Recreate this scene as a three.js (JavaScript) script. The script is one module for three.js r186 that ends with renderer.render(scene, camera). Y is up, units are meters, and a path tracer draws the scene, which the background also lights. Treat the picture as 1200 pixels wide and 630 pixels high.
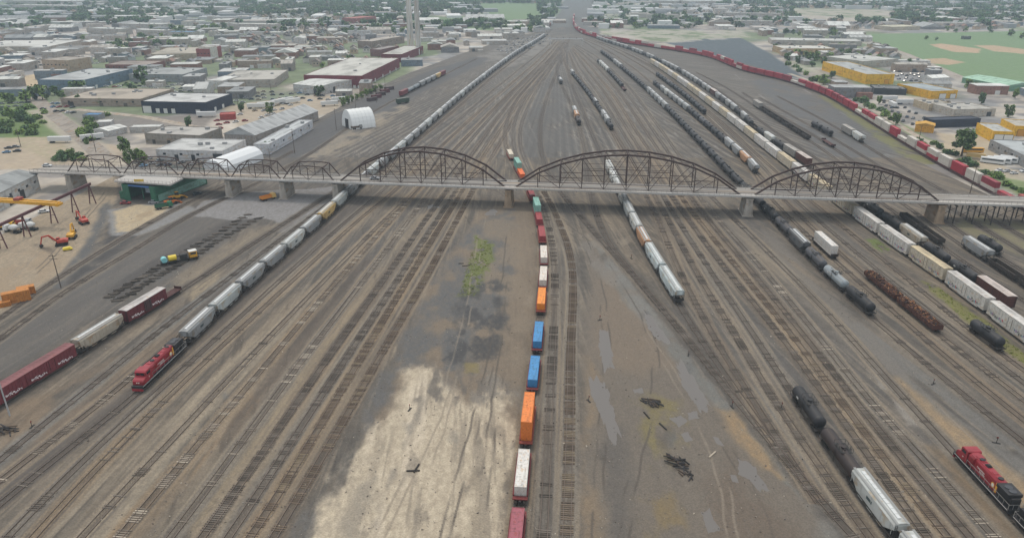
import * as THREE from 'three';
import { mergeGeometries } from 'three/addons/utils/BufferGeometryUtils.js';

// ------------------------------------------------------------------ camera, sky, sun, exposure, haze
const scene = new THREE.Scene();
const CAM_H = 98, FOCAL = 832, CX = 600, CY = 315, HORIZON = -36;      // drone height (m), lens in photo pixels
const PITCH = Math.atan((CY - HORIZON) / FOCAL);
const camera = new THREE.PerspectiveCamera(2 * Math.atan(CY / FOCAL) * 180 / Math.PI, 1200 / 630, 1, 12000);
camera.position.set(0, CAM_H, 0);
camera.rotation.set(-PITCH, 0, 0);
scene.add(camera);

const sky = (() => {                                                    // even overcast, slightly brighter overhead
  const W = 256, H = 128, d = new Float32Array(W * H * 4);
  for (let j = 0; j < H; j++) for (let i = 0; i < W; i++) {
    const el = (j + 0.5) / H * Math.PI - Math.PI / 2, s = Math.sin(el);  // row 0 = nadir
    const k = (j * W + i) * 4;
    const b = s > 0 ? 0.66 + 0.3 * s : 0.26;
    d[k] = b * 0.955; d[k + 1] = b * 0.985; d[k + 2] = b * 1.03; d[k + 3] = 1;
  }
  const t = new THREE.DataTexture(d, W, H, THREE.RGBAFormat, THREE.FloatType);
  t.mapping = THREE.EquirectangularReflectionMapping; t.magFilter = t.minFilter = THREE.LinearFilter; t.needsUpdate = true;
  return t;
})();
scene.background = sky; scene.environment = sky;
const sun = new THREE.DirectionalLight(0xfff2e2, 1.5);
sun.position.set(-80, 620, -520); sun.target.position.set(20, 0, -260);
sun.castShadow = true; sun.shadow.radius = 22; sun.shadow.mapSize.set(2048, 2048);
Object.assign(sun.shadow.camera, { left: -500, right: 500, top: 600, bottom: -600, near: 1, far: 2500 });
scene.add(sun, sun.target);
scene.fog = new THREE.FogExp2(0xbfd3e0, 0.0002);
const renderer = new THREE.WebGLRenderer({ antialias: true });
renderer.toneMapping = THREE.LinearToneMapping;
renderer.toneMappingExposure = 1.14;
renderer.shadowMap.enabled = true;

// ------------------------------------------------------------------ helpers
let seed = 20240;
const rnd = () => { seed = (seed * 1664525 + 1013904223) >>> 0; return seed / 4294967296; };
const rr = (a, b) => a + (b - a) * rnd();
const pick = a => a[Math.floor(rnd() * a.length) % a.length];
const clamp = (v, a = 0, b = 1) => Math.min(b, Math.max(a, v));
const sstep = (a, b, v) => { const t = clamp((v - a) / (b - a)); return t * t * (3 - 2 * t); };
// survey: the place on the ground (or at height h) that was sighted at (u, v) on the photo; returns [x, z]
const ST = Math.sin(PITCH), CT = Math.cos(PITCH);
function site(u, v, h = 0) {
  const a = (u - CX) / FOCAL, b = (v - CY) / FOCAL, t = (CAM_H - h) / (ST + b * CT);
  return [a * t, -(CT - b * ST) * t];
}
const sites = (list, h = 0) => list.map(([u, v]) => site(u, v, h));
// noise
function hash(x, y) { let h = (x * 374761393 + y * 668265263) | 0; h = Math.imul(h ^ (h >>> 13), 1274126177); return ((h ^ (h >>> 16)) >>> 0) / 4294967296; }
function vn(x, y) {
  const xi = Math.floor(x), yi = Math.floor(y), fx = x - xi, fy = y - yi, u = fx * fx * (3 - 2 * fx), v = fy * fy * (3 - 2 * fy);
  const a = hash(xi, yi), b = hash(xi + 1, yi), c = hash(xi, yi + 1), d = hash(xi + 1, yi + 1);
  return a + (b - a) * u + (c - a) * v + (a - b - c + d) * u * v;
}
function fbm(x, y, o = 4) { let s = 0, a = 0.5, n = 0; for (let i = 0; i < o; i++) { s += a * vn(x, y); n += a; a *= 0.5; x = x * 2.03 + 17.1; y = y * 2.03 + 5.7; } return s / n; }
// names
const taken = {};
function numbered(n) { const k = taken[n] = (taken[n] ?? -1) + 1; return k ? `${n}_${String(k).padStart(3, '0')}` : n; }
function tag(o, label, category, group, kind) {
  if (label) o.userData.label = label; if (category) o.userData.category = category;
  if (group) o.userData.group = group; if (kind) o.userData.kind = kind; return o;
}
function thing(name, label, category, x = 0, y = 0, z = 0, turn = 0, group) {
  const o = new THREE.Group(); o.name = numbered(name); o.position.set(x, y, z); o.rotation.y = turn; scene.add(o);
  return tag(o, label, category, group);
}
function part(name, geo, material, parent) { const m = new THREE.Mesh(geo, material); m.name = name; parent.add(m); return m; }
function structure(name, geo, material) { const m = new THREE.Mesh(geo, material); m.name = numbered(name); m.userData.kind = 'structure'; scene.add(m); return m; }
function copyOf(src, label, x, y, z, turn, group) {
  const c = src.clone(); c.name = numbered(src.name.replace(/_\d{3}$/, '')); c.position.set(x, y, z); c.rotation.set(0, turn, 0); scene.add(c);
  c.userData = { ...src.userData }; return tag(c, label, null, group);
}
const ORD = ['first', 'second', 'third', 'fourth', 'fifth', 'sixth', 'seventh', 'eighth', 'ninth', 'tenth', 'eleventh', 'twelfth', 'thirteenth', 'fourteenth', 'fifteenth', 'sixteenth', 'seventeenth', 'eighteenth', 'nineteenth'];
const TENS = ['', '', 'twent', 'thirt', 'fort', 'fift', 'sixt', 'sevent', 'eight', 'ninet'];
const ord = i => i < 19 ? ORD[i] : (i + 1) % 10 ? `${TENS[Math.floor((i + 1) / 10)]}y-${ORD[(i + 1) % 10 - 1]}` : `${TENS[Math.floor((i + 1) / 10)]}ieth`;
// geometry
const ni = g => g.index ? g.toNonIndexed() : g;
function mg(list) { const l = list.map(g => { const n = ni(g); for (const k of Object.keys(n.attributes)) if (!['position', 'normal', 'uv'].includes(k)) n.deleteAttribute(k); return n; }); return l.length > 1 ? mergeGeometries(l) : l[0]; }
const box = (w, h, d, x = 0, y = 0, z = 0) => new THREE.BoxGeometry(w, h, d).translate(x, y, z);       // centred
const slab = (w, h, d, x = 0, y = 0, z = 0) => box(w, h, d, x, y + h / 2, z);                          // stands on y
const cyl = (r0, r1, h, n = 12, x = 0, y = 0, z = 0) => new THREE.CylinderGeometry(r0, r1, h, n).translate(x, y, z);
const cylX = (r, h, n = 14, x = 0, y = 0, z = 0) => new THREE.CylinderGeometry(r, r, h, n).rotateZ(Math.PI / 2).translate(x, y, z);
const cylZ = (r, h, n = 14, x = 0, y = 0, z = 0) => new THREE.CylinderGeometry(r, r, h, n).rotateX(Math.PI / 2).translate(x, y, z);
function bar(a, b, w, d = w) {                                                                         // square bar from a to b
  const A = new THREE.Vector3(...a), B = new THREE.Vector3(...b), D = B.clone().sub(A), L = D.length();
  const q = new THREE.Quaternion().setFromUnitVectors(new THREE.Vector3(1, 0, 0), D.normalize());
  return new THREE.BoxGeometry(L, d, w).applyQuaternion(q).translate((A.x + B.x) / 2, (A.y + B.y) / 2, (A.z + B.z) / 2);
}
function prism(pts, depth, bevel = 0) {                                                                // outline in x,y extruded along z, centred
  const s = new THREE.Shape(pts.map(p => new THREE.Vector2(...p)));
  const g = new THREE.ExtrudeGeometry(s, { depth: depth - 2 * bevel, bevelEnabled: bevel > 0, bevelSize: bevel, bevelThickness: bevel, bevelSegments: 1, bevelOffset: -bevel, steps: 1 }).translate(0, 0, -depth / 2 + bevel); const u = g.attributes.uv; for (let i = 0; i < u.count; i++) u.setXY(i, u.getX(i) * 0.028 + 0.31, u.getY(i) * 0.07 + 0.17); return g;
}
const prismX = (pts, len, bevel = 0) => prism(pts, len, bevel).rotateY(Math.PI / 2);                   // outline in (-z),y extruded along x
// materials
const mats = {};
function mat(hex, rough = 0.75, metal = 0, extra) {
  const k = hex + '_' + rough + '_' + metal + (extra ? JSON.stringify(extra) : '');
  return mats[k] ??= new THREE.MeshStandardMaterial({ color: hex, roughness: rough, metalness: metal, ...extra });
}
// weathered paint: base colour with grime blotches and fine vertical streaks, tiled in object uv
function grimeTexture(w, h, f) {
  const d = new Uint8Array(w * h * 4);
  for (let j = 0; j < h; j++) for (let i = 0; i < w; i++) { const c = f(i / w, j / h, i, j), k = (j * w + i) * 4; d[k] = c[0]; d[k + 1] = c[1]; d[k + 2] = c[2]; d[k + 3] = c[3] ?? 255; }
  const t = new THREE.DataTexture(d, w, h); t.colorSpace = THREE.SRGBColorSpace; t.magFilter = THREE.LinearFilter; t.minFilter = THREE.LinearMipmapLinearFilter; t.generateMipmaps = true;
  t.wrapS = t.wrapT = THREE.RepeatWrapping; t.needsUpdate = true; return t;
}
const grime = [0, 1, 2].map(v => grimeTexture(128, 128, (u, w) => {
  const n = fbm(u * 9 + v * 31, w * 5, 4), s = vn(u * 60 + v * 7, w * 3), m = 255 * clamp(1.02 - 0.14 * sstep(0.45, 0.8, n) - 0.2 * sstep(0.5, 0.95, s) * (0.4 + 0.6 * vn(u * 7, w * 2 + v))), r = sstep(0.6, 0.78, fbm(u * 22 + v * 3, w * 9 + 40, 3));
  return [m * (1 - 0.06 * r), m * (1 - 0.02 * n - 0.15 * r), m * (1 - 0.03 * n - 0.24 * r)];
}));
const painted = (hex, rough = 0.7, v = 0, metal = 0) => mats[`p${hex}_${rough}_${v}_${metal}`] ??= new THREE.MeshStandardMaterial({ color: hex, roughness: rough, metalness: metal, map: grime[v % 3] });
// ------------------------------------------------------------------ survey of the tracks (centre lines as sighted on the photo, near end first)
// tint = ballast colour, tie = share of ties in view, tone = tie colour
const BROWN = [112, 101, 88], GREY = [120, 116, 109], DARK = [84, 80, 76], PALE = [146, 137, 122], TAN = [140, 124, 102], BLUE = [112, 115, 116];
const TRACKS = {
  A00: { p: [[-60, 415], [0, 372], [62, 330], [140, 281], [215, 240], [285, 208], [345, 176]], tint: DARK, tie: 0.25 },
  A0: { p: [[-60, 440], [0, 397], [70, 345], [150, 297], [230, 248], [300, 215], [360, 182], [430, 135], [500, 98], [560, 68]], tint: DARK, tie: 0.3 },
  A1: { p: [[-60, 512], [0, 473], [80, 424], [140, 385], [205, 345], [300, 283], [385, 229], [440, 196], [500, 143], [560, 92], [610, 56]], tint: DARK, tie: 0.3 },
  A2: { p: [[-60, 590], [0, 538], [50, 497], [123, 440], [160, 408], [240, 347], [330, 279], [408, 222], [452, 190], [512, 142], [575, 88], [620, 55]], tint: BLUE, tie: 0.5, tone: 'dark' },
  A3: { p: [[-60, 610], [0, 563], [33, 537], [100, 487], [153, 443], [215, 390], [320, 305], [415, 223], [462, 186], [522, 138], [585, 84], [626, 54]], tint: BROWN, tie: 0.3, tone: 'pale' },
  A4: { p: [[-60, 640], [0, 590], [93, 515], [168, 456], [224, 399], [285, 342], [334, 299], [388, 251], [422, 218], [475, 172], [545, 110], [600, 67], [640, 41], [656, 20], [664, 5], [668, -6]], tint: DARK, tie: 0.3 },
  A5: { p: [[-40, 680], [8, 630], [75, 560], [110, 527], [165, 477], [200, 445], [300, 354], [400, 264], [450, 222], [502, 172], [570, 112], [620, 72], [650, 47]], tint: GREY, tie: 0.12 },
  A6: { p: [[-15, 690], [38, 630], [105, 556], [150, 511], [210, 452], [320, 350], [420, 258], [466, 220], [516, 172], [580, 114], [628, 73], [653, 48]], tint: TAN, tie: 0.1 },
  A7: { p: [[35, 695], [95, 630], [150, 569], [200, 517], [272, 440], [350, 359], [440, 268], [490, 220], [535, 172], [590, 117], [634, 74], [655, 49]], tint: PALE, tie: 0.12 },
  A8: { p: [[80, 700], [140, 630], [172, 590], [210, 545], [267, 480], [300, 441], [333, 401], [375, 352], [440, 278], [494, 218], [536, 172], [592, 114], [640, 68], [657, 48]], tint: TAN, tie: 0.4, tone: 'pale' },
  A9: { p: [[145, 700], [200, 630], [255, 557], [293, 504], [333, 450], [375, 395], [440, 310], [508, 220], [545, 172], [600, 110], [645, 67], [659, 48]], tint: GREY, tie: 0.3, tone: 'pale' },
  B0: { p: [[184, 700], [237, 630], [300, 541], [350, 468], [405, 390], [445, 334], [494, 264], [526, 220], [556, 176], [602, 114], [645, 68], [661, 48]], tint: BROWN, tie: 0.8, tone: 'dark' },
  B1: { p: [[218, 700], [268, 630], [323, 546], [388, 446], [460, 337], [500, 276], [536, 221], [564, 177], [608, 114], [649, 68], [662, 48]], tint: GREY, tie: 0.5, tone: 'dark' },
  B2: { p: [[244, 700], [294, 630], [350, 540], [400, 457], [475, 332], [508, 278], [543, 221], [570, 177], [613, 114], [652, 68], [663, 48]], tint: TAN, tie: 0.75, tone: 'brown' },
  B3: { p: [[278, 700], [320, 630], [373, 543], [400, 497], [438, 430], [494, 334], [517, 292], [553, 225], [580, 177], [620, 112], [654, 68], [664, 48]], tint: BROWN, tie: 0.65, tone: 'brown' },
  C1: { p: [[598, 700], [606, 630], [612, 560], [620, 490], [626, 440], [631, 400], [635, 350], [638, 310], [635, 280], [629, 250], [617, 220], [604, 196], [594, 176], [592, 150], [606, 116], [630, 88], [652, 62], [665, 45]], tint: BROWN, tie: 0.3, tone: 'dark' },
  C2: { p: [[632, 700], [637, 630], [642, 530], [646, 440], [650, 360], [650, 310], [644, 268], [635, 236], [621, 210], [606, 185], [601, 155], [612, 120], [636, 88], [655, 63], [666, 45]], tint: GREY, tie: 0.4, tone: 'dark' },
  C3: { p: [[662, 700], [664, 630], [668, 494], [669, 400], [672, 345], [670, 305], [662, 277], [650, 248], [636, 222], [620, 198], [611, 175], [610, 150], [622, 118], [642, 86], [658, 62], [667, 45]], tint: GREY, tie: 0.75, tone: 'brown' },
  C4: { p: [[1060, 692], [1000, 630], [967, 593], [922, 540], [864, 471], [806, 398], [740, 320], [706, 283], [680, 253], [658, 226], [644, 204], [634, 176], [634, 140], [646, 100], [660, 66], [668, 45]], tint: DARK, tie: 0.55, tone: 'dark' },
  C5: { p: [[806, 398], [740, 318], [714, 285], [700, 255], [692, 222], [687, 188], [680, 152], [667, 118], [655, 93], [653, 78], [661, 60]], tint: DARK, tie: 0.3, tone: 'dark' },
  D1: { p: [[922, 540], [880, 482], [848, 436], [820, 395], [793, 352], [765, 307], [745, 270], [730, 238], [712, 197], [698, 166], [684, 132], [672, 104], [665, 80], [664, 60]], tint: DARK, tie: 0.3 },
  E0: { p: [[960, 590], [920, 528], [880, 465], [840, 400], [797, 318], [769, 252], [750, 216], [716, 152], [690, 112], [662, 74], [662, 55]], tint: BROWN, tie: 0.35, tone: 'dark' },
  E1: { p: [[1072, 700], [1015, 625], [955, 538], [907, 469], [867, 400], [820, 325], [780, 252], [757, 212], [728, 168], [700, 120], [676, 84], [666, 60]], tint: BROWN, tie: 0.5, tone: 'dark' },
  E2: { p: [[1190, 815], [1100, 700], [1048, 632], [1000, 567], [962, 512], [930, 464], [889, 400], [838, 325], [791, 252], [768, 214], [736, 165], [706, 116], [680, 80], [668, 58]], tint: GREY, tie: 0.35, tone: 'dark' },
  E3: { p: [[1140, 700], [1087, 630], [1023, 540], [962, 457], [915, 393], [853, 318], [803, 252], [778, 216], [742, 162], [712, 113], [684, 77], [670, 57]], tint: BROWN, tie: 0.55, tone: 'dark' },
  E4: { p: [[1168, 700], [1112, 630], [1040, 542], [978, 459], [932, 397], [868, 318], [814, 252], [789, 217], [750, 160], [718, 110], [688, 74], [671, 56]], tint: TAN, tie: 0.5, tone: 'brown' },
  E5: { p: [[1198, 700], [1138, 630], [1060, 540], [998, 463], [949, 401], [883, 320], [826, 252], [801, 219], [760, 158], [724, 106], [692, 71], [672, 54]], tint: BROWN, tie: 0.45, tone: 'dark' },
  E6: { p: [[1230, 700], [1166, 630], [1083, 538], [1040, 493], [1000, 446], [968, 405], [900, 322], [837, 252], [812, 220], [768, 156], [730, 104], [696, 69], [673, 53]], tint: GREY, tie: 0.4, tone: 'pale' },
  E7: { p: [[1275, 700], [1203, 623], [1111, 523], [1073, 480], [1040, 445], [1008, 408], [935, 330], [856, 252], [826, 222], [776, 154], [736, 101], [700, 67], [674, 52]], tint: GREY, tie: 0.2, tone: 'dark' },
  F0: { p: [[1290, 590], [1200, 518], [1150, 479], [1107, 444], [1060, 405], [1018, 369], [975, 330], [940, 294], [905, 258], [880, 232], [862, 214], [828, 178], [790, 138], [755, 104], [720, 74], [696, 56], [680, 46]], tint: DARK, tie: 0.3, tone: 'dark' },
  F1: { p: [[1290, 565], [1200, 492], [1150, 452], [1090, 402], [1030, 350], [974, 301], [932, 261], [900, 228], [885, 202], [855, 173], [815, 138], [775, 106], [740, 78], [706, 56], [684, 46]], tint: BROWN, tie: 0.25, tone: 'dark' },
  F2: { p: [[1290, 540], [1200, 469], [1150, 430], [1095, 388], [1050, 352], [1003, 313], [960, 274], [920, 235], [890, 205], [858, 166], [822, 131], [786, 101], [752, 77], [712, 55], [686, 45]], tint: BROWN, tie: 0.25, tone: 'dark' },
  F3: { p: [[1290, 519], [1200, 448], [1100, 373], [1010, 301], [945, 246], [925, 228], [880, 180], [840, 142], [800, 108], [764, 80], [722, 57], [690, 45]], tint: GREY, tie: 0.2 },
  F4: { p: [[1290, 500], [1200, 434], [1166, 409], [1125, 377], [1040, 308], [962, 245], [936, 224], [895, 188], [856, 152], [815, 117], [774, 84], [730, 60], [694, 46]], tint: BROWN, tie: 0.25 },
  F5: { p: [[1290, 467], [1200, 400], [1152, 364], [1105, 329], [1062, 299], [1030, 276], [990, 246], [966, 228], [932, 203], [900, 178], [868, 152], [830, 122], [790, 92], [766, 76], [736, 60], [706, 48], [688, 41]], tint: GREY, tie: 0.2 },
  F6: { p: [[1290, 440], [1200, 376], [1150, 341], [1112, 314], [1075, 288], [1040, 262], [1004, 236], [964, 207], [930, 184], [895, 161], [862, 131], [830, 107], [800, 87], [775, 74], [740, 59], [710, 49], [690, 41], [684, 30], [690, 10]], tint: DARK, tie: 0.3 },
  F7: { p: [[1290, 412], [1200, 352], [1145, 317], [1110, 293], [1075, 268], [1044, 245], [1000, 215], [950, 181], [910, 155], [870, 126], [836, 102], [800, 82]], tint: DARK, tie: 0.3 },
  F8: { p: [[1290, 393], [1200, 336], [1180, 322], [1140, 296], [1100, 269], [1062, 241], [1010, 208], [960, 172], [930, 153], [880, 121], [850, 102], [815, 84]], tint: DARK, tie: 0.3 },
  F9: { p: [[1290, 373], [1200, 318], [1170, 300], [1145, 285], [1085, 243], [1040, 216], [990, 182], [950, 156], [915, 136], [870, 108]], tint: DARK, tie: 0.25 },
  G0: { p: [[1290, 350], [1200, 296], [1110, 241], [1060, 212], [1010, 182], [975, 161], [940, 142], [890, 114]], tint: DARK, tie: 0.25 },
  G1: { p: [[1290, 330], [1200, 278], [1135, 240], [1085, 212], [1030, 180], [1000, 161], [960, 138], [910, 112]], tint: DARK, tie: 0.2 },
  G2: { p: [[1290, 300], [1240, 268], [1200, 246], [1165, 228], [1140, 214], [1105, 195], [1080, 180], [1055, 165], [1036, 153], [996, 128], [965, 111], [920, 95], [874, 84], [825, 66], [760, 55], [715, 48], [684, 40], [673, 31], [676, 12], [686, -4], [690, -12]], tint: DARK, tie: 0.3 },
};
class Track {
  constructor(key, o) {
    Object.assign(this, o); this.key = key;
    const pts = sites(o.p).map(([x, z]) => new THREE.Vector3(x, 0, z));
    const c = new THREE.CatmullRomCurve3(pts, false, 'centripetal');
    // resample evenly every 2 m with light smoothing so that sighting errors do not kink the rails
    const raw = []; const n = Math.max(40, Math.floor(c.getLength() / 2)); c.arcLengthDivisions = n * 3; c.updateArcLengths();
    for (let i = 0; i <= n; i++) raw.push(c.getPointAt(i / n));
    for (let it = 0; it < 60; it++) { let px = raw[0].x, pz = raw[0].z; for (let i = 1; i < raw.length - 1; i++) { const v = raw[i], w = raw[i + 1], x = v.x, z = v.z; v.x = x * 0.5 + (px + w.x) * 0.25; v.z = z * 0.5 + (pz + w.z) * 0.25; px = x; pz = z; } }
    this.pts = raw; this.s = [0]; for (let i = 1; i < raw.length; i++) this.s.push(this.s[i - 1] + raw[i].distanceTo(raw[i - 1]));
    this.len = this.s[raw.length - 1];
  }
  at(s) { // -> [x, z, dirx, dirz]
    s = clamp(s, 0, this.len - 1e-3); let i = Math.min(this.pts.length - 2, Math.floor(s / this.len * (this.pts.length - 1)));
    while (i > 0 && this.s[i] > s) i--; while (i < this.pts.length - 2 && this.s[i + 1] < s) i++;
    const a = this.pts[i], b = this.pts[i + 1], L = this.s[i + 1] - this.s[i], t = (s - this.s[i]) / L;
    return [a.x + (b.x - a.x) * t, a.z + (b.z - a.z) * t, (b.x - a.x) / L, (b.z - a.z) / L];
  }
  near(u, v) { const [x, z] = site(u, v); let best = 1e9, bs = 0; for (let i = 0; i < this.pts.length; i++) { const d = (this.pts[i].x - x) ** 2 + (this.pts[i].z - z) ** 2; if (d < best) { best = d; bs = this.s[i]; } } return bs; }
}
const T = {}; for (const k in TRACKS) T[k] = new Track(k, TRACKS[k]);
// ------------------------------------------------------------------ ground: three sheets with computed dirt colours
class Sheet {
  constructor(x0, x1, d0, d1, W, H) { Object.assign(this, { x0, x1, d0, d1, W, H }); this.c = new Float32Array(W * H * 3); this.sx = (x1 - x0) / W; this.sd = (d1 - d0) / H; }
  fill(f) { for (let j = 0; j < this.H; j++) for (let i = 0; i < this.W; i++) { const c = f(this.x0 + (i + .5) * this.sx, this.d0 + (j + .5) * this.sd), k = (j * this.W + i) * 3; this.c[k] = c[0]; this.c[k + 1] = c[1]; this.c[k + 2] = c[2]; } }
  blend(k, col, a) { const c = this.c; c[k] += (col[0] - c[k]) * a; c[k + 1] += (col[1] - c[k + 1]) * a; c[k + 2] += (col[2] - c[k + 2]) * a; }
  // patch of dirt: outline as sighted, ragged by noise; alpha(x, d) varies it inside
  patch(px, col, alpha = 1, feather = 3, rag = 4, scale = 8, inner, seedv = 0) {
    const P = sites(px).map(([x, z]) => [x, -z]);
    let ax = 1e9, bx = -1e9, ad = 1e9, bd = -1e9; for (const [x, d] of P) { ax = Math.min(ax, x); bx = Math.max(bx, x); ad = Math.min(ad, d); bd = Math.max(bd, d); }
    const m = feather + rag; const i0 = Math.max(0, Math.floor((ax - m - this.x0) / this.sx)), i1 = Math.min(this.W - 1, Math.ceil((bx + m - this.x0) / this.sx)), j0 = Math.max(0, Math.floor((ad - m - this.d0) / this.sd)), j1 = Math.min(this.H - 1, Math.ceil((bd + m - this.d0) / this.sd));
    for (let j = j0; j <= j1; j++) for (let i = i0; i <= i1; i++) {
      const x = this.x0 + (i + .5) * this.sx, d = this.d0 + (j + .5) * this.sd;
      let inside = false, best = 1e9;
      for (let a = 0, b = P.length - 1; a < P.length; b = a++) {
        const [xa, da] = P[a], [xb, db] = P[b];
        if ((da > d) !== (db > d) && x < (xb - xa) * (d - da) / (db - da) + xa) inside = !inside;
        const ex = xb - xa, ed = db - da, t = clamp(((x - xa) * ex + (d - da) * ed) / (ex * ex + ed * ed)), qx = xa + t * ex - x, qd = da + t * ed - d; best = Math.min(best, qx * qx + qd * qd);
      }
      let sd = (inside ? 1 : -1) * Math.sqrt(best) + (fbm(x / scale + seedv * 9.1, d / (scale * 1.6) + seedv, 4) - 0.5) * 2 * rag;
      sd += (fbm(x / 1.1 + seedv, d / 2.2, 3) - 0.5) * rag * 0.7;
      let a = sstep(-feather, feather, sd) * alpha * (0.78 + 0.44 * vn(x / 0.7, d / 1.3)); if (a <= 0.003) continue; if (inner) a *= inner(x, d);
      this.blend((j * this.W + i) * 3, col, a);
    }
  }
  // strip along a track: f(s, o) -> [colour, alpha]
  strip(track, half, step, f) {
    for (let s = 0; s < track.len; s += step) {
      const [x, z, dx, dz] = track.at(s), d = -z; if (x < this.x0 - 8 || x > this.x1 + 8 || d < this.d0 - 8 || d > this.d1 + 8) continue;
      for (let o = -half; o <= half; o += step) {
        const i = Math.floor((x - dz * o - this.x0) / this.sx), j = Math.floor((-(z + dx * o) - this.d0) / this.sd);
        if (i < 0 || j < 0 || i >= this.W || j >= this.H) continue;
        const [c, a] = f(s, o); if (a > 0) this.blend((j * this.W + i) * 3, c, a);
      }
    }
  }
  texture(grain) {
    const n = this.W * this.H, d = new Uint8Array(n * 4);
    for (let i = 0; i < n; i++) { const g = 1 + (hash(i % this.W, (i / this.W) | 0) - 0.5) * grain; for (let q = 0; q < 3; q++) d[i * 4 + q] = clamp(this.c[i * 3 + q] * g * (this.tone?.[q] ?? 1), 0, 255); d[i * 4 + 3] = 255; }
    const t = new THREE.DataTexture(d, this.W, this.H); t.colorSpace = THREE.SRGBColorSpace; t.magFilter = THREE.LinearFilter; t.minFilter = THREE.LinearMipmapLinearFilter; t.generateMipmaps = true; t.anisotropy = 8; t.needsUpdate = true; return t;
  }
  mesh(name, y, grain, outline) {
    if (outline) { const P = sites(outline), g = new THREE.ShapeGeometry(new THREE.Shape(P.map(([x, z]) => new THREE.Vector2(x, -z)))), uv = g.attributes.uv, q = g.attributes.position; for (let i = 0; i < uv.count; i++) uv.setXY(i, (q.getX(i) - this.x0) / (this.x1 - this.x0), (q.getY(i) - this.d0) / (this.d1 - this.d0)); g.rotateX(-Math.PI / 2).translate(0, y, 0); const m = structure(name, g, new THREE.MeshStandardMaterial({ map: this.texture(grain), roughness: 0.95 })); this.c = null; return m; }
    const g = new THREE.PlaneGeometry(this.x1 - this.x0, this.d1 - this.d0).rotateX(-Math.PI / 2).translate((this.x0 + this.x1) / 2, y, -(this.d0 + this.d1) / 2);
    // row 0 of the map is the near edge (largest z)
    const m = structure(name, g, new THREE.MeshStandardMaterial({ map: this.texture(grain), roughness: 0.95 })); this.c = null; return m;
  }
}
const mix = (a, b, t) => [a[0] + (b[0] - a[0]) * t, a[1] + (b[1] - a[1]) * t, a[2] + (b[2] - a[2]) * t];
// streaks run along the fan of tracks, out from the throat of the yard
const THX = 62, THD = 1010;
function streak(x, d, across, along, o = 3) { const r = Math.hypot(x - THX, THD - d), a = Math.atan2(x - THX, THD - d); return fbm(a * 900 / across, r / along, o); }
function yardColour(x, d) {
  const big = fbm(x / 60, d / 90, 3), st = streak(x, d, 3.2, 60), st2 = streak(x + 400, d, 9, 140), fine = fbm(x / 1.3, d / 1.3, 2);
  const s3 = streak(x + 77, d, 0.9, 26, 3), s4 = streak(x + 177, d, 0.45, 12, 2);
  let c = mix([85, 82, 78], [124, 115, 102], sstep(0.3, 0.7, st * 0.5 + st2 * 0.3 + s3 * 0.2));
  c = mix(c, [92, 91, 91], 0.5 * sstep(0.5, 0.75, big)); c = mix(c, [150, 141, 126], 0.4 * sstep(0.58, 0.74, s3)); c = mix(c, [70, 65, 60], 0.5 * sstep(0.6, 0.75, st2 * 0.4 + streak(x + 311, d, 1.3, 18, 3) * 0.6));
  const k = 0.84 + 0.18 * fine + 0.14 * s4; return [c[0] * k, c[1] * k, c[2] * k];
}
function ballast(sheet, step, wide) {
  let n = 0;
  for (const k in T) {
    const t = T[k], q = ++n * 13.7;
    sheet.strip(t, wide ? 2.4 : 3.1, step, (s, o) => {
      const e = sstep(wide ? 2.4 : 3.1, 1.1, Math.abs(o) + (vn(s / 5 + q, o) - 0.5) * 0.9), w = fbm(s / 26 + q, o * 1.7 + q, 3), b = vn(s / 55 + q, 3);
      const cross = vn(o * 2.3 + q, s / 70), tone = mix(t.tint, cross > 0.5 ? PALE : DARK, Math.abs(cross - 0.5) * 0.9), c = mix(mix(tone, DARK, 0.75 * sstep(0.45, 0.75, w)), PALE, 0.6 * sstep(0.55, 0.85, b) * (w < 0.55 ? 1 : 0.3));
      return [c.map(v => v * (0.9 + 0.2 * vn(s / 0.5, o / 0.5 + q))), e * (0.5 + 0.4 * w)];
    });
    // oil-dark strip between the rails, rust and dust beside them
    sheet.strip(t, 0.85, step, (s, o) => { const w = fbm(s / 9 + q, o * 2 + q, 3); return [[84, 77, 70], sstep(0.95, 0.2, Math.abs(o)) * 0.42 * sstep(0.3, 0.65, w)]; });
    // dusty shoulders
    sheet.strip(t, 2.6, step, (s, o) => { const w = fbm(s / 34 + q * 3, o * 1.2 + q, 3); return [mix(PALE, TAN, vn(s / 90 + q, 1)), sstep(0.5, 0.25, Math.abs(Math.abs(o) - 2.0)) * 0.38 * sstep(0.4, 0.62, w) * (t.tint === DARK ? 0.45 : 1)]; });
    if (wide) sheet.strip(t, 1.1, step, (s, o) => [[70, 62, 56], Math.abs(Math.abs(o) - 0.72) < 0.2 ? 0.35 : 0]);
  }
}
const near = new Sheet(-205, 225, 66, 394, 2048, 2048);
near.fill(yardColour);
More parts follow.
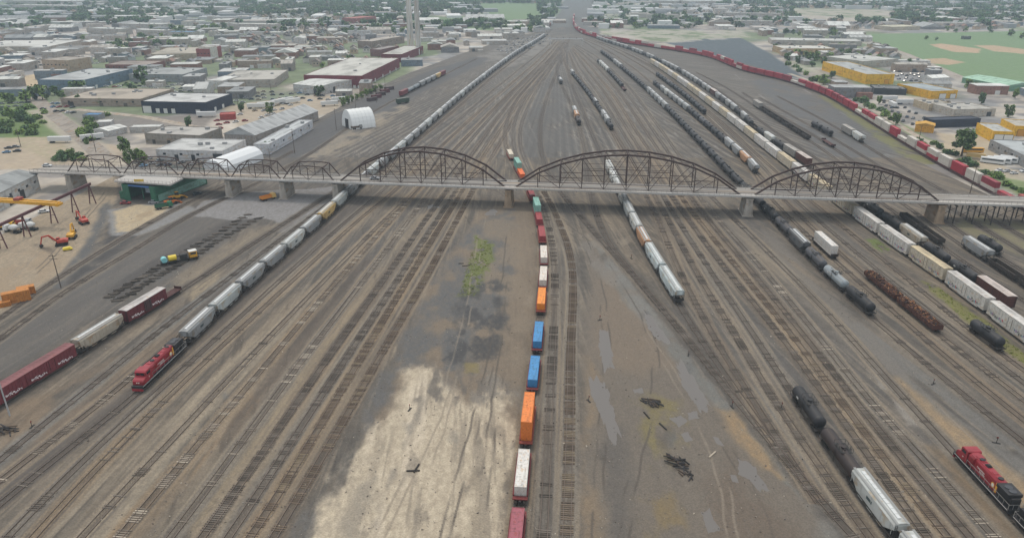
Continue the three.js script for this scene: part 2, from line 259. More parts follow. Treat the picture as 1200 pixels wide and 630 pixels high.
{
  const S = near, sk = (ac, al, lo, hi, off = 0) => (x, d) => sstep(lo, hi, streak(x + off, d, ac, al)), bl = (sc, lo, hi, off = 0) => (x, d) => sstep(lo, hi, fbm(x / sc + off, d / (sc * 1.7) + off, 4));
  // belts between the tracks on the left
  S.patch([[180, 630], [255, 630], [330, 520], [420, 390], [510, 250], [480, 250], [380, 385], [270, 520]], [146, 134, 113], 0.75, 2, 1.5, 14, sk(5, 80, 0.2, 0.55));
  S.patch([[40, 640], [120, 640], [260, 470], [350, 370], [330, 370], [215, 470]], [156, 147, 130], 0.8, 1.6, 1.5, 14, sk(4, 90, 0.25, 0.5, 50));
  S.patch([[115, 640], [160, 640], [300, 470], [290, 450], [200, 545]], [152, 130, 102], 0.7, 1.2, 1, 12, sk(4, 60, 0.2, 0.5, 90));
  S.patch([[0, 640], [0, 540], [150, 420], [300, 300], [420, 225], [440, 240], [300, 360], [170, 470], [60, 570], [20, 640]], [92, 87, 84], 0.6, 3, 2, 14, sk(5, 70, 0.3, 0.6, 20));
  S.patch([[250, 520], [300, 450], [395, 340], [430, 300], [440, 310], [330, 440], [262, 530]], [84, 76, 70], 0.55, 1.5, 2, 9, sk(3, 40, 0.35, 0.6, 31));
  S.patch([[440, 370], [475, 320], [505, 275], [513, 278], [480, 330], [447, 378]], [118, 121, 122], 0.7, 1.2, 1.5, 6);
  S.patch([[0, 480], [60, 460], [120, 425], [200, 390], [230, 395], [120, 470], [30, 530], [0, 560]], [132, 116, 97], 0.55, 3, 3, 10, bl(9, 0.35, 0.6));
  // dark cinders left of the train with the maroon cars, and the tie heaps
  S.patch([[-30, 420], [60, 350], [150, 290], [240, 245], [310, 245], [260, 290], [150, 350], [0, 440]], [96, 95, 94], 0.7, 3, 3, 12);
  S.patch([[70, 338], [85, 315], [120, 290], [128, 262], [150, 260], [160, 275], [130, 300], [95, 330]], [66, 65, 66], 0.85, 2, 3, 8, bl(6, 0.25, 0.5));
  S.patch([[118, 345], [190, 300], [290, 246], [305, 256], [215, 308], [140, 352]], [78, 76, 75], 0.8, 1.5, 2, 6);
  S.patch([[215, 345], [235, 318], [262, 316], [255, 330], [225, 352]], [158, 146, 124], 0.7, 2, 3, 6);
  S.patch([[200, 330], [290, 270], [330, 262], [260, 312], [215, 345]], [140, 130, 113], 0.6, 3, 3, 8);
  // contractor's yard, sandy
  S.patch([[-60, 420], [-60, 230], [40, 215], [132, 204], [140, 228], [128, 248], [124, 262], [92, 297], [60, 332], [20, 362]], [158, 146, 127], 0.95, 1.5, 2.5, 9);
  S.patch([[-60, 330], [0, 300], [60, 290], [90, 296], [40, 340], [-40, 400]], [150, 134, 112], 0.5, 4, 4, 10, bl(7, 0.4, 0.6));
  S.patch([[105, 296], [122, 265], [130, 245], [128, 235], [118, 240], [112, 262], [90, 300], [60, 335], [70, 338]], [90, 92, 94], 0.9, 1.5, 1.5, 6);
  S.patch([[128, 276], [126, 246], [190, 236], [216, 238], [230, 245], [185, 268], [160, 276]], [132, 134, 136], 0.95, 1.2, 1, 6);
  S.patch([[136, 272], [134, 248], [160, 240], [200, 241], [178, 262], [158, 272]], [181, 168, 142], 0.95, 1.2, 1.5, 5);
  S.patch([[140, 262], [150, 250], [175, 246], [182, 250], [160, 262]], [150, 135, 112], 0.6, 1.5, 2, 5, bl(4, 0.4, 0.6));
  // concrete under the bridge
  S.patch([[220, 252], [238, 236], [300, 224], [380, 220], [412, 214], [396, 246], [352, 254], [330, 262], [312, 256], [270, 258]], [137, 138, 141], 0.9, 0.8, 1.4, 5, bl(14, 0.15, 0.35, 4));
  S.patch([[320, 266], [348, 250], [380, 246], [352, 266], [328, 274]], [146, 146, 148], 0.6, 1, 1.4, 5);
  // the middle: brown earth, blue-grey cinders, pale sand
  S.patch([[385, 640], [440, 480], [500, 340], [560, 250], [600, 232], [630, 240], [632, 330], [622, 440], [606, 560], [598, 640]], [125, 114, 100], 0.85, 2.5, 2, 9);
  S.patch([[345, 640], [398, 540], [430, 480], [470, 400], [520, 315], [552, 262], [600, 246], [604, 300], [590, 372], [560, 385], [540, 440], [505, 428], [470, 438], [455, 480], [418, 540], [372, 630]], [96, 97, 98], 0.92, 2.4, 4, 7, bl(7, 0.22, 0.5, 2));
  S.patch([[556, 262], [600, 250], [622, 330], [616, 420], [602, 470], [590, 400], [566, 330]], [128, 118, 104], 0.8, 2, 3, 7, bl(8, 0.3, 0.5, 11));
  S.patch([[520, 420], [545, 340], [585, 325], [598, 390], [575, 440], [545, 460]], [70, 71, 73], 0.85, 2.5, 4.5, 5, bl(4, 0.38, 0.6, 5));
  S.patch([[352, 640], [372, 610], [395, 568], [432, 508], [462, 462], [468, 432], [500, 423], [520, 446], [548, 470], [575, 440], [596, 470], [606, 520], [600, 580], [590, 640]], [184, 175, 157], 0.94, 2.0, 3.6, 5, (x, d) => sstep(0.18, 0.38, fbm(x / 9 + 8, d / 26 + 8, 5)));
  S.patch([[372, 640], [400, 580], [440, 515], [470, 460], [500, 440], [515, 470], [480, 560], [440, 640]], [202, 193, 176], 0.7, 2.5, 4, 6, (x, d) => sstep(0.42, 0.62, fbm(x / 2.2 + 3 + d / 30, d / 34, 5)));
  S.patch([[392, 640], [440, 540], [500, 445], [600, 470], [600, 640]], [132, 125, 114], 0.6, 4, 5, 6, (x, d) => sstep(0.55, 0.72, fbm(x / 1.3 + d / 40, d / 22 + 60, 5)));
  S.patch([[392, 640], [440, 540], [500, 445], [600, 470], [600, 640]], [108, 103, 96], 0.45, 4, 5, 6, (x, d) => sstep(0.63, 0.74, fbm(x / 3.1 + 30, d / 9 + 20, 5)));
  S.patch([[470, 470], [500, 428], [540, 440], [575, 436], [600, 450], [604, 476], [560, 482], [520, 476]], [104, 100, 95], 0.8, 3, 5, 4, (x, d) => sstep(0.46, 0.62, fbm(x / 2 + 5, d / 7, 5)));
  S.patch([[528, 438], [562, 428], [600, 452], [604, 478], [575, 480], [548, 470]], [120, 116, 110], 0.8, 2, 4, 5, bl(4, 0.35, 0.55, 6));
  S.patch([[500, 448], [508, 452], [480, 520], [452, 590], [436, 640], [424, 640], [446, 580], [470, 520]], [138, 133, 124], 0.75, 0.8, 1.2, 4, bl(5, 0.3, 0.6, 9));
  S.patch([[545, 640], [552, 560], [570, 500], [580, 500], [568, 570], [562, 640]], [140, 132, 118], 0.7, 1.2, 2.5, 5, bl(5, 0.35, 0.6, 13));
  S.patch([[585, 560], [604, 520], [606, 560], [598, 630], [586, 630]], [112, 106, 98], 0.75, 1.2, 2.2, 4, bl(3.5, 0.35, 0.55, 14));
  S.patch([[398, 620], [420, 570], [440, 560], [425, 610], [410, 640]], [142, 137, 127], 0.7, 1.5, 2, 5);
  S.patch([[558, 276], [576, 284], [578, 302], [566, 330], [556, 347], [538, 347], [548, 322], [553, 300]], [104, 114, 62], 0.85, 1.2, 2.2, 3, bl(2.2, 0.26, 0.5, 1));
  S.patch([[545, 425], [562, 425], [560, 436], [547, 436]], [128, 118, 74], 0.6, 0.8, 1.2, 3);
  // between the two centre tracks and the curved lead
  S.patch([[680, 640], [684, 500], [682, 400], [690, 330], [690, 285], [720, 310], [770, 370], [830, 450], [880, 510], [940, 580], [985, 640]], [112, 106, 98], 0.9, 2, 2, 9);
  S.patch([[690, 420], [700, 330], [720, 320], [770, 390], [800, 430], [760, 440], [720, 430]], [124, 113, 100], 0.7, 4, 4, 10);
  S.patch([[676, 640], [682, 520], [690, 420], [704, 440], [700, 540], [706, 640]], [140, 122, 98], 0.6, 2, 2, 6, bl(6, 0.3, 0.5, 4));
  S.patch([[702, 640], [706, 520], [728, 500], [740, 560], [738, 640]], [92, 90, 88], 0.7, 3, 3, 8, bl(8, 0.3, 0.5, 7));
  S.patch([[820, 640], [830, 560], [860, 530], [900, 590], [930, 640]], [104, 94, 84], 0.7, 4, 5, 9);
  S.patch([[742, 470], [770, 455], [800, 470], [795, 520], [770, 545], [748, 520]], [126, 118, 72], 0.55, 3, 5, 6, bl(5, 0.35, 0.6, 2));
  S.patch([[755, 640], [760, 590], [785, 580], [800, 610], [795, 640]], [132, 114, 74], 0.5, 3, 4, 6, bl(5, 0.35, 0.6, 5));
  S.patch([[700, 290], [740, 330], [800, 405], [850, 468], [880, 500], [940, 575], [950, 600], [905, 545], [850, 490], [790, 420], [720, 340]], [112, 115, 114], 0.75, 1.2, 1.8, 5, bl(5, 0.25, 0.5, 3));
  S.patch([[838, 478], [866, 482], [900, 530], [915, 560], [895, 550], [862, 510]], [148, 128, 100], 0.8, 1.2, 1.6, 5);
  S.patch([[680, 300], [676, 270], [700, 270], [740, 330], [790, 400], [770, 390], [710, 330]], [130, 130, 128], 0.45, 1.5, 2, 6, bl(6, 0.3, 0.5, 3));
  // right-hand belts
  S.patch([[850, 430], [905, 470], [950, 540], [1010, 630], [970, 630], [925, 545], [880, 490]], [120, 122, 121], 0.6, 2, 2, 8, sk(6, 60, 0.25, 0.5, 9));
  S.patch([[1035, 440], [1060, 440], [1130, 500], [1200, 562], [1240, 610], [1200, 600], [1130, 530], [1080, 490]], [150, 132, 106], 0.9, 1.5, 1.5, 8);
  S.patch([[1080, 520], [1110, 525], [1230, 650], [1190, 650]], [134, 116, 92], 0.6, 2, 2, 8);
  S.patch([[985, 378], [1012, 374], [1110, 455], [1210, 530], [1240, 570], [1190, 555], [1090, 470], [1030, 425]], [111, 111, 109], 0.8, 1.8, 2, 7, sk(3, 30, 0.2, 0.5, 66));
  S.patch([[890, 268], [906, 270], [960, 330], [1010, 380], [1060, 440], [1030, 440], [960, 370], [920, 330]], [116, 113, 108], 0.75, 2, 2.4, 7, sk(3, 30, 0.2, 0.5, 61));
  S.patch([[1045, 468], [1066, 478], [1080, 500], [1062, 500]], [150, 147, 141], 0.7, 1, 1.5, 4);
  S.patch([[1018, 430], [1030, 434], [1046, 458], [1034, 456]], [150, 149, 146], 0.6, 0.7, 1.2, 4);
  S.patch([[1082, 330], [1100, 335], [1210, 418], [1260, 462], [1230, 455], [1150, 395]], [118, 120, 66], 0.85, 1.2, 1.6, 4, bl(4, 0.28, 0.5, 6));
  S.patch([[1015, 280], [1030, 280], [1045, 292], [1035, 296], [1022, 290]], [104, 122, 66], 0.8, 1, 1.5, 3, bl(3, 0.25, 0.5, 2));
  S.patch([[1100, 268], [1150, 250], [1230, 270], [1260, 310], [1200, 300], [1140, 275]], [122, 120, 90], 0.7, 3, 3, 7, bl(6, 0.3, 0.5, 8));
  S.patch([[820, 228], [852, 228], [900, 290], [940, 330], [915, 330], [860, 280]], [140, 132, 118], 0.5, 2, 2, 8, sk(4, 60, 0.3, 0.6, 3));
  // more cinder and oil stains, scattered
  for (let i = 0; i < 70; i++) { const u = rr(0, 1200), v = rr(262, 620), w = rr(4, 16), h = w * rr(0.3, 0.8), sl = (u - 640) / Math.max(120, v - 40) * -h; S.patch([[u - w * 0.5, v], [u - sl, v - h], [u + w * 0.5, v], [u + sl, v + h]], pick([[70, 66, 62], [86, 80, 74], [148, 140, 126], [96, 98, 100]]), rr(0.25, 0.6), 1.2, 1.6, 3, null, i); }
}
// wheel ruts worn by trucks
[[[440, 640], [480, 560], [520, 470], [545, 380], [560, 300], [566, 255]], [[520, 640], [545, 540], [572, 440], [590, 340], [598, 262]], [[560, 640], [572, 540], [584, 450], [600, 350]], [[475, 640], [505, 560], [528, 500], [540, 440]], [[700, 640], [704, 520], [712, 420], [700, 320], [676, 262]], [[730, 640], [744, 540], [770, 460], [760, 380], [718, 310]], [[860, 640], [850, 560], [815, 480], [770, 410], [730, 350]], [[905, 640], [880, 570], [850, 520], [820, 470]], [[-20, 380], [30, 330], [70, 290], [100, 255], [125, 225]], [[-20, 350], [30, 310], [60, 270], [90, 240], [130, 212]], [[150, 620], [240, 500], [330, 400], [420, 290], [470, 236]], [[60, 640], [160, 530], [260, 420], [360, 320], [440, 240]], [[1090, 470], [1130, 510], [1190, 575], [1230, 620]], [[230, 340], [290, 296], [340, 262], [400, 226]], [[110, 470], [180, 412], [250, 352], [320, 300]], [[895, 290], [950, 350], [1010, 405], [1060, 455]]].forEach((p, i) => { const t = new Track('rut', { p }); for (const off of [-0.95, 0.95]) near.strip(t, 1.4, 0.12, (s, o) => { const w = fbm(s / 12 + i * 7, off, 2), wob = (vn(s / 7 + i, 4) - 0.5) * 0.5; return [i % 3 ? [82, 77, 72] : [140, 132, 120], sstep(0.34, 0.1, Math.abs(o - off - wob)) * 0.4 * sstep(0.35, 0.6, w)]; }); });
ballast(near, 0.13, false);
near.tone = [0.9, 0.885, 0.865]; near.mesh('yard_ground', 0.03, 0.2);

const far = new Sheet(-215, 375, 380, 1330, 1024, 2048);
far.fill((x, d) => { const c = mix(yardColour(x, d), [100, 98, 95], 0.45), s = streak(x + 90, d, 2.0, 30), s2 = streak(x + 390, d, 1.6, 22), an = Math.atan2(x - THX, THD - d), lane = Math.abs(((an * 128 + 0.25 * vn(an * 30, d / 90)) % 1 + 1) % 1 - 0.5); return mix(mix(mix(mix(c, [66, 62, 58], 0.5 * sstep(0.2, 0.1, lane) * sstep(1000, 850, d)), [164, 160, 152], 0.62 * sstep(0.38, 0.47, lane) * sstep(0.35, 0.6, fbm(an * 60, d / 120, 2)) * sstep(1000, 850, d)), [150, 147, 140], 0.6 * sstep(0.6, 0.75, s)), [74, 73, 72], 0.5 * sstep(0.6, 0.75, s2)); });
{
  const S = far, bl = (sc, lo, hi, off = 0) => (x, d) => sstep(lo, hi, fbm(x / sc + off, d / (sc * 1.7) + off, 4));
  S.patch([[255, 222], [300, 190], [360, 152], [420, 118], [500, 84], [560, 66], [575, 70], [500, 105], [440, 140], [380, 182], [330, 214]], [88, 89, 91], 0.85, 4, 3, 14);
  S.patch([[290, 226], [380, 168], [440, 134], [470, 122], [480, 126], [420, 166], [330, 220]], [158, 148, 130], 0.7, 3, 3, 12, bl(10, 0.25, 0.5));
  S.patch([[600, 195], [612, 150], [630, 110], [650, 82], [662, 110], [680, 170], [690, 205]], [94, 94, 93], 0.7, 5, 5, 12, bl(14, 0.2, 0.5));
  S.patch([[935, 230], [960, 185], [930, 140], [880, 95], [900, 92], [1000, 132], [1050, 172], [1130, 215], [1100, 232]], [96, 98, 100], 0.8, 5, 5, 10, bl(9, 0.2, 0.5, 2));
  S.patch([[985, 112], [1000, 118], [1060, 166], [1150, 216], [1140, 226], [1100, 210], [1050, 178], [1010, 146], [960, 112]], [122, 124, 76], 0.8, 2.5, 2.5, 8, bl(7, 0.25, 0.5));
  S.patch([[1040, 205], [1080, 190], [1110, 206], [1100, 224], [1060, 222]], [140, 130, 114], 0.7, 4, 4, 8, bl(7, 0.25, 0.5));
  S.patch([[560, 66], [600, 48], [640, 40], [650, 50], [620, 70], [590, 82]], [140, 138, 134], 0.7, 6, 6, 10, bl(8, 0.3, 0.6));
  for (let i = 0; i < 60; i++) { const u = rr(640, 1050), v = rr(70, 215), k = (u - 660) / 300; S.patch([[u, v], [u + 10 * k, v + 5], [u + 12 * k, v + 6], [u + 2 * k + 1, v]], [152, 152, 150], 0.6, 0.8, 0.8, 6, null, i); }
}
ballast(far, 0.4, true);
far.tone = [0.9, 0.89, 0.88]; far.mesh('yard_ground', 0.015, 0.1, [[140, 192.5], [255, 192.4], [300, 186], [352, 150], [410, 119], [470, 89], [540, 63], [600, 44], [640, 35], [660, 31.5], [676, 31.5], [700, 39], [740, 46], [800, 57], [880, 76], [960, 101], [1010, 126], [1062, 156], [1125, 192.4], [980, 192.5], [700, 192.5], [420, 192.5]]);

// country and city ground to the horizon
const land = new Sheet(-2100, 2100, 150, 3650, 2048, 2048);
land.fill((x, d) => {
  const b = fbm(x / 70, d / 90, 4), g = fbm(x / 190 + 40, d / 230, 3), f = vn(x / 9, d / 9);
  let c = mix([138, 132, 124], [166, 158, 146], sstep(0.35, 0.65, b)); c = mix(c, [120, 122, 124], sstep(0.5, 0.6, fbm(x / 45 + 9, d / 45, 3)) * 0.8);
  c = mix(c, [178, 172, 162], 0.7 * sstep(0.52, 0.62, fbm(x / 24 + 3, d / 30, 3))); c = mix(c, [104, 102, 102], 0.6 * sstep(0.56, 0.64, fbm(x / 30 + 53, d / 20, 3)));
  const green = sstep(0.5, 0.58, g + 0.2 * sstep(1350, 2300, d) + (b - 0.5) * 0.3 - 0.06); c = mix(c, [96, 112, 78], green * 0.8);
  return c.map(v => v * (0.92 + 0.16 * f));
});
{
  const S = land;
  S.patch([[1002, 40], [1205, 36], [1420, 40], [1420, 100], [1200, 96], [1128, 90], [1062, 62]], [104, 128, 90], 1, 5, 3, 30);
  S.patch([[1002, 44], [1060, 64], [1130, 92], [1140, 96], [1128, 96], [1052, 66], [990, 42]], [152, 146, 136], 0.9, 1.5, 0.8, 10);
  S.patch([[1088, 52], [1105, 51], [1150, 57], [1148, 62], [1120, 61], [1100, 56]], [172, 148, 122], 0.95, 2, 3, 12);
  S.patch([[1142, 53], [1165, 53], [1220, 60], [1200, 63], [1165, 60]], [172, 148, 122], 0.9, 2, 3, 12);
  S.patch([[1084, 69], [1108, 68], [1132, 73], [1112, 76], [1090, 74]], [170, 146, 120], 0.9, 2, 2, 12);
  S.patch([[780, 50], [830, 45], [868, 44], [902, 62], [945, 92], [900, 88], [850, 70]], [72, 82, 88], 0.95, 3, 2, 20);
  S.patch([[688, 40], [720, 34], [870, 36], [880, 44], [790, 50], [730, 46]], [166, 160, 150], 0.75, 6, 8, 14, (x, d) => sstep(0.32, 0.5, fbm(x / 14, d / 22, 4)));
  S.patch([[700, 24], [740, 24], [790, 28], [785, 33], [710, 33]], [98, 116, 84], 0.9, 8, 6, 20);
  S.patch([[925, 10], [1000, 8], [1060, 16], [1040, 26], [940, 24]], [168, 160, 146], 0.8, 10, 10, 30, (x, d) => sstep(0.3, 0.5, fbm(x / 26, d / 40, 4)));
  S.patch([[1000, 112], [990, 104], [1040, 134], [1090, 162], [1150, 192], [1220, 218], [1300, 250], [1240, 250], [1170, 216], [1060, 155]], [104, 120, 74], 0.85, 3, 3, 10);
  S.patch([[1060, 160], [1100, 165], [1150, 190], [1195, 200], [1210, 212], [1150, 205], [1090, 182]], [160, 150, 132], 0.9, 2, 3, 8);
  S.patch([[1095, 156], [1160, 160], [1200, 175], [1160, 200], [1110, 176]], [166, 152, 128], 0.85, 2, 3, 8);
  S.patch([[560, 4], [600, 2], [660, 4], [650, 20], [620, 30], [580, 28]], [104, 126, 88], 1, 10, 8, 40);
  S.patch([[480, 22], [560, 18], [625, 24], [600, 36], [500, 34]], [100, 122, 84], 0.9, 10, 8, 40);
  S.patch([[636, 37], [704, 40], [700, 24], [696, 8], [694, -8], [664, -8], [656, 14]], [96, 96, 95], 0.95, 4, 3, 12);
  S.patch([[706, 34], [700, 12], [704, -6], [900, -6], [900, 22], [790, 30]], [160, 156, 150], 0.75, 14, 12, 20, (x, d) => sstep(0.3, 0.5, fbm(x / 40, d / 60, 4)));
  S.patch([[0, 21], [60, 19], [110, 24], [90, 32], [0, 32]], [104, 124, 88], 0.8, 10, 8, 40);
  S.patch([[-60, 95], [14, 92], [60, 122], [58, 140], [88, 172], [70, 195], [0, 160], [-60, 150]], [92, 112, 62], 0.9, 2, 3, 14);
  S.patch([[15, 92], [60, 82], [55, 108], [45, 108], [30, 100]], [178, 160, 130], 0.95, 2, 2, 10);
  S.patch([[-40, 162], [60, 160], [90, 166], [140, 170], [150, 186], [120, 200], [0, 198], [-60, 196]], [160, 146, 126], 0.9, 2, 3, 10);
  S.patch([[30, 130], [60, 125], [100, 150], [145, 188], [120, 200], [90, 190], [70, 160]], [156, 148, 134], 0.9, 2, 1.5, 10);
  S.patch([[-80, 76], [0, 78], [14, 92], [48, 122], [62, 128], [55, 132], [0, 100], [-80, 84]], [122, 118, 112], 0.9, 2, 1.5, 10);
  S.patch([[70, 128], [150, 132], [175, 140], [140, 160], [100, 150]], [112, 108, 104], 0.8, 3, 3, 10);
  S.patch([[160, 136], [250, 136], [240, 152], [180, 156], [150, 150]], [116, 110, 104], 0.9, 3, 3, 10);
  S.patch([[258, 125], [350, 112], [400, 112], [400, 130], [340, 140], [280, 150]], [160, 148, 130], 0.9, 3, 4, 10);
}
const landMesh = land.mesh('terrain', 0, 0.1);
// plain ground beyond the mapped land, out to the horizon and under the drone
structure('outer_terrain', new THREE.PlaneGeometry(16000, 16000).rotateX(-Math.PI / 2).translate(0, -0.12, -2600), mat('#7d8375', 1));
// ------------------------------------------------------------------ rails and ties
const RAIL_TOP = 0.25;
const railMat = mat('#6d625a', 0.5, 0.5);
const TONES = { dark: ['#4a443d', '#5b544c', '#69625a', '#524b44'], brown: ['#5a4d41', '#695c4e', '#574b40', '#766a58'], pale: ['#948b7e', '#857c70', '#6d655b', '#a79e8f'] };
const tieGeo = slab(0.24, 0.1, 2.6), tieMat = new THREE.MeshStandardMaterial({ color: 0xffffff, roughness: 0.95 });
const TRACK_WORDS = {};
{
  let q = 0;
  const names = Object.keys(T);
  names.forEach((k, n) => {
    const t = T[k], o = thing('railway_track', null, 'track', 0, 0, 0, 0, 'yard tracks fanning out under the bridge');
    const bunch = { A: 'left bunch of tracks', B: 'dark bunch left of the sand', C: 'bunch right of the sand', D: 'track under the pale hoppers', E: 'fan right of the pale hoppers', F: 'bunch at the right', G: 'bunch beyond the white boxcars' };
    const same = names.filter(m => m[0] === k[0]);
    o.userData.label = same.length > 1 ? `railway track, ${ord(same.indexOf(k))} from the left in the ${bunch[k[0]]}` : 'railway track under the row of pale hoppers in the middle';
    for (const sgn of [-1, 1]) {
      const V = [], I = []; let c = 0;
      const endS = Math.min(t.len, 1200);
      for (let s = 0; s <= endS; s += s < 320 ? 3 : 10) {
        const [x, z, dx, dz] = t.at(s), ox = -dz, oz = dx;
        for (const [w, y] of [[-0.07, 0.06], [-0.04, RAIL_TOP], [0.04, RAIL_TOP], [0.07, 0.06]]) V.push(x + ox * (sgn * 0.7525 + w), y, z + oz * (sgn * 0.7525 + w));
        if (c) for (let j = 0; j < 3; j++) { const a = (c - 1) * 4 + j, b = c * 4 + j; I.push(a, a + 1, b, b, a + 1, b + 1); }
        c++;
      }
      const g = new THREE.BufferGeometry(); g.setAttribute('position', new THREE.Float32BufferAttribute(V, 3)); g.setIndex(I);
      const gg = g.toNonIndexed(); gg.computeVertexNormals(); part('rail', gg, railMat, o);
    }
    const cols = TONES[t.tone ?? 'dark'], list = [];
    for (let s = 0; s < t.len; s += 0.58) {
      const [x, z, dx, dz] = t.at(s); if (-z > 400 || -z < 78) continue;
      const vis = vn(s / 1.5 + n * 31, n), run = fbm(s / 17 + n * 9, n + 5, 2);
      if (vis * 0.55 + run * 0.25 + rnd() * 0.2 + 0.5 * sstep(290, 400, -z) > 0.2 + t.tie * 0.6) continue;
      list.push([x, z, Math.atan2(-dz, dx), vn(s / 1.7 + n * 17, 2), s]);
    }
    if (list.length) {
      const im = new THREE.InstancedMesh(tieGeo, tieMat, list.length), M = new THREE.Matrix4(), Q = new THREE.Quaternion(), E = new THREE.Euler(), C = new THREE.Color();
      list.forEach(([x, z, a, v], i) => { E.set(0, a + rr(-0.03, 0.03), 0); M.compose(new THREE.Vector3(x, 0.025 + rr(0, 0.05), z), Q.setFromEuler(E), new THREE.Vector3(rr(0.9, 1.25), 1, rr(0.94, 1.04))); im.setMatrixAt(i, M); C.set(cols[Math.floor(v * 3.99)]).multiplyScalar(rr(0.8, 1.25)); im.setColorAt(i, C); });
      im.name = 'ties'; im.userData.kind = 'stuff'; o.add(im);
    }
  });
}
// ------------------------------------------------------------------ rolling stock: local x runs along the car, wheels stand on y = 0
const steelDark = mat('#2b2a29', 0.7, 0.2), wheelMat = mat('#3a342f', 0.6, 0.4), undr = painted('#353230', 0.85, 1);
const wheelsetGeo = mg([cylZ(0.46, 0.14, 16, 0, 0.46, 0.75), cylZ(0.46, 0.14, 16, 0, 0.46, -0.75), cylZ(0.09, 1.4, 8, 0, 0.46, 0)]);
const truckGeo = mg([slab(0.5, 0.35, 2.3, 0, 0.42), ...[-1, 1].flatMap(s => [prism([[-1.35, 0.55], [-1.2, 0.75], [-0.4, 0.82], [0.4, 0.82], [1.2, 0.75], [1.35, 0.55], [1.1, 0.35], [0.45, 0.22], [-0.45, 0.22], [-1.1, 0.35]], 0.16).translate(0, 0, s * 1.0)])]);
const farTruckGeo = mg([slab(2.5, 0.5, 2.1, 0, 0.3), cylZ(0.46, 1.6, 8, -0.9, 0.46, 0), cylZ(0.46, 1.6, 8, 0.9, 0.46, 0)]);
const couplerGeo = mg([slab(1.1, 0.22, 0.26, 0, 0.75), slab(0.35, 0.34, 0.4, 0.5, 0.7)]);
function running(o, half, det, L) {
  for (const s of [-1, 1]) {
    if (det) { const t = part('truck', truckGeo, undr, o); t.position.x = s * half; for (const q of [-0.88, 0.88]) { const w = part('wheelset', wheelsetGeo, wheelMat, t); w.position.x = q; } const c = part('coupler', couplerGeo, steelDark, o); c.position.x = s * (L / 2 - 0.1); c.rotation.y = s < 0 ? Math.PI : 0; }
    else { const t = part('truck', farTruckGeo, undr, o); t.position.x = s * half; }
  }
}
const ladder = (x, z, y0, y1, along) => mg([...[-0.2, 0.2].map(q => along ? bar([x + q, y0, z], [x + q, y1, z], 0.05) : bar([x, y0, z + q], [x, y1, z + q], 0.05)), ...Array.from({ length: Math.max(2, Math.round((y1 - y0) / 0.4)) }, (_, i, n = Math.max(2, Math.round((y1 - y0) / 0.4))) => { const y = y0 + (i + 0.5) * (y1 - y0) / n; return along ? bar([x - 0.2, y, z], [x + 0.2, y, z], 0.04) : bar([x, y, z - 0.2], [x, y, z + 0.2], 0.04); })]);
const geoCache = {}; const cached = (k, f) => geoCache[k] ??= f();
// stencilled lettering and graffiti: flat print on thin plates
const marks = [0, 1, 2, 3].map(v => { let s = seed; seed = 991 + v * 77;
  const c = document.createElement('canvas'); c.width = 256; c.height = 64; const g = c.getContext('2d'); g.clearRect(0, 0, 256, 64);
  for (let i = 0; i < 9; i++) { g.lineWidth = rr(3, 8); g.strokeStyle = v === 3 ? pick(['#e9e4e4', '#d9d4d6']) : pick(['#5b9db0', '#3f6e8c', '#8d6aa0', '#34383e', '#b05b63', '#4d4f54', '#6f9a7c']); g.beginPath(); let x = 10 + i * 26, y = rr(14, 50); g.moveTo(x, y); for (let k = 0; k < 4; k++) { g.quadraticCurveTo(x + rr(-16, 26), y + rr(-26, 26), x + rr(-8, 22), clamp(y + rr(-22, 22), 8, 56)); } g.stroke(); }
  seed = s; const t = new THREE.CanvasTexture(c); t.colorSpace = THREE.SRGBColorSpace; return new THREE.MeshStandardMaterial({ map: t, transparent: true, roughness: 0.8, alphaTest: 0.3 }); });
const plate = (w, h) => cached(`plate${w}_${h}`, () => new THREE.PlaneGeometry(w, h));

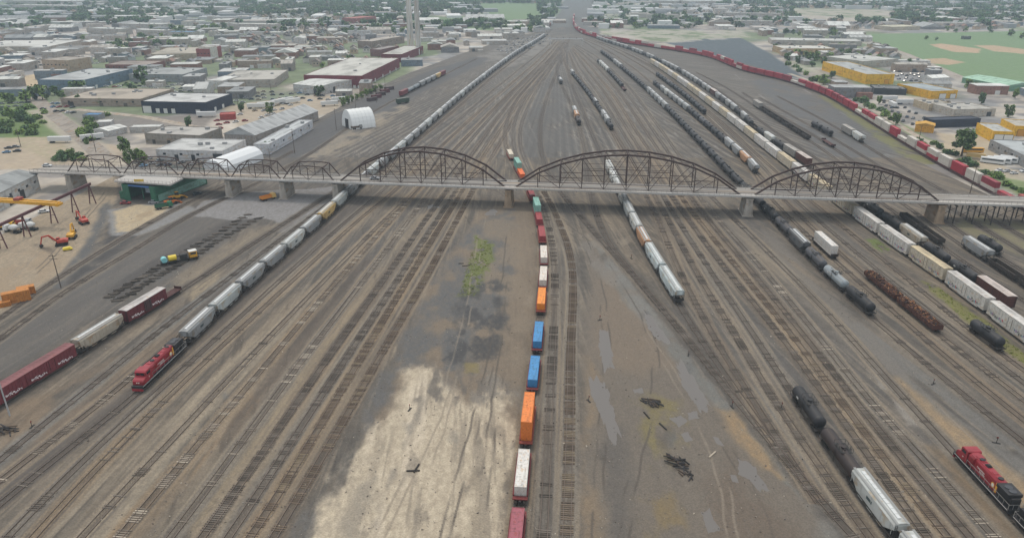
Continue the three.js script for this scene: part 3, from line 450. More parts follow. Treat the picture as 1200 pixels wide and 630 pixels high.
function tankCar(o, hex, det, L = 16.4, r = 1.52) {
  const half = L / 2 - 2.6, tl = L - 1.6, m = painted(hex, 0.52, 1), k = `tank${L}_${r}_${det}`;
  part('tank', cached(k, () => { const n = det ? 28 : 14, pr = [[0.001, -tl / 2], [r * 0.45, -tl / 2 + 0.1], [r * 0.8, -tl / 2 + 0.36], [r * 0.97, -tl / 2 + 0.75], [r, -tl / 2 + 1.05]]; const P = [...pr, ...pr.slice().reverse().map(([a, b]) => [a, -b])]; return new THREE.LatheGeometry(P.map(p => new THREE.Vector2(...p)), n).rotateZ(Math.PI / 2).translate(0, 2.55, 0); }), m, o);
  part('underframe', cached(k + 'u', () => mg([slab(L - 0.8, 0.35, 0.7, 0, 0.7), ...[-1, 1].flatMap(s => [slab(1.5, 0.14, 2.7, s * (L / 2 - 1.1), 0.98), slab(0.9, 0.75, 1.9, s * (L / 2 - 2.6), 1.0)])])), undr, o);
  part('manway', cached(k + 'm', () => mg([cyl(0.5, 0.55, 0.5, 14, 0, 2.55 + r + 0.1, 0), cyl(0.58, 0.58, 0.08, 14, 0, 2.55 + r + 0.36, 0), slab(0.4, 0.3, 0.35, 0.75, 2.55 + r - 0.05, 0.1), slab(0.35, 0.35, 0.3, -0.75, 2.55 + r - 0.05, -0.1)])), m, o);
  if (det) {
    const y = 2.55 + r - 0.08;
    part('walkway', cached(k + 'w', () => mg([slab(2.6, 0.05, 0.55, 0, y, 0.95), slab(2.6, 0.05, 0.55, 0, y, -0.95), slab(0.5, 0.05, 2.45, -1.55, y, 0), slab(0.5, 0.05, 2.45, 1.55, y, 0)])), steelDark, o);
    part('railing', cached(k + 'r', () => mg([-1, 1].flatMap(s => [bar([-1.8, y + 0.95, s * 1.22], [1.8, y + 0.95, s * 1.22], 0.05), ...[-1.8, -0.6, 0.6, 1.8].map(x => bar([x, y, s * 1.22], [x, y + 0.95, s * 1.22], 0.05)), bar([s * 1.8, y + 0.95, -1.22], [s * 1.8, y + 0.95, 1.22], 0.05)]))), steelDark, o);
    for (const s of [-1, 1]) part('ladder', cached(k + 'l' + s, () => ladder(0, s * (r + 0.12), 0.7, y, true)), steelDark, o);
    for (const s of [-1, 1]) part('end_railing', cached(k + 'er' + s, () => mg([bar([s * (L / 2 - 0.45), 1.95, -1.3], [s * (L / 2 - 0.45), 1.95, 1.3], 0.05), ...[-1.3, 0, 1.3].map(z => bar([s * (L / 2 - 0.45), 1.0, z], [s * (L / 2 - 0.45), 1.95, z], 0.05))])), steelDark, o);
    const dk = part('placard', cached(k + 'pl', () => slab(1.1, 0.5, 0.02, -3.2, 2.6, r + 0.005)), mat('#b9bab8', 0.6), o);
  }
  running(o, half, det, L);
}
function coveredHopper(o, hex, det, L = 16.6, roofHex, ribs = false) {
  const W = 3.1, half = L / 2 - 2.3, k = `hop${L}_${det}_${ribs}`, m = painted(hex, 0.62, 0), rm = painted(roofHex ?? hex, 0.55, 2), b = L / 2 - 0.35;
  // side profile: full-length top, end sheets sloping in to the outlets
  part('body', cached(k, () => {
    const n = 3, P = [[-b, 4.05], [-b, 3.0], [-b + 2.7, 1.35]]; const w = (2 * b - 5.4) / n;
    for (let i = 0; i < n; i++) { const x = -b + 2.7 + i * w; P.push([x + w * 0.3, 0.62], [x + w * 0.7, 0.62]); if (i < n - 1) P.push([x + w, 1.25]); }
    P.push([b - 2.7, 1.35], [b, 3.0], [b, 4.05]);
    return prism(P, W, 0.12);
  }), m, o);
  part('roof', cached(k + 'rf', () => prismX([[-W / 2 + 0.02, 4.02], [-W / 2 + 0.3, 4.34], [-0.65, 4.55], [0.65, 4.55], [W / 2 - 0.3, 4.34], [W / 2 - 0.02, 4.02]], L - 0.9, 0.05)), rm, o);
  const h = part('hatch_trough', cached(k + 'h', () => prismX([[-0.38, 4.54], [-0.33, 4.74], [0.33, 4.74], [0.38, 4.54]], L - 3.2)), mat('#c6c9c9', 0.5, 0.1), o);
  if (det) {
    part('latch', cached(k + 'lt', () => mg(Array.from({ length: 9 }, (_, i) => slab(0.08, 0.06, 0.8, -b + 2.4 + i * (2 * b - 4.8) / 8, 4.7)))), mat('#9ea1a1', 0.6, 0.2), h);
    for (const s of [-1, 1]) {
      part('running_board', cached(k + 'rb' + s, () => slab(L - 0.4, 0.05, 0.5, 0, 4.5, s * 1.02)), mat('#8f9190', 0.7, 0.3), o);
      part('sill', cached(k + 'si' + s, () => slab(L - 0.8, 0.28, 0.12, 0, 1.02, s * (W / 2 - 0.02))), undr, o);
      part('end_frame', cached(k + 'ef' + s, () => mg([...[-1.4, 1.4].map(z => bar([s * (L / 2 - 0.3), 1.0, z], [s * (L / 2 - 0.3), 3.0, z], 0.12)), slab(1.6, 0.14, 2.9, s * (L / 2 - 1.0), 0.95), ladder(s * (L / 2 - 0.2), 1.2, 0.9, 4.3, false)])), undr, o);
      part('side_post', cached(k + 'sp' + s, () => mg(Array.from({ length: ribs ? 13 : 5 }, (_, i, n = ribs ? 13 : 5) => slab(0.1, 2.3, 0.07, -b + 0.5 + i * (2 * b - 1) / (n - 1), 1.75, s * (W / 2 + 0.01))))), m, o);
    }
    const p = part('stencil', plate(2.0, 0.7), mat('#3b4a4c', 0.8), o); p.position.set(-0.6, 2.7, W / 2 + 0.012);
  }
  running(o, half, det, L);
}
function boxCar(o, hex, roofHex, det, L = 18, H = 4.6, { ribs = 14, door, graf } = {}) {
  const W = 3.0, k = `box${L}_${H}_${det}_${ribs}`, m = painted(hex, 0.68, 0), rm = painted(roofHex, 0.6, 2), half = L / 2 - 2.4, b = L / 2 - 0.45;
  part('body', cached(k, () => slab(2 * b, H - 1.05, W, 0, 0.95)), m, o);
  part('roof', cached(k + 'r', () => mg([prismX([[-W / 2 - 0.06, H - 0.1], [-W / 2 - 0.06, H - 0.02], [0, H + 0.16], [W / 2 + 0.06, H - 0.02], [W / 2 + 0.06, H - 0.1]], 2 * b + 0.1), ...(det ? Array.from({ length: 13 }, (_, i) => prismX([[-W / 2 - 0.05, H - 0.02], [0, H + 0.22], [W / 2 + 0.05, H - 0.02]], 0.1).translate(-b + 0.4 + i * (2 * b - 0.8) / 12, 0, 0)) : [])])), rm, o);
  part('underframe', cached(k + 'u', () => mg([slab(L - 0.6, 0.4, 0.6, 0, 0.6), slab(2 * b, 0.16, W + 0.1, 0, 0.82)])), undr, o);
  if (det) {
    for (const s of [-1, 1]) {
      part('side_post', cached(k + 'sp' + s, () => mg(Array.from({ length: ribs }, (_, i) => slab(0.12, H - 1.25, 0.07, -b + 0.15 + i * (2 * b - 0.3) / (ribs - 1), 1.02, s * (W / 2 + 0.015))))), m, o);
      part('side_sill', cached(k + 'ss' + s, () => prism([[-b, 0.98], [-b + 2.6, 0.98], [-b + 3.2, 0.62], [b - 3.2, 0.62], [b - 2.6, 0.98], [b, 0.98]], 0.08).translate(0, 0, s * (W / 2 + 0.05))), m, o);
      const d = part('door', cached(k + 'd' + s, () => slab(3.1, H - 1.4, 0.1, 0, 1.0, s * (W / 2 + 0.05))), door ? painted(door, 0.7, 1) : m, o);
      part('door_rod', cached(k + 'dr' + s, () => mg([-0.9, 0.9].map(x => bar([x, 1.1, s * (W / 2 + 0.13)], [x, H - 0.5, s * (W / 2 + 0.13)], 0.06)))), steelDark, d);
      part('end_wall', cached(k + 'e' + s, () => mg(Array.from({ length: 6 }, (_, i) => slab(0.1, 0.2, W - 0.2, s * (b + 0.03), 1.2 + i * (H - 1.6) / 5.5)))), m, o);
      part('ladder', cached(k + 'l' + s, () => ladder(s * (b + 0.12), -s * 1.2, 0.7, H - 0.2, false)), steelDark, o);
    }
  }
  if (graf !== undefined) for (const s of [-1, 1]) for (const q of [-1, 1]) { const p = part('graffiti', plate(L * 0.3, H * 0.26), marks[graf], o); p.position.set(q * L * 0.25, H * 0.38, s * (W / 2 + 0.075)); if (s < 0) p.rotation.y = Math.PI; }
  running(o, half, det, L);
}
function gondola(o, hex, det, L = 16.5, load) {
  const W = 3.0, H = 2.4, k = `gon${L}_${det}`, m = painted(hex, 0.85, 1), b = L / 2 - 0.4;
  part('body', cached(k, () => mg([slab(2 * b, 0.2, W, 0, 0.85), slab(2 * b, H - 0.95, 0.1, 0, 0.95, W / 2 - 0.05), slab(2 * b, H - 0.95, 0.1, 0, 0.95, -W / 2 + 0.05), slab(0.1, H - 0.95, W - 0.2, b - 0.05, 0.95), slab(0.1, H - 0.95, W - 0.2, -b + 0.05, 0.95)])), m, o);
  for (const s of [-1, 1]) part('side_post', cached(k + 's' + s, () => mg(Array.from({ length: 15 }, (_, i) => slab(0.14, H - 1.0, 0.1, -b + 0.2 + i * (2 * b - 0.4) / 14, 0.9, s * (W / 2 + 0.04))))), m, o);
  running(o, L / 2 - 2.4, det, L);
  return b;
}
function flatCar(o, hex, det, L = 18) {
  const m = painted(hex, 0.85, 1);
  part('deck', cached(`flat${L}`, () => mg([slab(L - 0.8, 0.22, 2.9, 0, 0.95), slab(L - 5, 0.5, 0.5, 0, 0.5)])), m, o);
  for (const s of [-1, 1]) part('bulkhead', cached(`flatb${L}${s}`, () => mg([slab(0.12, 0.8, 2.7, s * (L / 2 - 0.55), 1.15), slab(0.1, 0.9, 0.1, s * (L / 2 - 0.5), 1.15, 1.3), slab(0.1, 0.9, 0.1, s * (L / 2 - 0.5), 1.15, -1.3)])), m, o);
  running(o, L / 2 - 2.4, det, L);
}
function wellCar(o, hex, det, L = 14.9) {
  const m = painted(hex, 0.8, 1), k = `well${L}`, w = 12.9;
  part('well', cached(k, () => mg([...[-1, 1].map(s => slab(w, 1.05, 0.14, 0, 0.28, s * 1.38)), slab(w, 0.12, 2.7, 0, 0.26), ...[-1, 1].map(s => slab(w, 0.12, 0.3, 0, 1.3, s * 1.42))])), m, o);
  for (const s of [-1, 1]) part('end_platform', cached(k + s, () => mg([prismX([[-1.5, 0.95], [-1.5, 1.15], [1.5, 1.15], [1.5, 0.95]], 0.95).translate(s * (w / 2 + 0.48), 0, 0), slab(0.15, 0.9, 2.8, s * (w / 2 + 0.07), 0.28), slab(1.0, 0.35, 0.6, s * (w / 2 + 0.5), 0.62)])), m, o);
  running(o, L / 2 - 0.75, det, L);
}
const CW = 2.44;
function container(o, hex, L = 12.19, H = 2.75) {
  const k = `cont${L}_${H}`, m = painted(hex, 0.6, 0);
  part('box', cached(k, () => slab(L - 0.16, H - 0.14, CW - 0.14, 0, 0.07)), m, o);
  part('frame', cached(k + 'f', () => mg([...[-1, 1].flatMap(s => [-1, 1].flatMap(q => [slab(0.16, H, 0.16, s * (L / 2 - 0.08), 0, q * (CW / 2 - 0.08))])), ...[-1, 1].flatMap(q => [slab(L - 0.3, 0.14, 0.1, 0, 0, q * (CW / 2 - 0.05)), slab(L - 0.3, 0.1, 0.1, 0, H - 0.1, q * (CW / 2 - 0.05))]), ...[-1, 1].flatMap(s => [slab(0.1, 0.12, CW - 0.3, s * (L / 2 - 0.05), 0), slab(0.1, 0.12, CW - 0.3, s * (L / 2 - 0.05), H - 0.12)])])), m, o);
  for (const q of [-1, 1]) part('corrugation', cached(k + 'c' + q, () => mg(Array.from({ length: 26 }, (_, i) => slab(0.22, H - 0.3, 0.05, -L / 2 + 0.45 + i * (L - 0.9) / 25, 0.14, q * (CW / 2 - 0.055))))), m, o);
  for (const s of [-1, 1]) part('door', cached(k + 'd' + s, () => mg([slab(0.05, H - 0.3, 1.06, s * (L / 2 - 0.05), 0.14, 0.55), slab(0.05, H - 0.3, 1.06, s * (L / 2 - 0.05), 0.14, -0.55), ...[-0.8, -0.3, 0.3, 0.8].map(z => slab(0.05, H - 0.35, 0.05, s * (L / 2 - 0.01), 0.16, z))])), m, o);
}
function locomotive(o, det) {
  const L = 22.3, red = painted('#8f2430', 0.42, 0), roof = red, blk = painted('#232428', 0.6, 1), yel = mat('#d9a437', 0.5), wht = mat('#d8d8d4', 0.5), gls = mat('#1b2126', 0.12);
  // front of the engine at +x
  part('frame', mg([slab(L - 0.8, 0.5, 2.9, 0, 1.1), slab(0.3, 0.9, 2.9, L / 2 - 0.3, 0.75), slab(0.3, 0.9, 2.9, -L / 2 + 0.3, 0.75)]), blk, o);
  part('frame_stripe', mg([slab(L - 1.0, 0.1, 0.02, 0, 1.38, 1.462), slab(L - 1.0, 0.1, 0.02, 0, 1.38, -1.462)]), wht, o);
  part('fuel_tank', prismX([[-1.35, 1.0], [1.35, 1.0], [1.35, 0.6], [1.0, 0.25], [-1.0, 0.25], [-1.35, 0.6]], 6.6, 0.08), blk, o);
  const cab = part('cab', prism([[6.0, 1.6], [6.0, 4.45], [6.25, 4.62], [8.3, 4.62], [8.75, 4.3], [8.75, 3.25], [9.9, 2.85], [10.25, 2.5], [10.25, 1.6]], 2.95, 0.1), red, o);
  part('windscreen', mg([slab(0.04, 0.62, 0.95, 8.77, 3.5, 0.55), slab(0.04, 0.62, 0.95, 8.77, 3.5, -0.55)]), gls, cab);
  for (const s of [-1, 1]) part('side_window', slab(1.5, 0.65, 0.04, 7.5, 3.5, s * 1.485), gls, cab);
  part('headlight', cylX(0.14, 0.1, 10, 10.28, 2.2, 0.25), mat('#eeeade', 0.3), cab);
  part('headlight', cylX(0.14, 0.1, 10, 10.28, 2.2, -0.25), mat('#eeeade', 0.3), cab);
  const hood = part('hood', prismX([[-0.95, 1.6], [-0.95, 4.0], [-0.7, 4.42], [0.7, 4.42], [0.95, 4.0], [0.95, 1.6]], 11.4, 0.05).translate(0.35, 0, 0), red, o);
  part('exhaust', mg([slab(1.2, 0.3, 0.9, 0.6, 4.38), slab(0.7, 0.25, 0.6, 0.6, 4.6)]), blk, hood);
  part('roof_hatch', mg([-3.6, -2, 2.6, 4.2].map(x => slab(1.1, 0.12, 1.0, x, 4.4))), roof, hood);
  for (const x of [-4.1, 3.0]) part('fan', cyl(0.55, 0.55, 0.2, 16, x, 4.55, 0), blk, hood);
  for (const s of [-1, 1]) part('access_door', mg(Array.from({ length: 9 }, (_, i) => slab(0.95, 1.7, 0.04, -4.4 + i * 1.13, 1.85, s * 0.97))), red, hood);
  part('inertial_housing', prismX([[-1.3, 2.9], [-1.3, 4.0], [-1.0, 4.4], [1.0, 4.4], [1.3, 4.0], [1.3, 2.9]], 2.1, 0.05).translate(4.8, 0, 0), red, o);
  for (const s of [-1, 1]) {                              // heralds: gold band, shield and road name
    part('gold_band', slab(0.55, 2.2, 0.02, -4.9, 1.75, s * 0.985), yel, hood);
    part('shield', new THREE.CircleGeometry(0.62, 20).translate(-3.7, 2.75, 1.012).rotateY(s < 0 ? Math.PI : 0).translate(s < 0 ? -7.4 : 0, 0, 0), yel, hood);
    part('shield_centre', new THREE.CircleGeometry(0.4, 16).translate(-3.7, 2.75, 1.022).rotateY(s < 0 ? Math.PI : 0).translate(s < 0 ? -7.4 : 0, 0, 0), wht, hood);
    const l = part('lettering', plate(5.2, 1.1), nameMat, hood); l.position.set(0.2, 2.85, s * 1.012); if (s < 0) l.rotation.y = Math.PI;
    const n = part('number', plate(1.3, 0.5), numMat, cab); n.position.set(7.4, 2.6, s * 1.487); if (s < 0) n.rotation.y = Math.PI;
  }
  part('radiator', mg([prismX([[-0.98, 1.6], [-0.98, 3.4], [-1.45, 3.7], [-1.45, 4.35], [1.45, 4.35], [1.45, 3.7], [0.98, 3.4], [0.98, 1.6]], 4.3, 0.04).translate(-7.5, 0, 0)]), blk, o);
  for (const x of [-8.5, -7.0]) part('fan', cyl(0.75, 0.75, 0.16, 18, x, 4.42, 0), mat('#3b3d42', 0.6), o);
  part('rear_hood', prismX([[-0.95, 1.6], [-0.95, 3.7], [0.95, 3.7], [0.95, 1.6]], 0.8, 0.05).translate(-9.95, 0, 0), blk, o);
  const rail = [];
  for (const s of [-1, 1]) { rail.push(bar([-10.6, 2.7, s * 1.4], [5.9, 2.7, s * 1.4], 0.06)); for (let x = -10.6; x < 6; x += 1.83) rail.push(bar([x, 1.6, s * 1.4], [x, 2.7, s * 1.4], 0.06)); }
  rail.push(bar([-10.7, 2.7, -1.4], [-10.7, 2.7, 1.4], 0.06), ...[-1.4, -0.5, 0.5, 1.4].map(z => bar([-10.7, 1.6, z], [-10.7, 2.7, z], 0.06)));
  part('handrail', mg(rail), mat('#8e8c88', 0.6), o);
  part('pilot', prism([[10.6, 1.1], [11.0, 1.0], [11.1, 0.3], [10.7, 0.3]], 2.8), red, o);
  for (const s of [-1, 1]) { const t = part('truck', mg([slab(5.2, 0.5, 2.3, s * 7.0, 0.55), slab(5.4, 0.3, 0.2, s * 7.0, 0.85, 1.25), slab(5.4, 0.3, 0.2, s * 7.0, 0.85, -1.25)]), blk, o); for (const q of [-1.85, 0, 1.85]) part('wheelset', mg([cylZ(0.52, 0.14, 16, s * 7 + q, 0.52, 0.75), cylZ(0.52, 0.14, 16, s * 7 + q, 0.52, -0.75), cylZ(0.1, 1.4, 8, s * 7 + q, 0.52, 0)]), wheelMat, t); }
}
function textMat(w, h, draw) { const c = document.createElement('canvas'); c.width = w; c.height = h; const g = c.getContext('2d'); g.clearRect(0, 0, w, h); draw(g); const t = new THREE.CanvasTexture(c); t.colorSpace = THREE.SRGBColorSpace; return new THREE.MeshStandardMaterial({ map: t, transparent: true, roughness: 0.5, alphaTest: 0.35 }); }
const nameMat = textMat(256, 56, g => { g.fillStyle = '#ece8e2'; g.font = 'bold 26px serif'; g.fillText('CANADIAN', 8, 25); g.fillText('PACIFIC', 60, 50); });
const numMat = textMat(64, 24, g => { g.fillStyle = '#ece8e2'; g.font = 'bold 20px sans-serif'; g.fillText('CP', 16, 20); });
// ------------------------------------------------------------------ trains
const COL = {
  white: '#c9cdcd', pale: '#b9bebd', grey: '#a5aaaa', bluegrey: '#8d9aa0', cream: '#c9bea6', yellow: '#c4ad72', rust: '#a98563', black: '#2b2c30', navy: '#33373f', brown: '#4b302b', maroon: '#6b2a30', steel: '#8f989d', silver: '#b9bdbe',
};
const KIND = {   // letter -> [word, category, length, builder]
  T: ['black tank car', 'tank car', 16.4, (o, d) => tankCar(o, '#1f2024', d)],
  U: ['grey tank car', 'tank car', 16.4, (o, d) => tankCar(o, '#8b969c', d)],
  V: ['dark grey tank car', 'tank car', 16.4, (o, d) => tankCar(o, '#4b4d52', d)],
  N: ['dark brown tank car', 'tank car', 17.6, (o, d) => tankCar(o, '#2e2524', d, 17.6, 1.55)],
  S: ['short black tank car', 'tank car', 14.5, (o, d) => tankCar(o, '#1e2025', d, 14.5, 1.5)],
  H: ['white hopper', 'hopper car', 16.6, (o, d) => coveredHopper(o, '#b4bab8', d, 16.6, '#b4bab8')],
  G: ['grey hopper', 'hopper car', 16.6, (o, d) => coveredHopper(o, '#8b9092', d, 16.6, '#8b9092')],
  L: ['light grey hopper', 'hopper car', 16.6, (o, d) => coveredHopper(o, '#aab3b3', d, 16.6, '#aab3b3')],
  D: ['dark grey hopper', 'hopper car', 16.6, (o, d) => coveredHopper(o, '#55585b', d, 16.6, '#55585b')],
  Y: ['pale yellow hopper', 'hopper car', 16.6, (o, d) => coveredHopper(o, '#bfa66c', d, 16.6, '#bfa66c')],
  R: ['rust streaked hopper', 'hopper car', 16.6, (o, d) => coveredHopper(o, '#b08a68', d, 16.6, '#b08a68')],
  P: ['pale blue grey hopper', 'hopper car', 21.5, (o, d) => coveredHopper(o, '#b9c6c8', d, 21.5, '#b9c6c8')],
  Q: ['cream ribbed hopper', 'hopper car', 17.4, (o, d) => coveredHopper(o, '#a8a294', d, 17.4, '#a8a294', true)],
  W: ['white boxcar', 'boxcar', 22.4, (o, d) => boxCar(o, '#c4c4c0', '#c4c4c0', d, 22.4, 5.1, { graf: d ? Math.floor(rnd() * 3) : undefined })],
  C: ['cream roofed boxcar', 'boxcar', 22.4, (o, d) => boxCar(o, '#b9b3a2', '#bfb394', d, 22.4, 5.1, { graf: d ? Math.floor(rnd() * 3) : undefined })],
  M: ['maroon boxcar', 'boxcar', 18, (o, d) => boxCar(o, '#672a31', '#b9b7b5', d, 18, 4.7, { door: '#4a3436', graf: d ? 3 : undefined })],
  B: ['brown boxcar', 'boxcar', 17, (o, d) => boxCar(o, '#553129', '#c2bab4', d, 17, 4.7)],
  K: ['dark red boxcar', 'boxcar', 16.8, (o, d) => boxCar(o, '#74323a', '#7d4a4d', d, 16.8, 4.4, { ribs: 18, graf: d ? 3 : undefined })],
  O: ['dark low gondola', 'gondola', 16.5, (o, d) => gondola(o, '#3d3733', d)],
  F: ['brown flat car', 'flat car', 18, (o, d) => flatCar(o, '#4a2d2b', d)],
  X: ['grey boxcar', 'boxcar', 18, (o, d) => boxCar(o, '#8d8c88', '#a3a19b', d, 18, 4.6)],
};
const protos = {};
function place(o, t, sMid, base, flip) {
  const a = t.at(sMid - base / 2), b = t.at(sMid + base / 2); const x = (a[0] + b[0]) / 2, z = (a[1] + b[1]) / 2, turn = Math.atan2(-(b[1] - a[1]), b[0] - a[0]) + (flip ? Math.PI : 0);
  o.position.set(x, RAIL_TOP, z); o.rotation.set(0, turn, 0); return [x, z, turn];
}
// cars coupled one behind another along a track, starting where the near end was sighted; from: words that say which row it is
function train(key, start, spec, row, group, gap = 0.9) {
  const t = T[key]; let s = t.near(...start); let i = 0; const seq = [];
  for (const m of spec.matchAll(/([A-Za-z_])(\d*)/g)) for (let k = 0; k < (m[2] ? +m[2] : 1); k++) seq.push(m[1]);
  for (const c of seq) {
    if (c === '_') { s += 14; continue; }
    const [word, cat, L, make] = KIND[c], [, z] = t.at(s + L / 2), det = -z < 330, pk = c + det;
    const n = cat.replace(' ', '_') === 'boxcar' ? 'boxcar' : cat.replace(/ /g, '_');
    const label = `${i > 19 && word.split(' ').length > 3 ? word.replace('covered ', '') : word}, ${seq.length > 1 ? ord(i) + ' from the near end of' : 'alone on'} ${row}`;
    let o;
    if (protos[pk] && !(det && 'WC'.includes(c))) { o = copyOf(protos[pk], label, 0, 0, 0, 0, group); }
    else { o = thing(n, label, cat, 0, 0, 0, 0, group); make(o, det); protos[pk] ??= o; }
    if (s + L > t.len) { scene.remove(o); break; }
    place(o, t, s + L / 2, L - 5, i % 2 === 1); s += L + gap; i++;
  }
}
// left
train('A1', [-38, 500], 'K', 'the left maroon train, cut off', 'cars of the left maroon train');
train('A1', [22, 458], 'KQM', 'the left maroon train', 'cars of the left maroon train');
{ const o = thing('flat_car', 'short dark red flat car end behind the maroon boxcar', 'flat car'); flatCar(o, '#4a2d2b', true, 8.4); place(o, T.A1, T.A1.near(197, 348) + 1, 4, false); }
{ const t = T.A4, s0 = t.near(165, 459); const o = thing('locomotive', 'red diesel locomotive with black rear heading the grey hopper train on the left', 'locomotive'); locomotive(o, true); place(o, t, s0 + 11.4, 14, true);
  train('A4', [216, 408], 'GLGGHGYLGDLGGLGGGLGHGGGGLGGGGGLGGGGGGGLGGGGGGGDGGLGGGGGGGG', 'the long left hopper train', 'hoppers of the long train left of the middle');
  // two engines coupled back to back at the lower right
  const q = T.E7, a = q.near(1150, 566); const l1 = copyOf(o, 'nearer-to-middle red diesel locomotive with gold shield, standing alone at the lower right', 0, 0, 0, 0); place(l1, q, a, 14, false);
  const l2 = copyOf(o, 'red diesel locomotive cut by the right frame edge, coupled to another engine', 0, 0, 0, 0); place(l2, q, a - 19.4, 12, true); l1.scale.x = l2.scale.x = 0.83; }
train('D1', [797, 357], 'PPRHLH', 'the pale middle hopper row', 'pale hoppers in the middle');
train('D1', [727, 230], 'HHH', 'the pair seen through the middle truss', 'pale hoppers in the middle');
train('E2', [1128, 734], 'HH', 'the lower right mixed row', 'cars of the lower right row');
train('E2', [1008, 580], 'NT', 'the lower right dark tank row', 'cars of the lower right row');
train('F0', [1022, 373], 'TUVDVTTTTT', 'the tank row beside the pier', 'tank cars beside the pier');
train('F0', [866, 222], 'T12G5T9G3T6', 'the long tank row beyond the bridge', 'tank cars beyond the bridge');
train('F4', [1170, 413], 'S', 'the track beside the white boxcars', 'tank cars beside the pier');
train('F5', [1290, 466], 'WWWCWWC', 'the right white boxcar train', 'boxcars of the white train');
train('F5', [972, 232], 'CWCWWCWWCWCWCCWWCWCCWC', 'the white boxcars beyond the bridge', 'boxcars of the white train');
train('F6', [1187, 366], 'BTTQTTO', 'the mixed row behind white boxcars', 'cars of the mixed row at the right');
train('F6', [947, 196], 'BXTHTOTGTGGDGBGGDGGGGTGGGGTTGGTGGGTGGGGDGGGG', 'the mixed row beyond the bridge', 'cars of the mixed row at the right');
train('F7', [1104, 289], 'OO', 'the track behind the cream hopper', 'gondolas at the right');
train('F8', [1232, 357], 'OOG', 'the row at the right edge', 'cars at the right edge');
train('F8', [946, 164], 'OOOOOOX', 'the low row beyond the right truss', 'gondolas beyond the right truss');
train('F9', [1174, 302], 'S', 'the track behind the right grey hopper', 'tank cars at the right edge');
train('F9', [976, 173], 'F', 'the track in the cinder field', 'cars in the cinder field');
train('G0', [974, 161], 'TT', 'the pair in the cinder field', 'cars in the cinder field');
train('G1', [1012, 168], 'HX', 'the pair beside the grass strip', 'cars in the cinder field');
train('F1', [889, 205], 'GRGGTTTVTTGGGGHGTT', 'the second row beyond the bridge', 'cars of the second row beyond the bridge');
train('F2', [826, 135], 'T8VT3', 'the third row beyond the bridge', 'cars of the third row beyond the bridge');
train('E0', [716, 153], 'TGGTTDTTTTTTTTTG', 'the thin dark row beyond the bridge', 'cars of the dark row beyond the bridge');
train('E6', [733, 107], 'FTTTTTTHHHHT', 'the dark row near the throat', 'cars near the throat');
train('C5', [679, 148], 'NRG', 'the trio beyond the middle truss', 'cars alone beyond the middle truss');
train('C5', [658, 99], 'GN', 'the pair beyond the middle truss', 'cars alone beyond the middle truss');
train('A0', [474, 114], 'KUUGGGYK', 'the mixed row left beyond the bridge', 'mixed cars left beyond the bridge');

// white trailer-sized box on a flat car, loaded gondolas
{ const t = T.F1, s = t.near(976, 304); const f = thing('flat_car', 'dark flat car carrying one white container beside the tank row', 'flat car'); flatCar(f, '#3a3330', true, 19); place(f, t, s + 9.5, 13, false);
  const [x, z, a] = [f.position.x, f.position.z, f.rotation.y]; const c = thing('container', 'single white container on a flat car right of the tank row', 'container', x, RAIL_TOP + 1.17, z, a); container(c, '#cfd0cd', 16.15, 3.6); }
{ const t = T.F2; let s = t.near(1098, 392);
  for (let i = 0; i < 2; i++) {
    const o = thing('gondola', `rusty gondola heaped with scrap, ${i ? 'farther' : 'nearer'} of the coupled pair right of the tanks`, 'gondola', 0, 0, 0, 0, 'loaded rusty gondolas'); const L = 20.6; gondola(o, '#54342a', true, L); place(o, t, s + L / 2, 12, false); s += L + 0.7;
    const list = [], cols = ['#5f3c2b', '#7a4e34', '#432c24', '#8d6645', '#50392f', '#332825']; const byc = cols.map(() => []);
    for (let k = 0; k < 560; k++) { const x = rr(-9.5, 9.5), z = rr(-1.35, 1.35), y = 1.3 + rr(0.2, 1.25) * (1 - (z / 1.6) ** 2 * 0.5) + vn(x * 0.9 + i * 9, 3) * 0.5; byc[k % 6].push(box(rr(0.3, 1.5), rr(0.05, 0.3), rr(0.1, 0.5)).rotateX(rr(-1, 1)).rotateZ(rr(-0.6, 0.6)).rotateY(rr(0, 3.1)).translate(x, y, z)); }
    const heap = thing('scrap_heap', `rusty scrap metal heaped in the ${i ? 'farther' : 'nearer'} loaded gondola`, 'scrap', o.position.x, o.position.y, o.position.z, o.rotation.y, 'scrap in the rusty gondolas');
    cols.forEach((c, j) => { const p = part('scrap_piece', mg(byc[j]), mat(c, 0.9), heap); p.userData.kind = 'stuff'; });
  } }

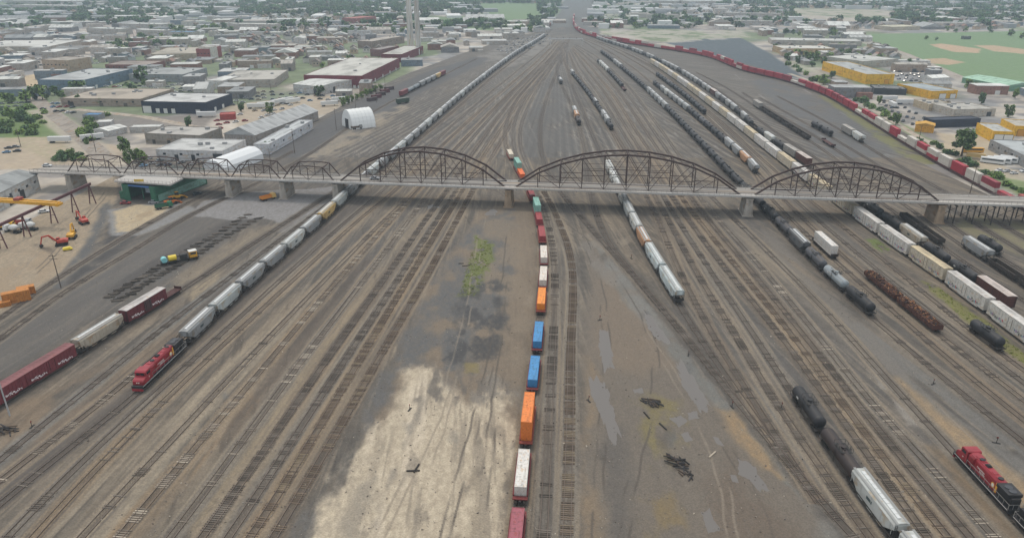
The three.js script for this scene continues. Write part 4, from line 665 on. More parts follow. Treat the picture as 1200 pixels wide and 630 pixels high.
// stacks on well cars ---------------------------------------------------------------
const protoC = {};
function boxAt(hex, L, H, label, x, y, z, turn, group) {
  const k = hex + L + H; let o; if (protoC[k]) o = copyOf(protoC[k], label, x, y, z, turn, group); else { o = thing('container', label, 'container', x, y, z, turn, group); container(o, hex, L, H); protoC[k] = o; } return o;
}
let wellProto = {};
function well(t, s, hex, L, label, group, det = true) {
  let o; const k = hex + L + det; if (wellProto[k]) o = copyOf(wellProto[k], label, 0, 0, 0, 0, group); else { o = thing('well_car', label, 'well car', 0, 0, 0, 0, group); wellCar(o, hex, det, L); wellProto[k] = o; }
  place(o, t, s, 13, false); return o;
}
{ // the container train down the middle: [sighted top centre u, v, colour word, colour, boxes]
  const t = T.C1, list = [[609, 618, 'dusty pink', '#93505c', 1], [613, 551, 'white', '#cdcdc9', 1], [622, 476, 'orange', '#d97f3a', 2], [627, 429, 'blue', '#3f86bd', 1], [632, 388, 'blue', '#3f86bd', 1], [636, 347, 'light orange', '#de8b35', 1], [638.5, 319, 'white', '#cfccc4', 1], [639, 295, 'white', '#cfccc4', 1], [636, 271, 'red', '#94383d', 1], [633, 252, 'red', '#94383d', 1], [627, 236, 'pale green', '#7fb0a6', 2], [621, 224, 'red', '#94383d', 1], [610, 200, 'bright orange', '#dd6e34', 1], [603, 188, 'pale green', '#7fb0a6', 2], [596, 178, 'cream', '#c9c4b4', 1]];
  list.forEach(([u, v, w, hex, n], i) => {
    const H = 2.75, [x, z] = site(u, v, 0.6 + H * n); let best = 1e9, s = 0; for (let j = 0; j < t.pts.length; j++) { const d = (t.pts[j].x - x) ** 2 + (t.pts[j].z - z) ** 2; if (d < best) { best = d; s = t.s[j]; } }
    const o = well(t, s, i % 3 === 2 ? '#7c3c33' : '#6d2f31', 14.9, `dark red well car, ${ord(i)} from the near end, middle container train`, 'well cars of the middle container train');
    const p = o.position, a = o.rotation.y; for (let q = 0; q < n; q++) boxAt(hex, 12.19, H, `${w} container${n > 1 ? (q ? ' on top' : ' below') : ''}, ${ord(i)} from the near end of the middle train`, p.x, p.y + 0.4 + q * (H + 0.02), p.z, a, 'containers of the middle train');
  });
}
{ // the double-stack train curving past at the right
  const t = T.G2; let s = t.near(1262, 282), i = 0; const red = '#a52a3c', dk = '#8f3340', wh = '#c6c4bd', or = '#b5423a';
  const plan = [[red, dk], [red, red], [wh, or], [red, red], [wh, dk], [wh, wh], [red, red], [wh, wh], [red, wh], [wh, red], [wh, wh], [wh, wh], [red, red], [wh, wh], [wh, wh], [wh, red], [wh, red], [wh, wh], [red, red]];
  const word = h => h === wh ? 'off-white' : h === red ? 'red' : h === or ? 'orange red' : 'dark red';
  while (s < t.len - 30 && i < 96) {
    let pr = i < plan.length ? plan[i] : [rnd() < 0.22 ? wh : rnd() < 0.2 ? dk : red, rnd() < 0.15 ? wh : rnd() < 0.3 ? dk : red]; const farr = s > 520; if (farr && i > 90 && rnd() < 0.2) { s += 15; i++; continue; }
    const o = well(t, s + 7.5, '#4a2628', 14.9, `well car under the ${ord(i)} stack from the right edge, curving train`, 'well cars of the curving container train', !farr);
    const p = o.position, a = o.rotation.y; [0, 1].forEach(q => { if (q && hash(i, 7) < (farr ? 0.4 : 0.12)) return; boxAt(pr[q], farr ? 13.7 : 12.19, 2.75, `${word(pr[q])} container ${q ? 'on top' : 'below'}, ${ord(i)} stack from the right edge, curving train`, p.x, p.y + (farr ? 1.36 : 0.4) + q * 2.77, p.z, a, 'containers of the curving train'); });
    s += 15.1; i++;
  }
}
// ------------------------------------------------------------------ the road bridge over the yard
const BR = { slope: 0.12, d0: 302, deck: 9.2 };
const brTurn = -Math.atan(BR.slope), brC = Math.cos(brTurn);
const bridge = thing('truss_bridge', 'long rusty steel truss road bridge on concrete piers crossing the whole yard', 'bridge', 0, 0, -BR.d0, brTurn);
function brX(u) { let a = -400, b = 500; for (let i = 0; i < 50; i++) { const m = (a + b) / 2, x = m * brC, d = BR.d0 - BR.slope * x, w = d * CT + (CAM_H - BR.deck) * ST; if (CX + FOCAL * x / w < u) a = m; else b = m; } return a; }
const brPt = (X, y, z) => { const c = Math.cos(brTurn), s = Math.sin(brTurn); return [X * c + z * s, y, -BR.d0 - X * s + z * c]; };
const trussMat = painted('#443330', 0.75, 1), concrete = painted('#a8a49c', 0.9, 2), tanConcrete = painted('#9d8c77', 0.9, 2), fasciaMat = painted('#b4b5b3', 0.9, 0), steelMat = painted('#3c3836', 0.8, 1);
{
  const XL = -232, XR = 330, W = 13, top = BR.deck;
  part('roadway', slab(XR - XL, 0.25, 8.2, (XR + XL) / 2, top - 0.25, -6.6), painted('#9a9893', 0.92, 2), bridge);
  part('sidewalk', slab(XR - XL, 0.4, 2.2, (XR + XL) / 2, top - 0.25, -1.35), painted('#b7b8b5', 0.92, 0), bridge);
  part('sidewalk', slab(XR - XL, 0.4, 2.2, (XR + XL) / 2, top - 0.25, -11.85), painted('#b7b8b5', 0.92, 0), bridge);
  for (const z of [0, -12.95]) part('fascia', slab(XR - XL, 0.75, 0.25, (XR + XL) / 2, top - 0.62, z - 0.13), fasciaMat, bridge);
  for (const z of [-2.2, -6.6, -11]) part('girder', slab(XR - XL, 0.95, 0.5, (XR + XL) / 2, top - 1.25, z), steelMat, bridge);
  for (let X = XL + 3; X < XR; X += 6.6) part('floor_beam', slab(0.4, 0.7, 12.2, X, top - 0.96, -6.5), steelMat, bridge);
  // handrails: posts and rails
  for (const z of [-0.3, -12.7]) {
    const l = [0.45, 0.8, 1.15].map(y => box(XR - XL, 0.06, 0.06, (XR + XL) / 2, top + 0.15 + y, z)); for (let X = XL; X <= XR; X += 2.2) l.push(slab(0.09, 1.25, 0.09, X, top + 0.1, z));
    part('handrail', mg(l), painted('#8e8b87', 0.7, 0), bridge);
  }
  // kerb-side guard rails between roadway and trusses
  for (const z of [-2.75, -10.45]) part('guard_rail', mg([box(XR - XL, 0.3, 0.08, (XR + XL) / 2, top + 0.65, z), ...Array.from({ length: 140 }, (_, i) => slab(0.12, 0.7, 0.1, XL + 2 + i * 4, top, z))]), painted('#9a9894', 0.7, 1), bridge);
  // lamp posts along the far side
  // trusses
  const mk = (name, a, b, w, d, parent) => part(name, bar(a, b, w, d), trussMat, parent);
  function span(X0, X1, hm, n, power) {
    const px = i => X0 + (X1 - X0) * i / n, hh = i => { const t = i / n; return hm * Math.pow(Math.max(0, 4 * t * (1 - t)), power); };
    for (const z of [-2.3, -10.9]) {
      const t = part('truss', slab(X1 - X0, 0.5, 0.42, (X0 + X1) / 2, top - 0.3, z), trussMat, bridge);
      for (let i = 0; i < n; i++) { mk('top_chord', [px(i), top + hh(i) + 0.1, z], [px(i + 1), top + hh(i + 1) + 0.1, z], 0.74, 0.7, t); }
      for (let i = 1; i < n; i++) mk('post', [px(i), top, z], [px(i), top + hh(i), z], 0.36, 0.36, t);
      for (let i = 1; i < n - 1; i++) { const l = i < n / 2; mk('diagonal', [px(l ? i : i + 1), top + hh(l ? i : i + 1), z], [px(l ? i + 1 : i), top + 0.1, z], 0.22, 0.2, t); if (n > 5 && (i === Math.floor(n / 2) || i === Math.floor(n / 2) - 1 || i === 2 || i === n - 3)) mk('diagonal', [px(l ? i + 1 : i), top + hh(l ? i + 1 : i), z], [px(l ? i : i + 1), top + 0.1, z], 0.16, 0.15, t); }
      if (n > 5) for (let i = 1; i < n - 1; i++) { const y = Math.min(hh(i), hh(i + 1)) * 0.46; mk('strut', [px(i), top + y, z], [px(i + 1), top + y, z], 0.26, 0.24, t); if (i > 2 && i < n - 3) mk('strut', [px(i), top + y * 1.5, z], [px(i + 1), top + y * 1.5, z], 0.14, 0.12, t); }
    }
    if (n > 5) for (let i = 2; i <= n - 2; i++) {      // sway frames and top lateral bracing
      part('sway_strut', bar([px(i), top + hh(i), -2.3], [px(i), top + hh(i), -10.9], 0.3, 0.3), trussMat, bridge);
      if (hh(i) > 8) part('sway_strut', bar([px(i), top + hh(i) * 0.62, -2.3], [px(i), top + hh(i) * 0.62, -10.9], 0.2, 0.2), trussMat, bridge);
      if (i < n - 2) { part('lateral_brace', bar([px(i), top + hh(i), -2.3], [px(i + 1), top + hh(i + 1), -10.9], 0.16, 0.14), trussMat, bridge); part('lateral_brace', bar([px(i), top + hh(i), -10.9], [px(i + 1), top + hh(i + 1), -2.3], 0.16, 0.14), trussMat, bridge); }
    }
  }
  span(brX(397), brX(590), 14.6, 8, 0.86);
  span(brX(604), brX(868), 15.6, 10, 0.86);
  span(brX(886), brX(1103), 13.2, 9, 0.86);
  for (const [a, b] of [[75, 138], [141, 206], [208, 266], [268, 326], [329, 389]]) {
    const X0 = brX(a), X1 = brX(b), L = X1 - X0, h = 6;
    for (const z of [-2.3, -10.9]) {
      const t = part('truss', slab(L, 0.45, 0.4, (X0 + X1) / 2, top - 0.3, z), trussMat, bridge), P = f => X0 + L * f;
      const N = [[0, 0], [0.2, h], [0.5, h + 0.5], [0.8, h], [1, 0]]; for (let i = 0; i < 4; i++) mk('top_chord', [P(N[i][0]), top + N[i][1], z], [P(N[i + 1][0]), top + N[i + 1][1], z], 0.45, 0.4, t);
      for (const f of [0.2, 0.5, 0.8]) mk('post', [P(f), top, z], [P(f), top + h, z], 0.24, 0.24, t);
      mk('diagonal', [P(0.2), top + h, z], [P(0.5), top, z], 0.16, 0.16, t); mk('diagonal', [P(0.8), top + h, z], [P(0.5), top, z], 0.16, 0.16, t);
      mk('strut', [P(0.2), top + h * 0.5, z], [P(0.8), top + h * 0.5, z], 0.14, 0.14, t);
    }
    for (const f of [0.2, 0.8]) part('sway_strut', bar([X0 + L * f, top + h, -2.3], [X0 + L * f, top + h, -10.9], 0.28, 0.28), trussMat, bridge);
  }
  // concrete piers, tapered, with a cap
  for (const [u, w, m] of [[76, 3, concrete], [140, 2.4, concrete], [264, 2.8, concrete], [328, 2.8, concrete], [391, 2.8, concrete], [595, 2.8, tanConcrete], [880, 3.2, concrete], [1107, 3.2, tanConcrete]]) {
    const X = brX(u), p = part('pier', prism([[-w * 0.42, top - 1.9], [-w * 0.62, 0], [w * 0.62, 0], [w * 0.42, top - 1.9]], 10.4, 0.15).translate(X, 0, -5.6), m, bridge);
    part('pier_cap', slab(w, 0.6, 12.2, X, top - 1.87, -6.4), m, p); part('footing', slab(w * 1.5, 0.25, 11.4, X, 0, -5.6), m, p);
  }
  // steel trestle at the right-hand approach
  for (let X = brX(1125); X < XR; X += 7.4) { const t = part('trestle_bent', slab(0.5, 0.5, 11.6, X, top - 1.8, -6.5), steelMat, bridge); for (const z of [-1.4, -6.5, -11.6]) part('column', slab(0.36, top - 1.8, 0.36, X, 0, z), steelMat, t); part('brace', bar([X, 0.6, -1.4], [X, top - 2, -11.6], 0.16), steelMat, t); part('brace', bar([X, 0.6, -11.6], [X, top - 2, -1.4], 0.16), steelMat, t); }
}
{ // wider deck apron over the green shop at the left
  const P = [[133, 211.5], [199, 216], [214, 208.5], [152, 203.5]].map(([u, v]) => site(u, v, 9)); const s = new THREE.Shape(P.map(([x, z]) => new THREE.Vector2(x, -z)));
  const g = new THREE.ExtrudeGeometry(s, { depth: 0.7, bevelEnabled: false }).rotateX(-Math.PI / 2).translate(0, 8.35, 0);
  const o = thing('deck_apron', 'grey concrete deck apron beside the bridge above the green shop', 'deck'); part('slab', g, fasciaMat, o);
  const l = []; for (let i = 0; i < 2; i++) { const a = P[i], b = P[i + 1], n = Math.round(Math.hypot(b[0] - a[0], b[1] - a[1]) / 2); for (let k = 0; k <= n; k++) { const t = k / n; l.push(slab(0.08, 1.2, 0.08, a[0] + (b[0] - a[0]) * t, 9.05, a[1] + (b[1] - a[1]) * t)); } for (const y of [9.6, 10.2]) l.push(bar([a[0], y, a[1]], [b[0], y, b[1]], 0.07)); }
  part('handrail', mg(l), painted('#8e8b87', 0.7, 0), o);
  const [x, z] = site(162, 210.5, 10); const sg = thing('banner', 'small yellow banner on the handrail above the green shop', 'banner', x, 9.15, z, 0.03); part('sheet', slab(4.4, 1.1, 0.06), mat('#d9b62c', 0.7), sg); part('post', mg([slab(0.1, 1.3, 0.1, -2, 0, -0.08), slab(0.1, 1.3, 0.1, 2, 0, -0.08)]), steelDark, sg);
}
// ------------------------------------------------------------------ buildings
// a, b: near bottom corners, c: far bottom corner next to b (all sighted on the ground); local x runs a -> b, local z = 0 is the near face, -z goes back
const roofNoise = [0, 1, 2].map(v => grimeTexture(128, 128, (u, w) => { const n = fbm(u * 6 + v * 13, w * 6, 4), p = vn(u * 24, w * 2 + v * 5), m = 255 * clamp(0.99 - 0.15 * sstep(0.45, 0.75, n) - 0.05 * sstep(0.6, 0.9, p)); return [m, m, m * 0.985]; }));
const roofMat = (hex, v = 0) => mats[`r${hex}_${v}`] ??= new THREE.MeshStandardMaterial({ color: hex, roughness: 0.85, map: roofNoise[v % 3] });
const glass = mat('#2a333a', 0.15), doorW = mat('#c9cac8', 0.7);
const reserved = [];                                  // ground circles kept free of scattered things
function shed(name, label, cat, { a, b, c, h, wall = '#9a9790', roof = '#a5a6a6', ridge = 0, along = 'x', doors = [], side = [], windows = 0, vents = 0, skylights = 0, parapet = 0.5, band, group, depth, len }) {
  const A = site(...a), B = site(...b); let L = Math.hypot(B[0] - A[0], B[1] - A[1]); const turn = Math.atan2(-(B[1] - A[1]), B[0] - A[0]); let D = depth;
  if (c) { const C = site(...c), nx = Math.sin(turn), nz = Math.cos(turn); D = Math.abs((C[0] - B[0]) * nx + (C[1] - B[1]) * nz); D = Math.max(D, 5); } if (len) L = len;
  const o = thing(name, label, cat, A[0], 0, A[1], turn, group), wm = painted(wall, 0.85, 0), rm = roofMat(roof, Math.floor(L) % 3);
  reserved.push([A[0] + Math.cos(turn) * L / 2 - Math.sin(turn) * D / 2, A[1] - Math.sin(turn) * L / 2 - Math.cos(turn) * D / 2, Math.max(L, D) * 0.6]);
  const w = part('wall', slab(L, h, D, L / 2, 0, -D / 2), wm, o);
  if (ridge) {
    const g = along === 'x' ? prismX([[-D / 2 - 0.4, h - 0.05], [-D / 2 - 0.4, h + 0.12], [0, h + ridge + 0.15], [D / 2 + 0.4, h + 0.12], [D / 2 + 0.4, h - 0.05]], L + 0.8).translate(L / 2, 0, -D / 2) : prism([[-L / 2 - 0.4, h - 0.05], [-L / 2 - 0.4, h + 0.12], [0, h + ridge + 0.15], [L / 2 + 0.4, h + 0.12], [L / 2 + 0.4, h - 0.05]], D + 0.8).translate(L / 2, 0, -D / 2);
    part('roof', g, rm, o);
  } else {
    part('roof', slab(L - 0.5, 0.15, D - 0.5, L / 2, h + 0.002, -D / 2), rm, o);
    if (parapet) part('parapet', mg([slab(L + 0.1, parapet, 0.25, L / 2, h, -0.1), slab(L + 0.1, parapet, 0.25, L / 2, h, -D + 0.1), slab(0.25, parapet, D - 0.45, 0.1, h, -D / 2), slab(0.25, parapet, D - 0.45, L - 0.1, h, -D / 2)]), wm, o);
  }
  for (const [t, w2, hh, hex] of doors) { const d = part('door', slab(w2, hh, 0.12, t * L, 0.02, 0.06), hex ? mat(hex, 0.6) : doorW, o); part('frame', mg([slab(0.15, hh + 0.15, 0.2, t * L - w2 / 2 - 0.08, 0, 0.06), slab(0.15, hh + 0.15, 0.2, t * L + w2 / 2 + 0.08, 0, 0.06), slab(w2 + 0.3, 0.15, 0.2, t * L, hh + 0.04, 0.06)]), steelDark, d); }
  for (const [t, w2, hh, hex] of side) part('door', slab(0.12, hh, w2, L + 0.06, 0.02, -t * D), hex ? mat(hex, 0.6) : doorW, o);
  for (let i = 0; i < windows; i++) part('window', slab(1.6, 1.1, 0.1, L * (i + 0.5) / windows, h * 0.55, 0.05), glass, o);
  for (let i = 0; i < vents; i++) part('roof_unit', slab(rr(1.2, 3), rr(0.8, 1.6), rr(1.2, 2.5), L * rr(0.1, 0.9), ridge ? h + ridge * 0.5 : h + 0.15, -D * rr(0.15, 0.85)), mat('#8d8f90', 0.6, 0.2), o);
  for (let i = 0; i < skylights; i++) part('skylight', slab(1.2, 0.25, 2.4, L * (i + 0.5) / skylights, h + 0.15, -D / 2), mat('#c8cdd0', 0.3), o);
  if (band) part('wall_band', slab(L + 0.04, band[0], D + 0.04, L / 2, 0.01, -D / 2), painted(band[1], 0.85, 2), o);
  return { o, L, D, h };
}
// left bank
shed('warehouse', 'long blue grey metal warehouse with pale flat roof at the upper left', 'warehouse', { a: [46, 106], b: [101, 106.5], c: [158, 92], h: 9, wall: '#62788a', roof: '#a7abad', doors: [[0.62, 4, 3.5], [0.78, 4, 3.5], [0.35, 3, 3, '#333940']], vents: 5, side: [[0.2, 3, 3], [0.5, 3, 3]] });
shed('warehouse', 'low grey roofed warehouse behind the blue grey one', 'warehouse', { a: [152, 96], b: [216, 96.5], c: [229, 88], h: 7, wall: '#8b9296', roof: '#989c9d', vents: 6, doors: [[0.3, 3, 3]] });
shed('warehouse', 'long low brown brick warehouse with blank front wall', 'warehouse', { a: [72, 124], b: [166, 125], c: [178, 112], h: 5.5, wall: '#948a80', roof: '#a39a8f', vents: 6, doors: [[0.12, 4, 3.2, '#2a2a2c'], [0.5, 2.4, 2.4, '#5b5650'], [0.8, 2.4, 2.4, '#5b5650']], windows: 5 });
shed('warehouse', 'navy blue warehouse with white roof and five white dock doors', 'warehouse', { a: [167, 132], b: [243, 133.5], c: [266, 122], h: 8, wall: '#262f42', roof: '#b9bbbc', doors: [[0.08, 6.5, 5], [0.24, 3, 3.4], [0.36, 3, 3.4], [0.48, 3, 3.4], [0.86, 3.5, 3]], vents: 3, side: [[0.3, 3, 3], [0.6, 3, 3]] });
shed('shop_building', 'tan grey flat roofed building behind the white walled shop', 'building', { a: [171, 168], b: [236, 171], c: [254, 161], h: 6, wall: '#86837c', roof: '#a9a7a4', vents: 4, doors: [[0.15, 1.6, 2.4, '#343434'], [0.42, 1.6, 2.4, '#343434'], [0.58, 1.6, 2.4, '#343434']] });
shed('shop_building', 'white walled flat roofed shop behind the parked cars', 'building', { a: [184, 187], b: [262, 189], c: [297, 175], h: 5.4, wall: '#bfc2c4', roof: '#b4b6b7', vents: 5, windows: 4, doors: [[0.3, 1.8, 3, '#2c2f33'], [0.55, 1.8, 3, '#2c2f33'], [0.92, 5, 4, '#35393e']] });
shed('warehouse', 'grey gabled warehouse with wide pale metal roof left of the tracks', 'warehouse', { a: [264, 168], b: [300, 170], c: [352, 139], h: 6, ridge: 4.5, along: 'z', wall: '#8f8c88', roof: '#a6a9ac', doors: [[0.3, 2, 2.6, '#55504c']] });
shed('warehouse', 'long white metal shed standing alongside the left tracks', 'warehouse', { a: [316, 181], b: [367, 151], h: 5.6, depth: 9, wall: '#bcc1c6', roof: '#b3b8bc', vents: 3, windows: 5 });
{ const A = site(262, 205), B = site(308, 187), t = Math.atan2(-(B[1] - A[1]), B[0] - A[0]), L = Math.hypot(B[0] - A[0], B[1] - A[1]); const o = thing('fabric_shelter', 'long white fabric covered shelter right behind the bridge', 'shelter', A[0], 0, A[1], t); reserved.push([(A[0] + B[0]) / 2, (A[1] + B[1]) / 2, 20]);
  part('cover', prismX([[-6.5, 0], [-6.5, 3.6], [-5, 5.6], [-2, 7.2], [2, 7.2], [5, 5.6], [6.5, 3.6], [6.5, 0]], L, 0.1).translate(L / 2, 0, -6), mat('#d4d8da', 0.55), o); part('end_frame', mg([bar([-0.05, 0, -12.4], [-0.05, 4, -12.4], 0.25), bar([-0.05, 0, 0.4], [-0.05, 4, 0.4], 0.25)]), mat('#8f9598', 0.6), o); }
shed('workshop', 'pale grey workshop in front of the maroon warehouse', 'building', { a: [344, 108], b: [376, 111], c: [393, 101], h: 7, ridge: 1.5, along: 'x', wall: '#b6b9b9', roof: '#c2c5c5', doors: [[0.3, 3, 3.4], [0.8, 3, 4.5, '#3a3d40']], side: [[0.4, 3, 4.5, '#3a3d40']] });
shed('warehouse', 'large maroon warehouse with flat white roof beside the upper tracks', 'warehouse', { a: [357, 102.3], b: [425, 103.3], c: [465, 80], h: 10.5, wall: '#71323c', roof: '#b9b9b5', parapet: 0.4, vents: 2, band: [1.4, '#8f8f8d'], doors: [[0.62, 2.4, 2.6], [0.7, 2.4, 2.6], [0.78, 2.4, 2.6], [0.86, 2.4, 2.6], [0.94, 2.4, 2.6]], side: [[0.12, 3, 3], [0.3, 3, 3], [0.5, 3, 3], [0.7, 3, 3], [0.88, 3, 3]] });
shed('warehouse', 'smaller maroon warehouse with grey roof behind the large maroon one', 'warehouse', { a: [447, 72.6], b: [471, 73], c: [487, 62], h: 8.5, wall: '#6f343c', roof: '#b0b0ac', side: [[0.3, 4, 4], [0.8, 4, 7, '#c4c6c4']] });
shed('brick_block', 'small red brown brick block at the foot of the two chimneys', 'building', { a: [434, 66], b: [446, 66.5], c: [450, 61], h: 8, wall: '#7b5a58', roof: '#8f8a88' });
shed('power_house', 'long brown power house row left of the two chimneys', 'building', { a: [436, 57], b: [474, 50], h: 9, depth: 22, wall: '#8c7f78', roof: '#a9a39b', vents: 3, windows: 6 });
shed('warehouse', 'wide grey flat roofed warehouse above the navy one', 'warehouse', { a: [256, 103], b: [322, 102], c: [340, 90], h: 6.5, wall: '#a3a09a', roof: '#aaa8a3', vents: 5 });
shed('workshop', 'white boxy workshop left of the wide grey warehouse', 'building', { a: [243, 104], b: [262, 104.5], c: [271, 98], h: 7, wall: '#c0c2c1', roof: '#cbcdcc' });
shed('trailer_shed', 'low white shed beside the navy warehouse', 'building', { a: [214, 107], b: [238, 107], c: [241, 104], h: 4, wall: '#c2c4c4', roof: '#cfd1d0', ridge: 0.8 });
shed('warehouse', 'tan brown flat warehouse with red corner block in the hazy district', 'warehouse', { a: [176, 71], b: [231, 70], c: [240, 62], h: 7, wall: '#a59c8c', roof: '#a7a196', vents: 6 });
shed('brick_block', 'red brick block joined to a white tower in the hazy district', 'building', { a: [231, 70], b: [247, 70], c: [250, 66], h: 12, wall: '#8d4a48', roof: '#a59a95', windows: 4 });
shed('tower_block', 'plain white stair tower beside the red brick block', 'tower', { a: [248, 70], b: [256, 69], c: [258, 66], h: 14, wall: '#c4c5bd', roof: '#b5b5b0' });
shed('brick_block', 'long dark red brick warehouse beyond the blue grey one', 'warehouse', { a: [124, 83], b: [176, 83], c: [182, 78], h: 6, wall: '#7a4f4a', roof: '#8d827c', windows: 8 });
shed('office_block', 'beige three storey block with rows of windows beyond the blue grey warehouse', 'building', { a: [51, 83], b: [82, 84], c: [88, 79], h: 11, wall: '#a59684', roof: '#9c968e', windows: 7 });
shed('warehouse', 'long pale flat warehouse at the far left', 'warehouse', { a: [-40, 62], b: [60, 61], c: [70, 53], h: 7, wall: '#a8a39b', roof: '#bfc0be', vents: 7, doors: [[0.52, 6, 4, '#303338']] });
shed('house_block', 'red brown building in the houses above the maroon warehouse', 'building', { a: [401, 29], b: [418, 29.5], c: [420, 26], h: 12, wall: '#8a5650', roof: '#a3665f' });
[[8, 4, 92, 5, 30, '#c4c6c4'], [112, 3, 160, 3, 26, '#c9cac6'], [14, 10, 88, 11, 24, '#b9bbb8'], [168, 6, 200, 6, 22, '#b5b6b4'], [205, 12, 262, 13, 30, '#b2b4b3'], [140, 34, 190, 35, 34, '#b6bab9'], [160, 42, 194, 43, 22, '#c2c4c2'], [102, 40, 142, 41, 26, '#bcc2c0'], [268, 34, 322, 35, 22, '#c2c4c1'], [196, 45, 226, 45, 24, '#5f83a0'], [800, 5, 850, 5, 40, '#c0c2c1'], [760, 4, 792, 5, 40, '#a9abab'], [850, 20, 915, 21, 20, '#c4c5c2'], [860, 30, 905, 31, 20, '#b5b6b2']].forEach(([u0, v0, u1, v1, dep, rf], i) => shed('long_warehouse', `long pale warehouse, ${ord(i)} of the wide far roofs in the hazy districts`, 'warehouse', { a: [u0, v0], b: [u1, v1], depth: dep * (v0 < 15 ? 1.8 : 1), h: 9, wall: '#a5a49f', roof: rf, vents: 3, group: 'wide far warehouse roofs' }));
shed('lean_to_shed', 'white tarpaulin roofed shed right of the level crossing', 'shed', { a: [128, 160], b: [149, 155], depth: 13, h: 3.6, wall: '#b9bbba', roof: '#d0d2d1', ridge: 1.2 });
shed('lean_to_shed', 'smaller white roofed shed behind the tarpaulin roofed one', 'shed', { a: [113, 150], b: [131, 149], depth: 10, h: 3.4, wall: '#b0b1b0', roof: '#cbcdcc' });
shed('lean_to_shed', 'blue tarpaulin covered shed left of the lot below the navy warehouse', 'shed', { a: [97, 140], b: [116, 140], depth: 8, h: 3, wall: '#8a8f92', roof: '#4f7fae' });
shed('lean_to_shed', 'long low white roof right of the tarpaulin sheds', 'shed', { a: [152, 156], b: [188, 155], depth: 9, h: 3.4, wall: '#a9aaa8', roof: '#c3c5c4' });
shed('lean_to_shed', 'red painted equipment shed behind the gabled warehouse', 'shed', { a: [258, 141], b: [276, 140], depth: 9, h: 3.6, wall: '#97403a', roof: '#a5504a' });
// smokestacks
{ let i = 0; for (const [u, v, H, r, hex] of [[481.5, 58, 72, 4.4, '#c6c6c1'], [490.5, 63, 86, 3.6, '#b5b5b0']]) { const [x, z] = site(u, v); const o = thing('smokestack', i ? 'taller thinner grey chimney standing to the right of its twin' : 'broad pale concrete chimney standing to the left of its twin', 'chimney', x, 0, z, 0, 'pair of tall chimneys'); part('shaft', cyl(r * 0.74, r, H, 20, 0, H / 2, 0), painted(hex, 0.9, i), o); part('rim', cyl(r * 0.8, r * 0.8, 1.5, 20, 0, H - 0.7, 0), mat('#7d7a74', 0.9), o); part('base', slab(r * 2.6, 4, r * 2.6), painted('#8d857c', 0.9, 1), o); reserved.push([x, z, 12]); i++; } }
// domed fabric shed
{ const [x, z] = site(413, 152), o = thing('domed_shed', 'white barrel vaulted fabric shed with dark door beside the left tracks', 'shed', x, 0, z, 0.62), R = 8.6, L = 17; reserved.push([x + 8, z - 8, 18]);
  const P = []; for (let i = 0; i <= 14; i++) { const a = Math.PI * i / 14; P.push([-Math.cos(a) * R, Math.sin(a) * R * 1.4]); }
  part('cover', prism(P, L, 0.1).rotateY(Math.PI / 2).translate(L / 2, 0, -R), mat('#dadddc', 0.6), o); part('door', slab(0.15, 6, 5.2, -0.06, 0, -R), mat('#2c2a2b', 0.8), o); for (let i = 0; i <= 6; i++) part('arch_rib', new THREE.TorusGeometry(R, 0.1, 5, 18, Math.PI).scale(1, 1.4, 1).rotateY(Math.PI / 2).translate(0.3 + i * (L - 0.6) / 6, 0, -R), mat('#d2d5d4', 0.6), o); }
// green shop under the apron
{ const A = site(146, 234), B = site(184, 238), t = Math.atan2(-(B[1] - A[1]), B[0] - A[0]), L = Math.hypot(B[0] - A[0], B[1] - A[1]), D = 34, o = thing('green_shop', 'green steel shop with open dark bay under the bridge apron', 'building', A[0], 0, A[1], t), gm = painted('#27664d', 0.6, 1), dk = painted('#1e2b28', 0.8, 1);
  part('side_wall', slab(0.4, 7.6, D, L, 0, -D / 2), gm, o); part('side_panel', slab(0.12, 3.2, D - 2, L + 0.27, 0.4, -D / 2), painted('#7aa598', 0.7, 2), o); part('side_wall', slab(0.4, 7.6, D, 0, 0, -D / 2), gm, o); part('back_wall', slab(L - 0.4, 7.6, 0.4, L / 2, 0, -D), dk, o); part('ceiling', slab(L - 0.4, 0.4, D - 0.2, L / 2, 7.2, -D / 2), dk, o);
  part('front_panel', slab(3.4, 7.6, 0.4, 2, 0, 0.05), gm, o); part('front_panel', slab(2.6, 7.6, 0.4, L - 1.4, 0, 0.05), gm, o); part('front_beam', slab(L - 6.6, 0.7, 0.3, L / 2 + 0.3, 6.9, 0.05), mat('#335f96', 0.6), o); part('inner_panel', slab(4.4, 3.2, 0.3, L * 0.62, 3.2, -4), painted('#8fa3b0', 0.7, 1), o); part('inner_post', slab(0.4, 7, 0.4, L * 0.45, 0, -3), gm, o);
  part('lean_to', slab(3.2, 3.4, 6, -1.9, 0, -4), gm, o); }
// right bank
const YEL = '#d9ae2c';
shed('yellow_warehouse', 'large yellow warehouse with grey roof beside the park road', 'warehouse', { a: [1014, 98.5], b: [1047, 98.5], c: [1022, 82], depth: 62, h: 8.5, wall: YEL, roof: '#a2a6a7', doors: [[0.75, 4, 4, '#c98f28']], vents: 2 });
shed('yellow_warehouse', 'medium yellow warehouse with blue grey roof right of the large yellow one', 'warehouse', { a: [1090.5, 116], b: [1121, 115], c: [1103, 105], depth: 45, h: 6, wall: '#d5a82c', roof: '#98a2a8', doors: [[0.45, 6, 4, '#cfd0cc'], [0.85, 5, 3.6, '#cfd0cc']] });
shed('yellow_warehouse', 'yellow garage with two white doors behind the big tree', 'garage', { a: [1162, 166], b: [1187, 167], depth: 26, h: 6.2, wall: '#d9ae2e', roof: '#a9abaa', doors: [[0.3, 5, 4.6, '#cfd0cc'], [0.75, 5, 4.6, '#cfd0cc']] });
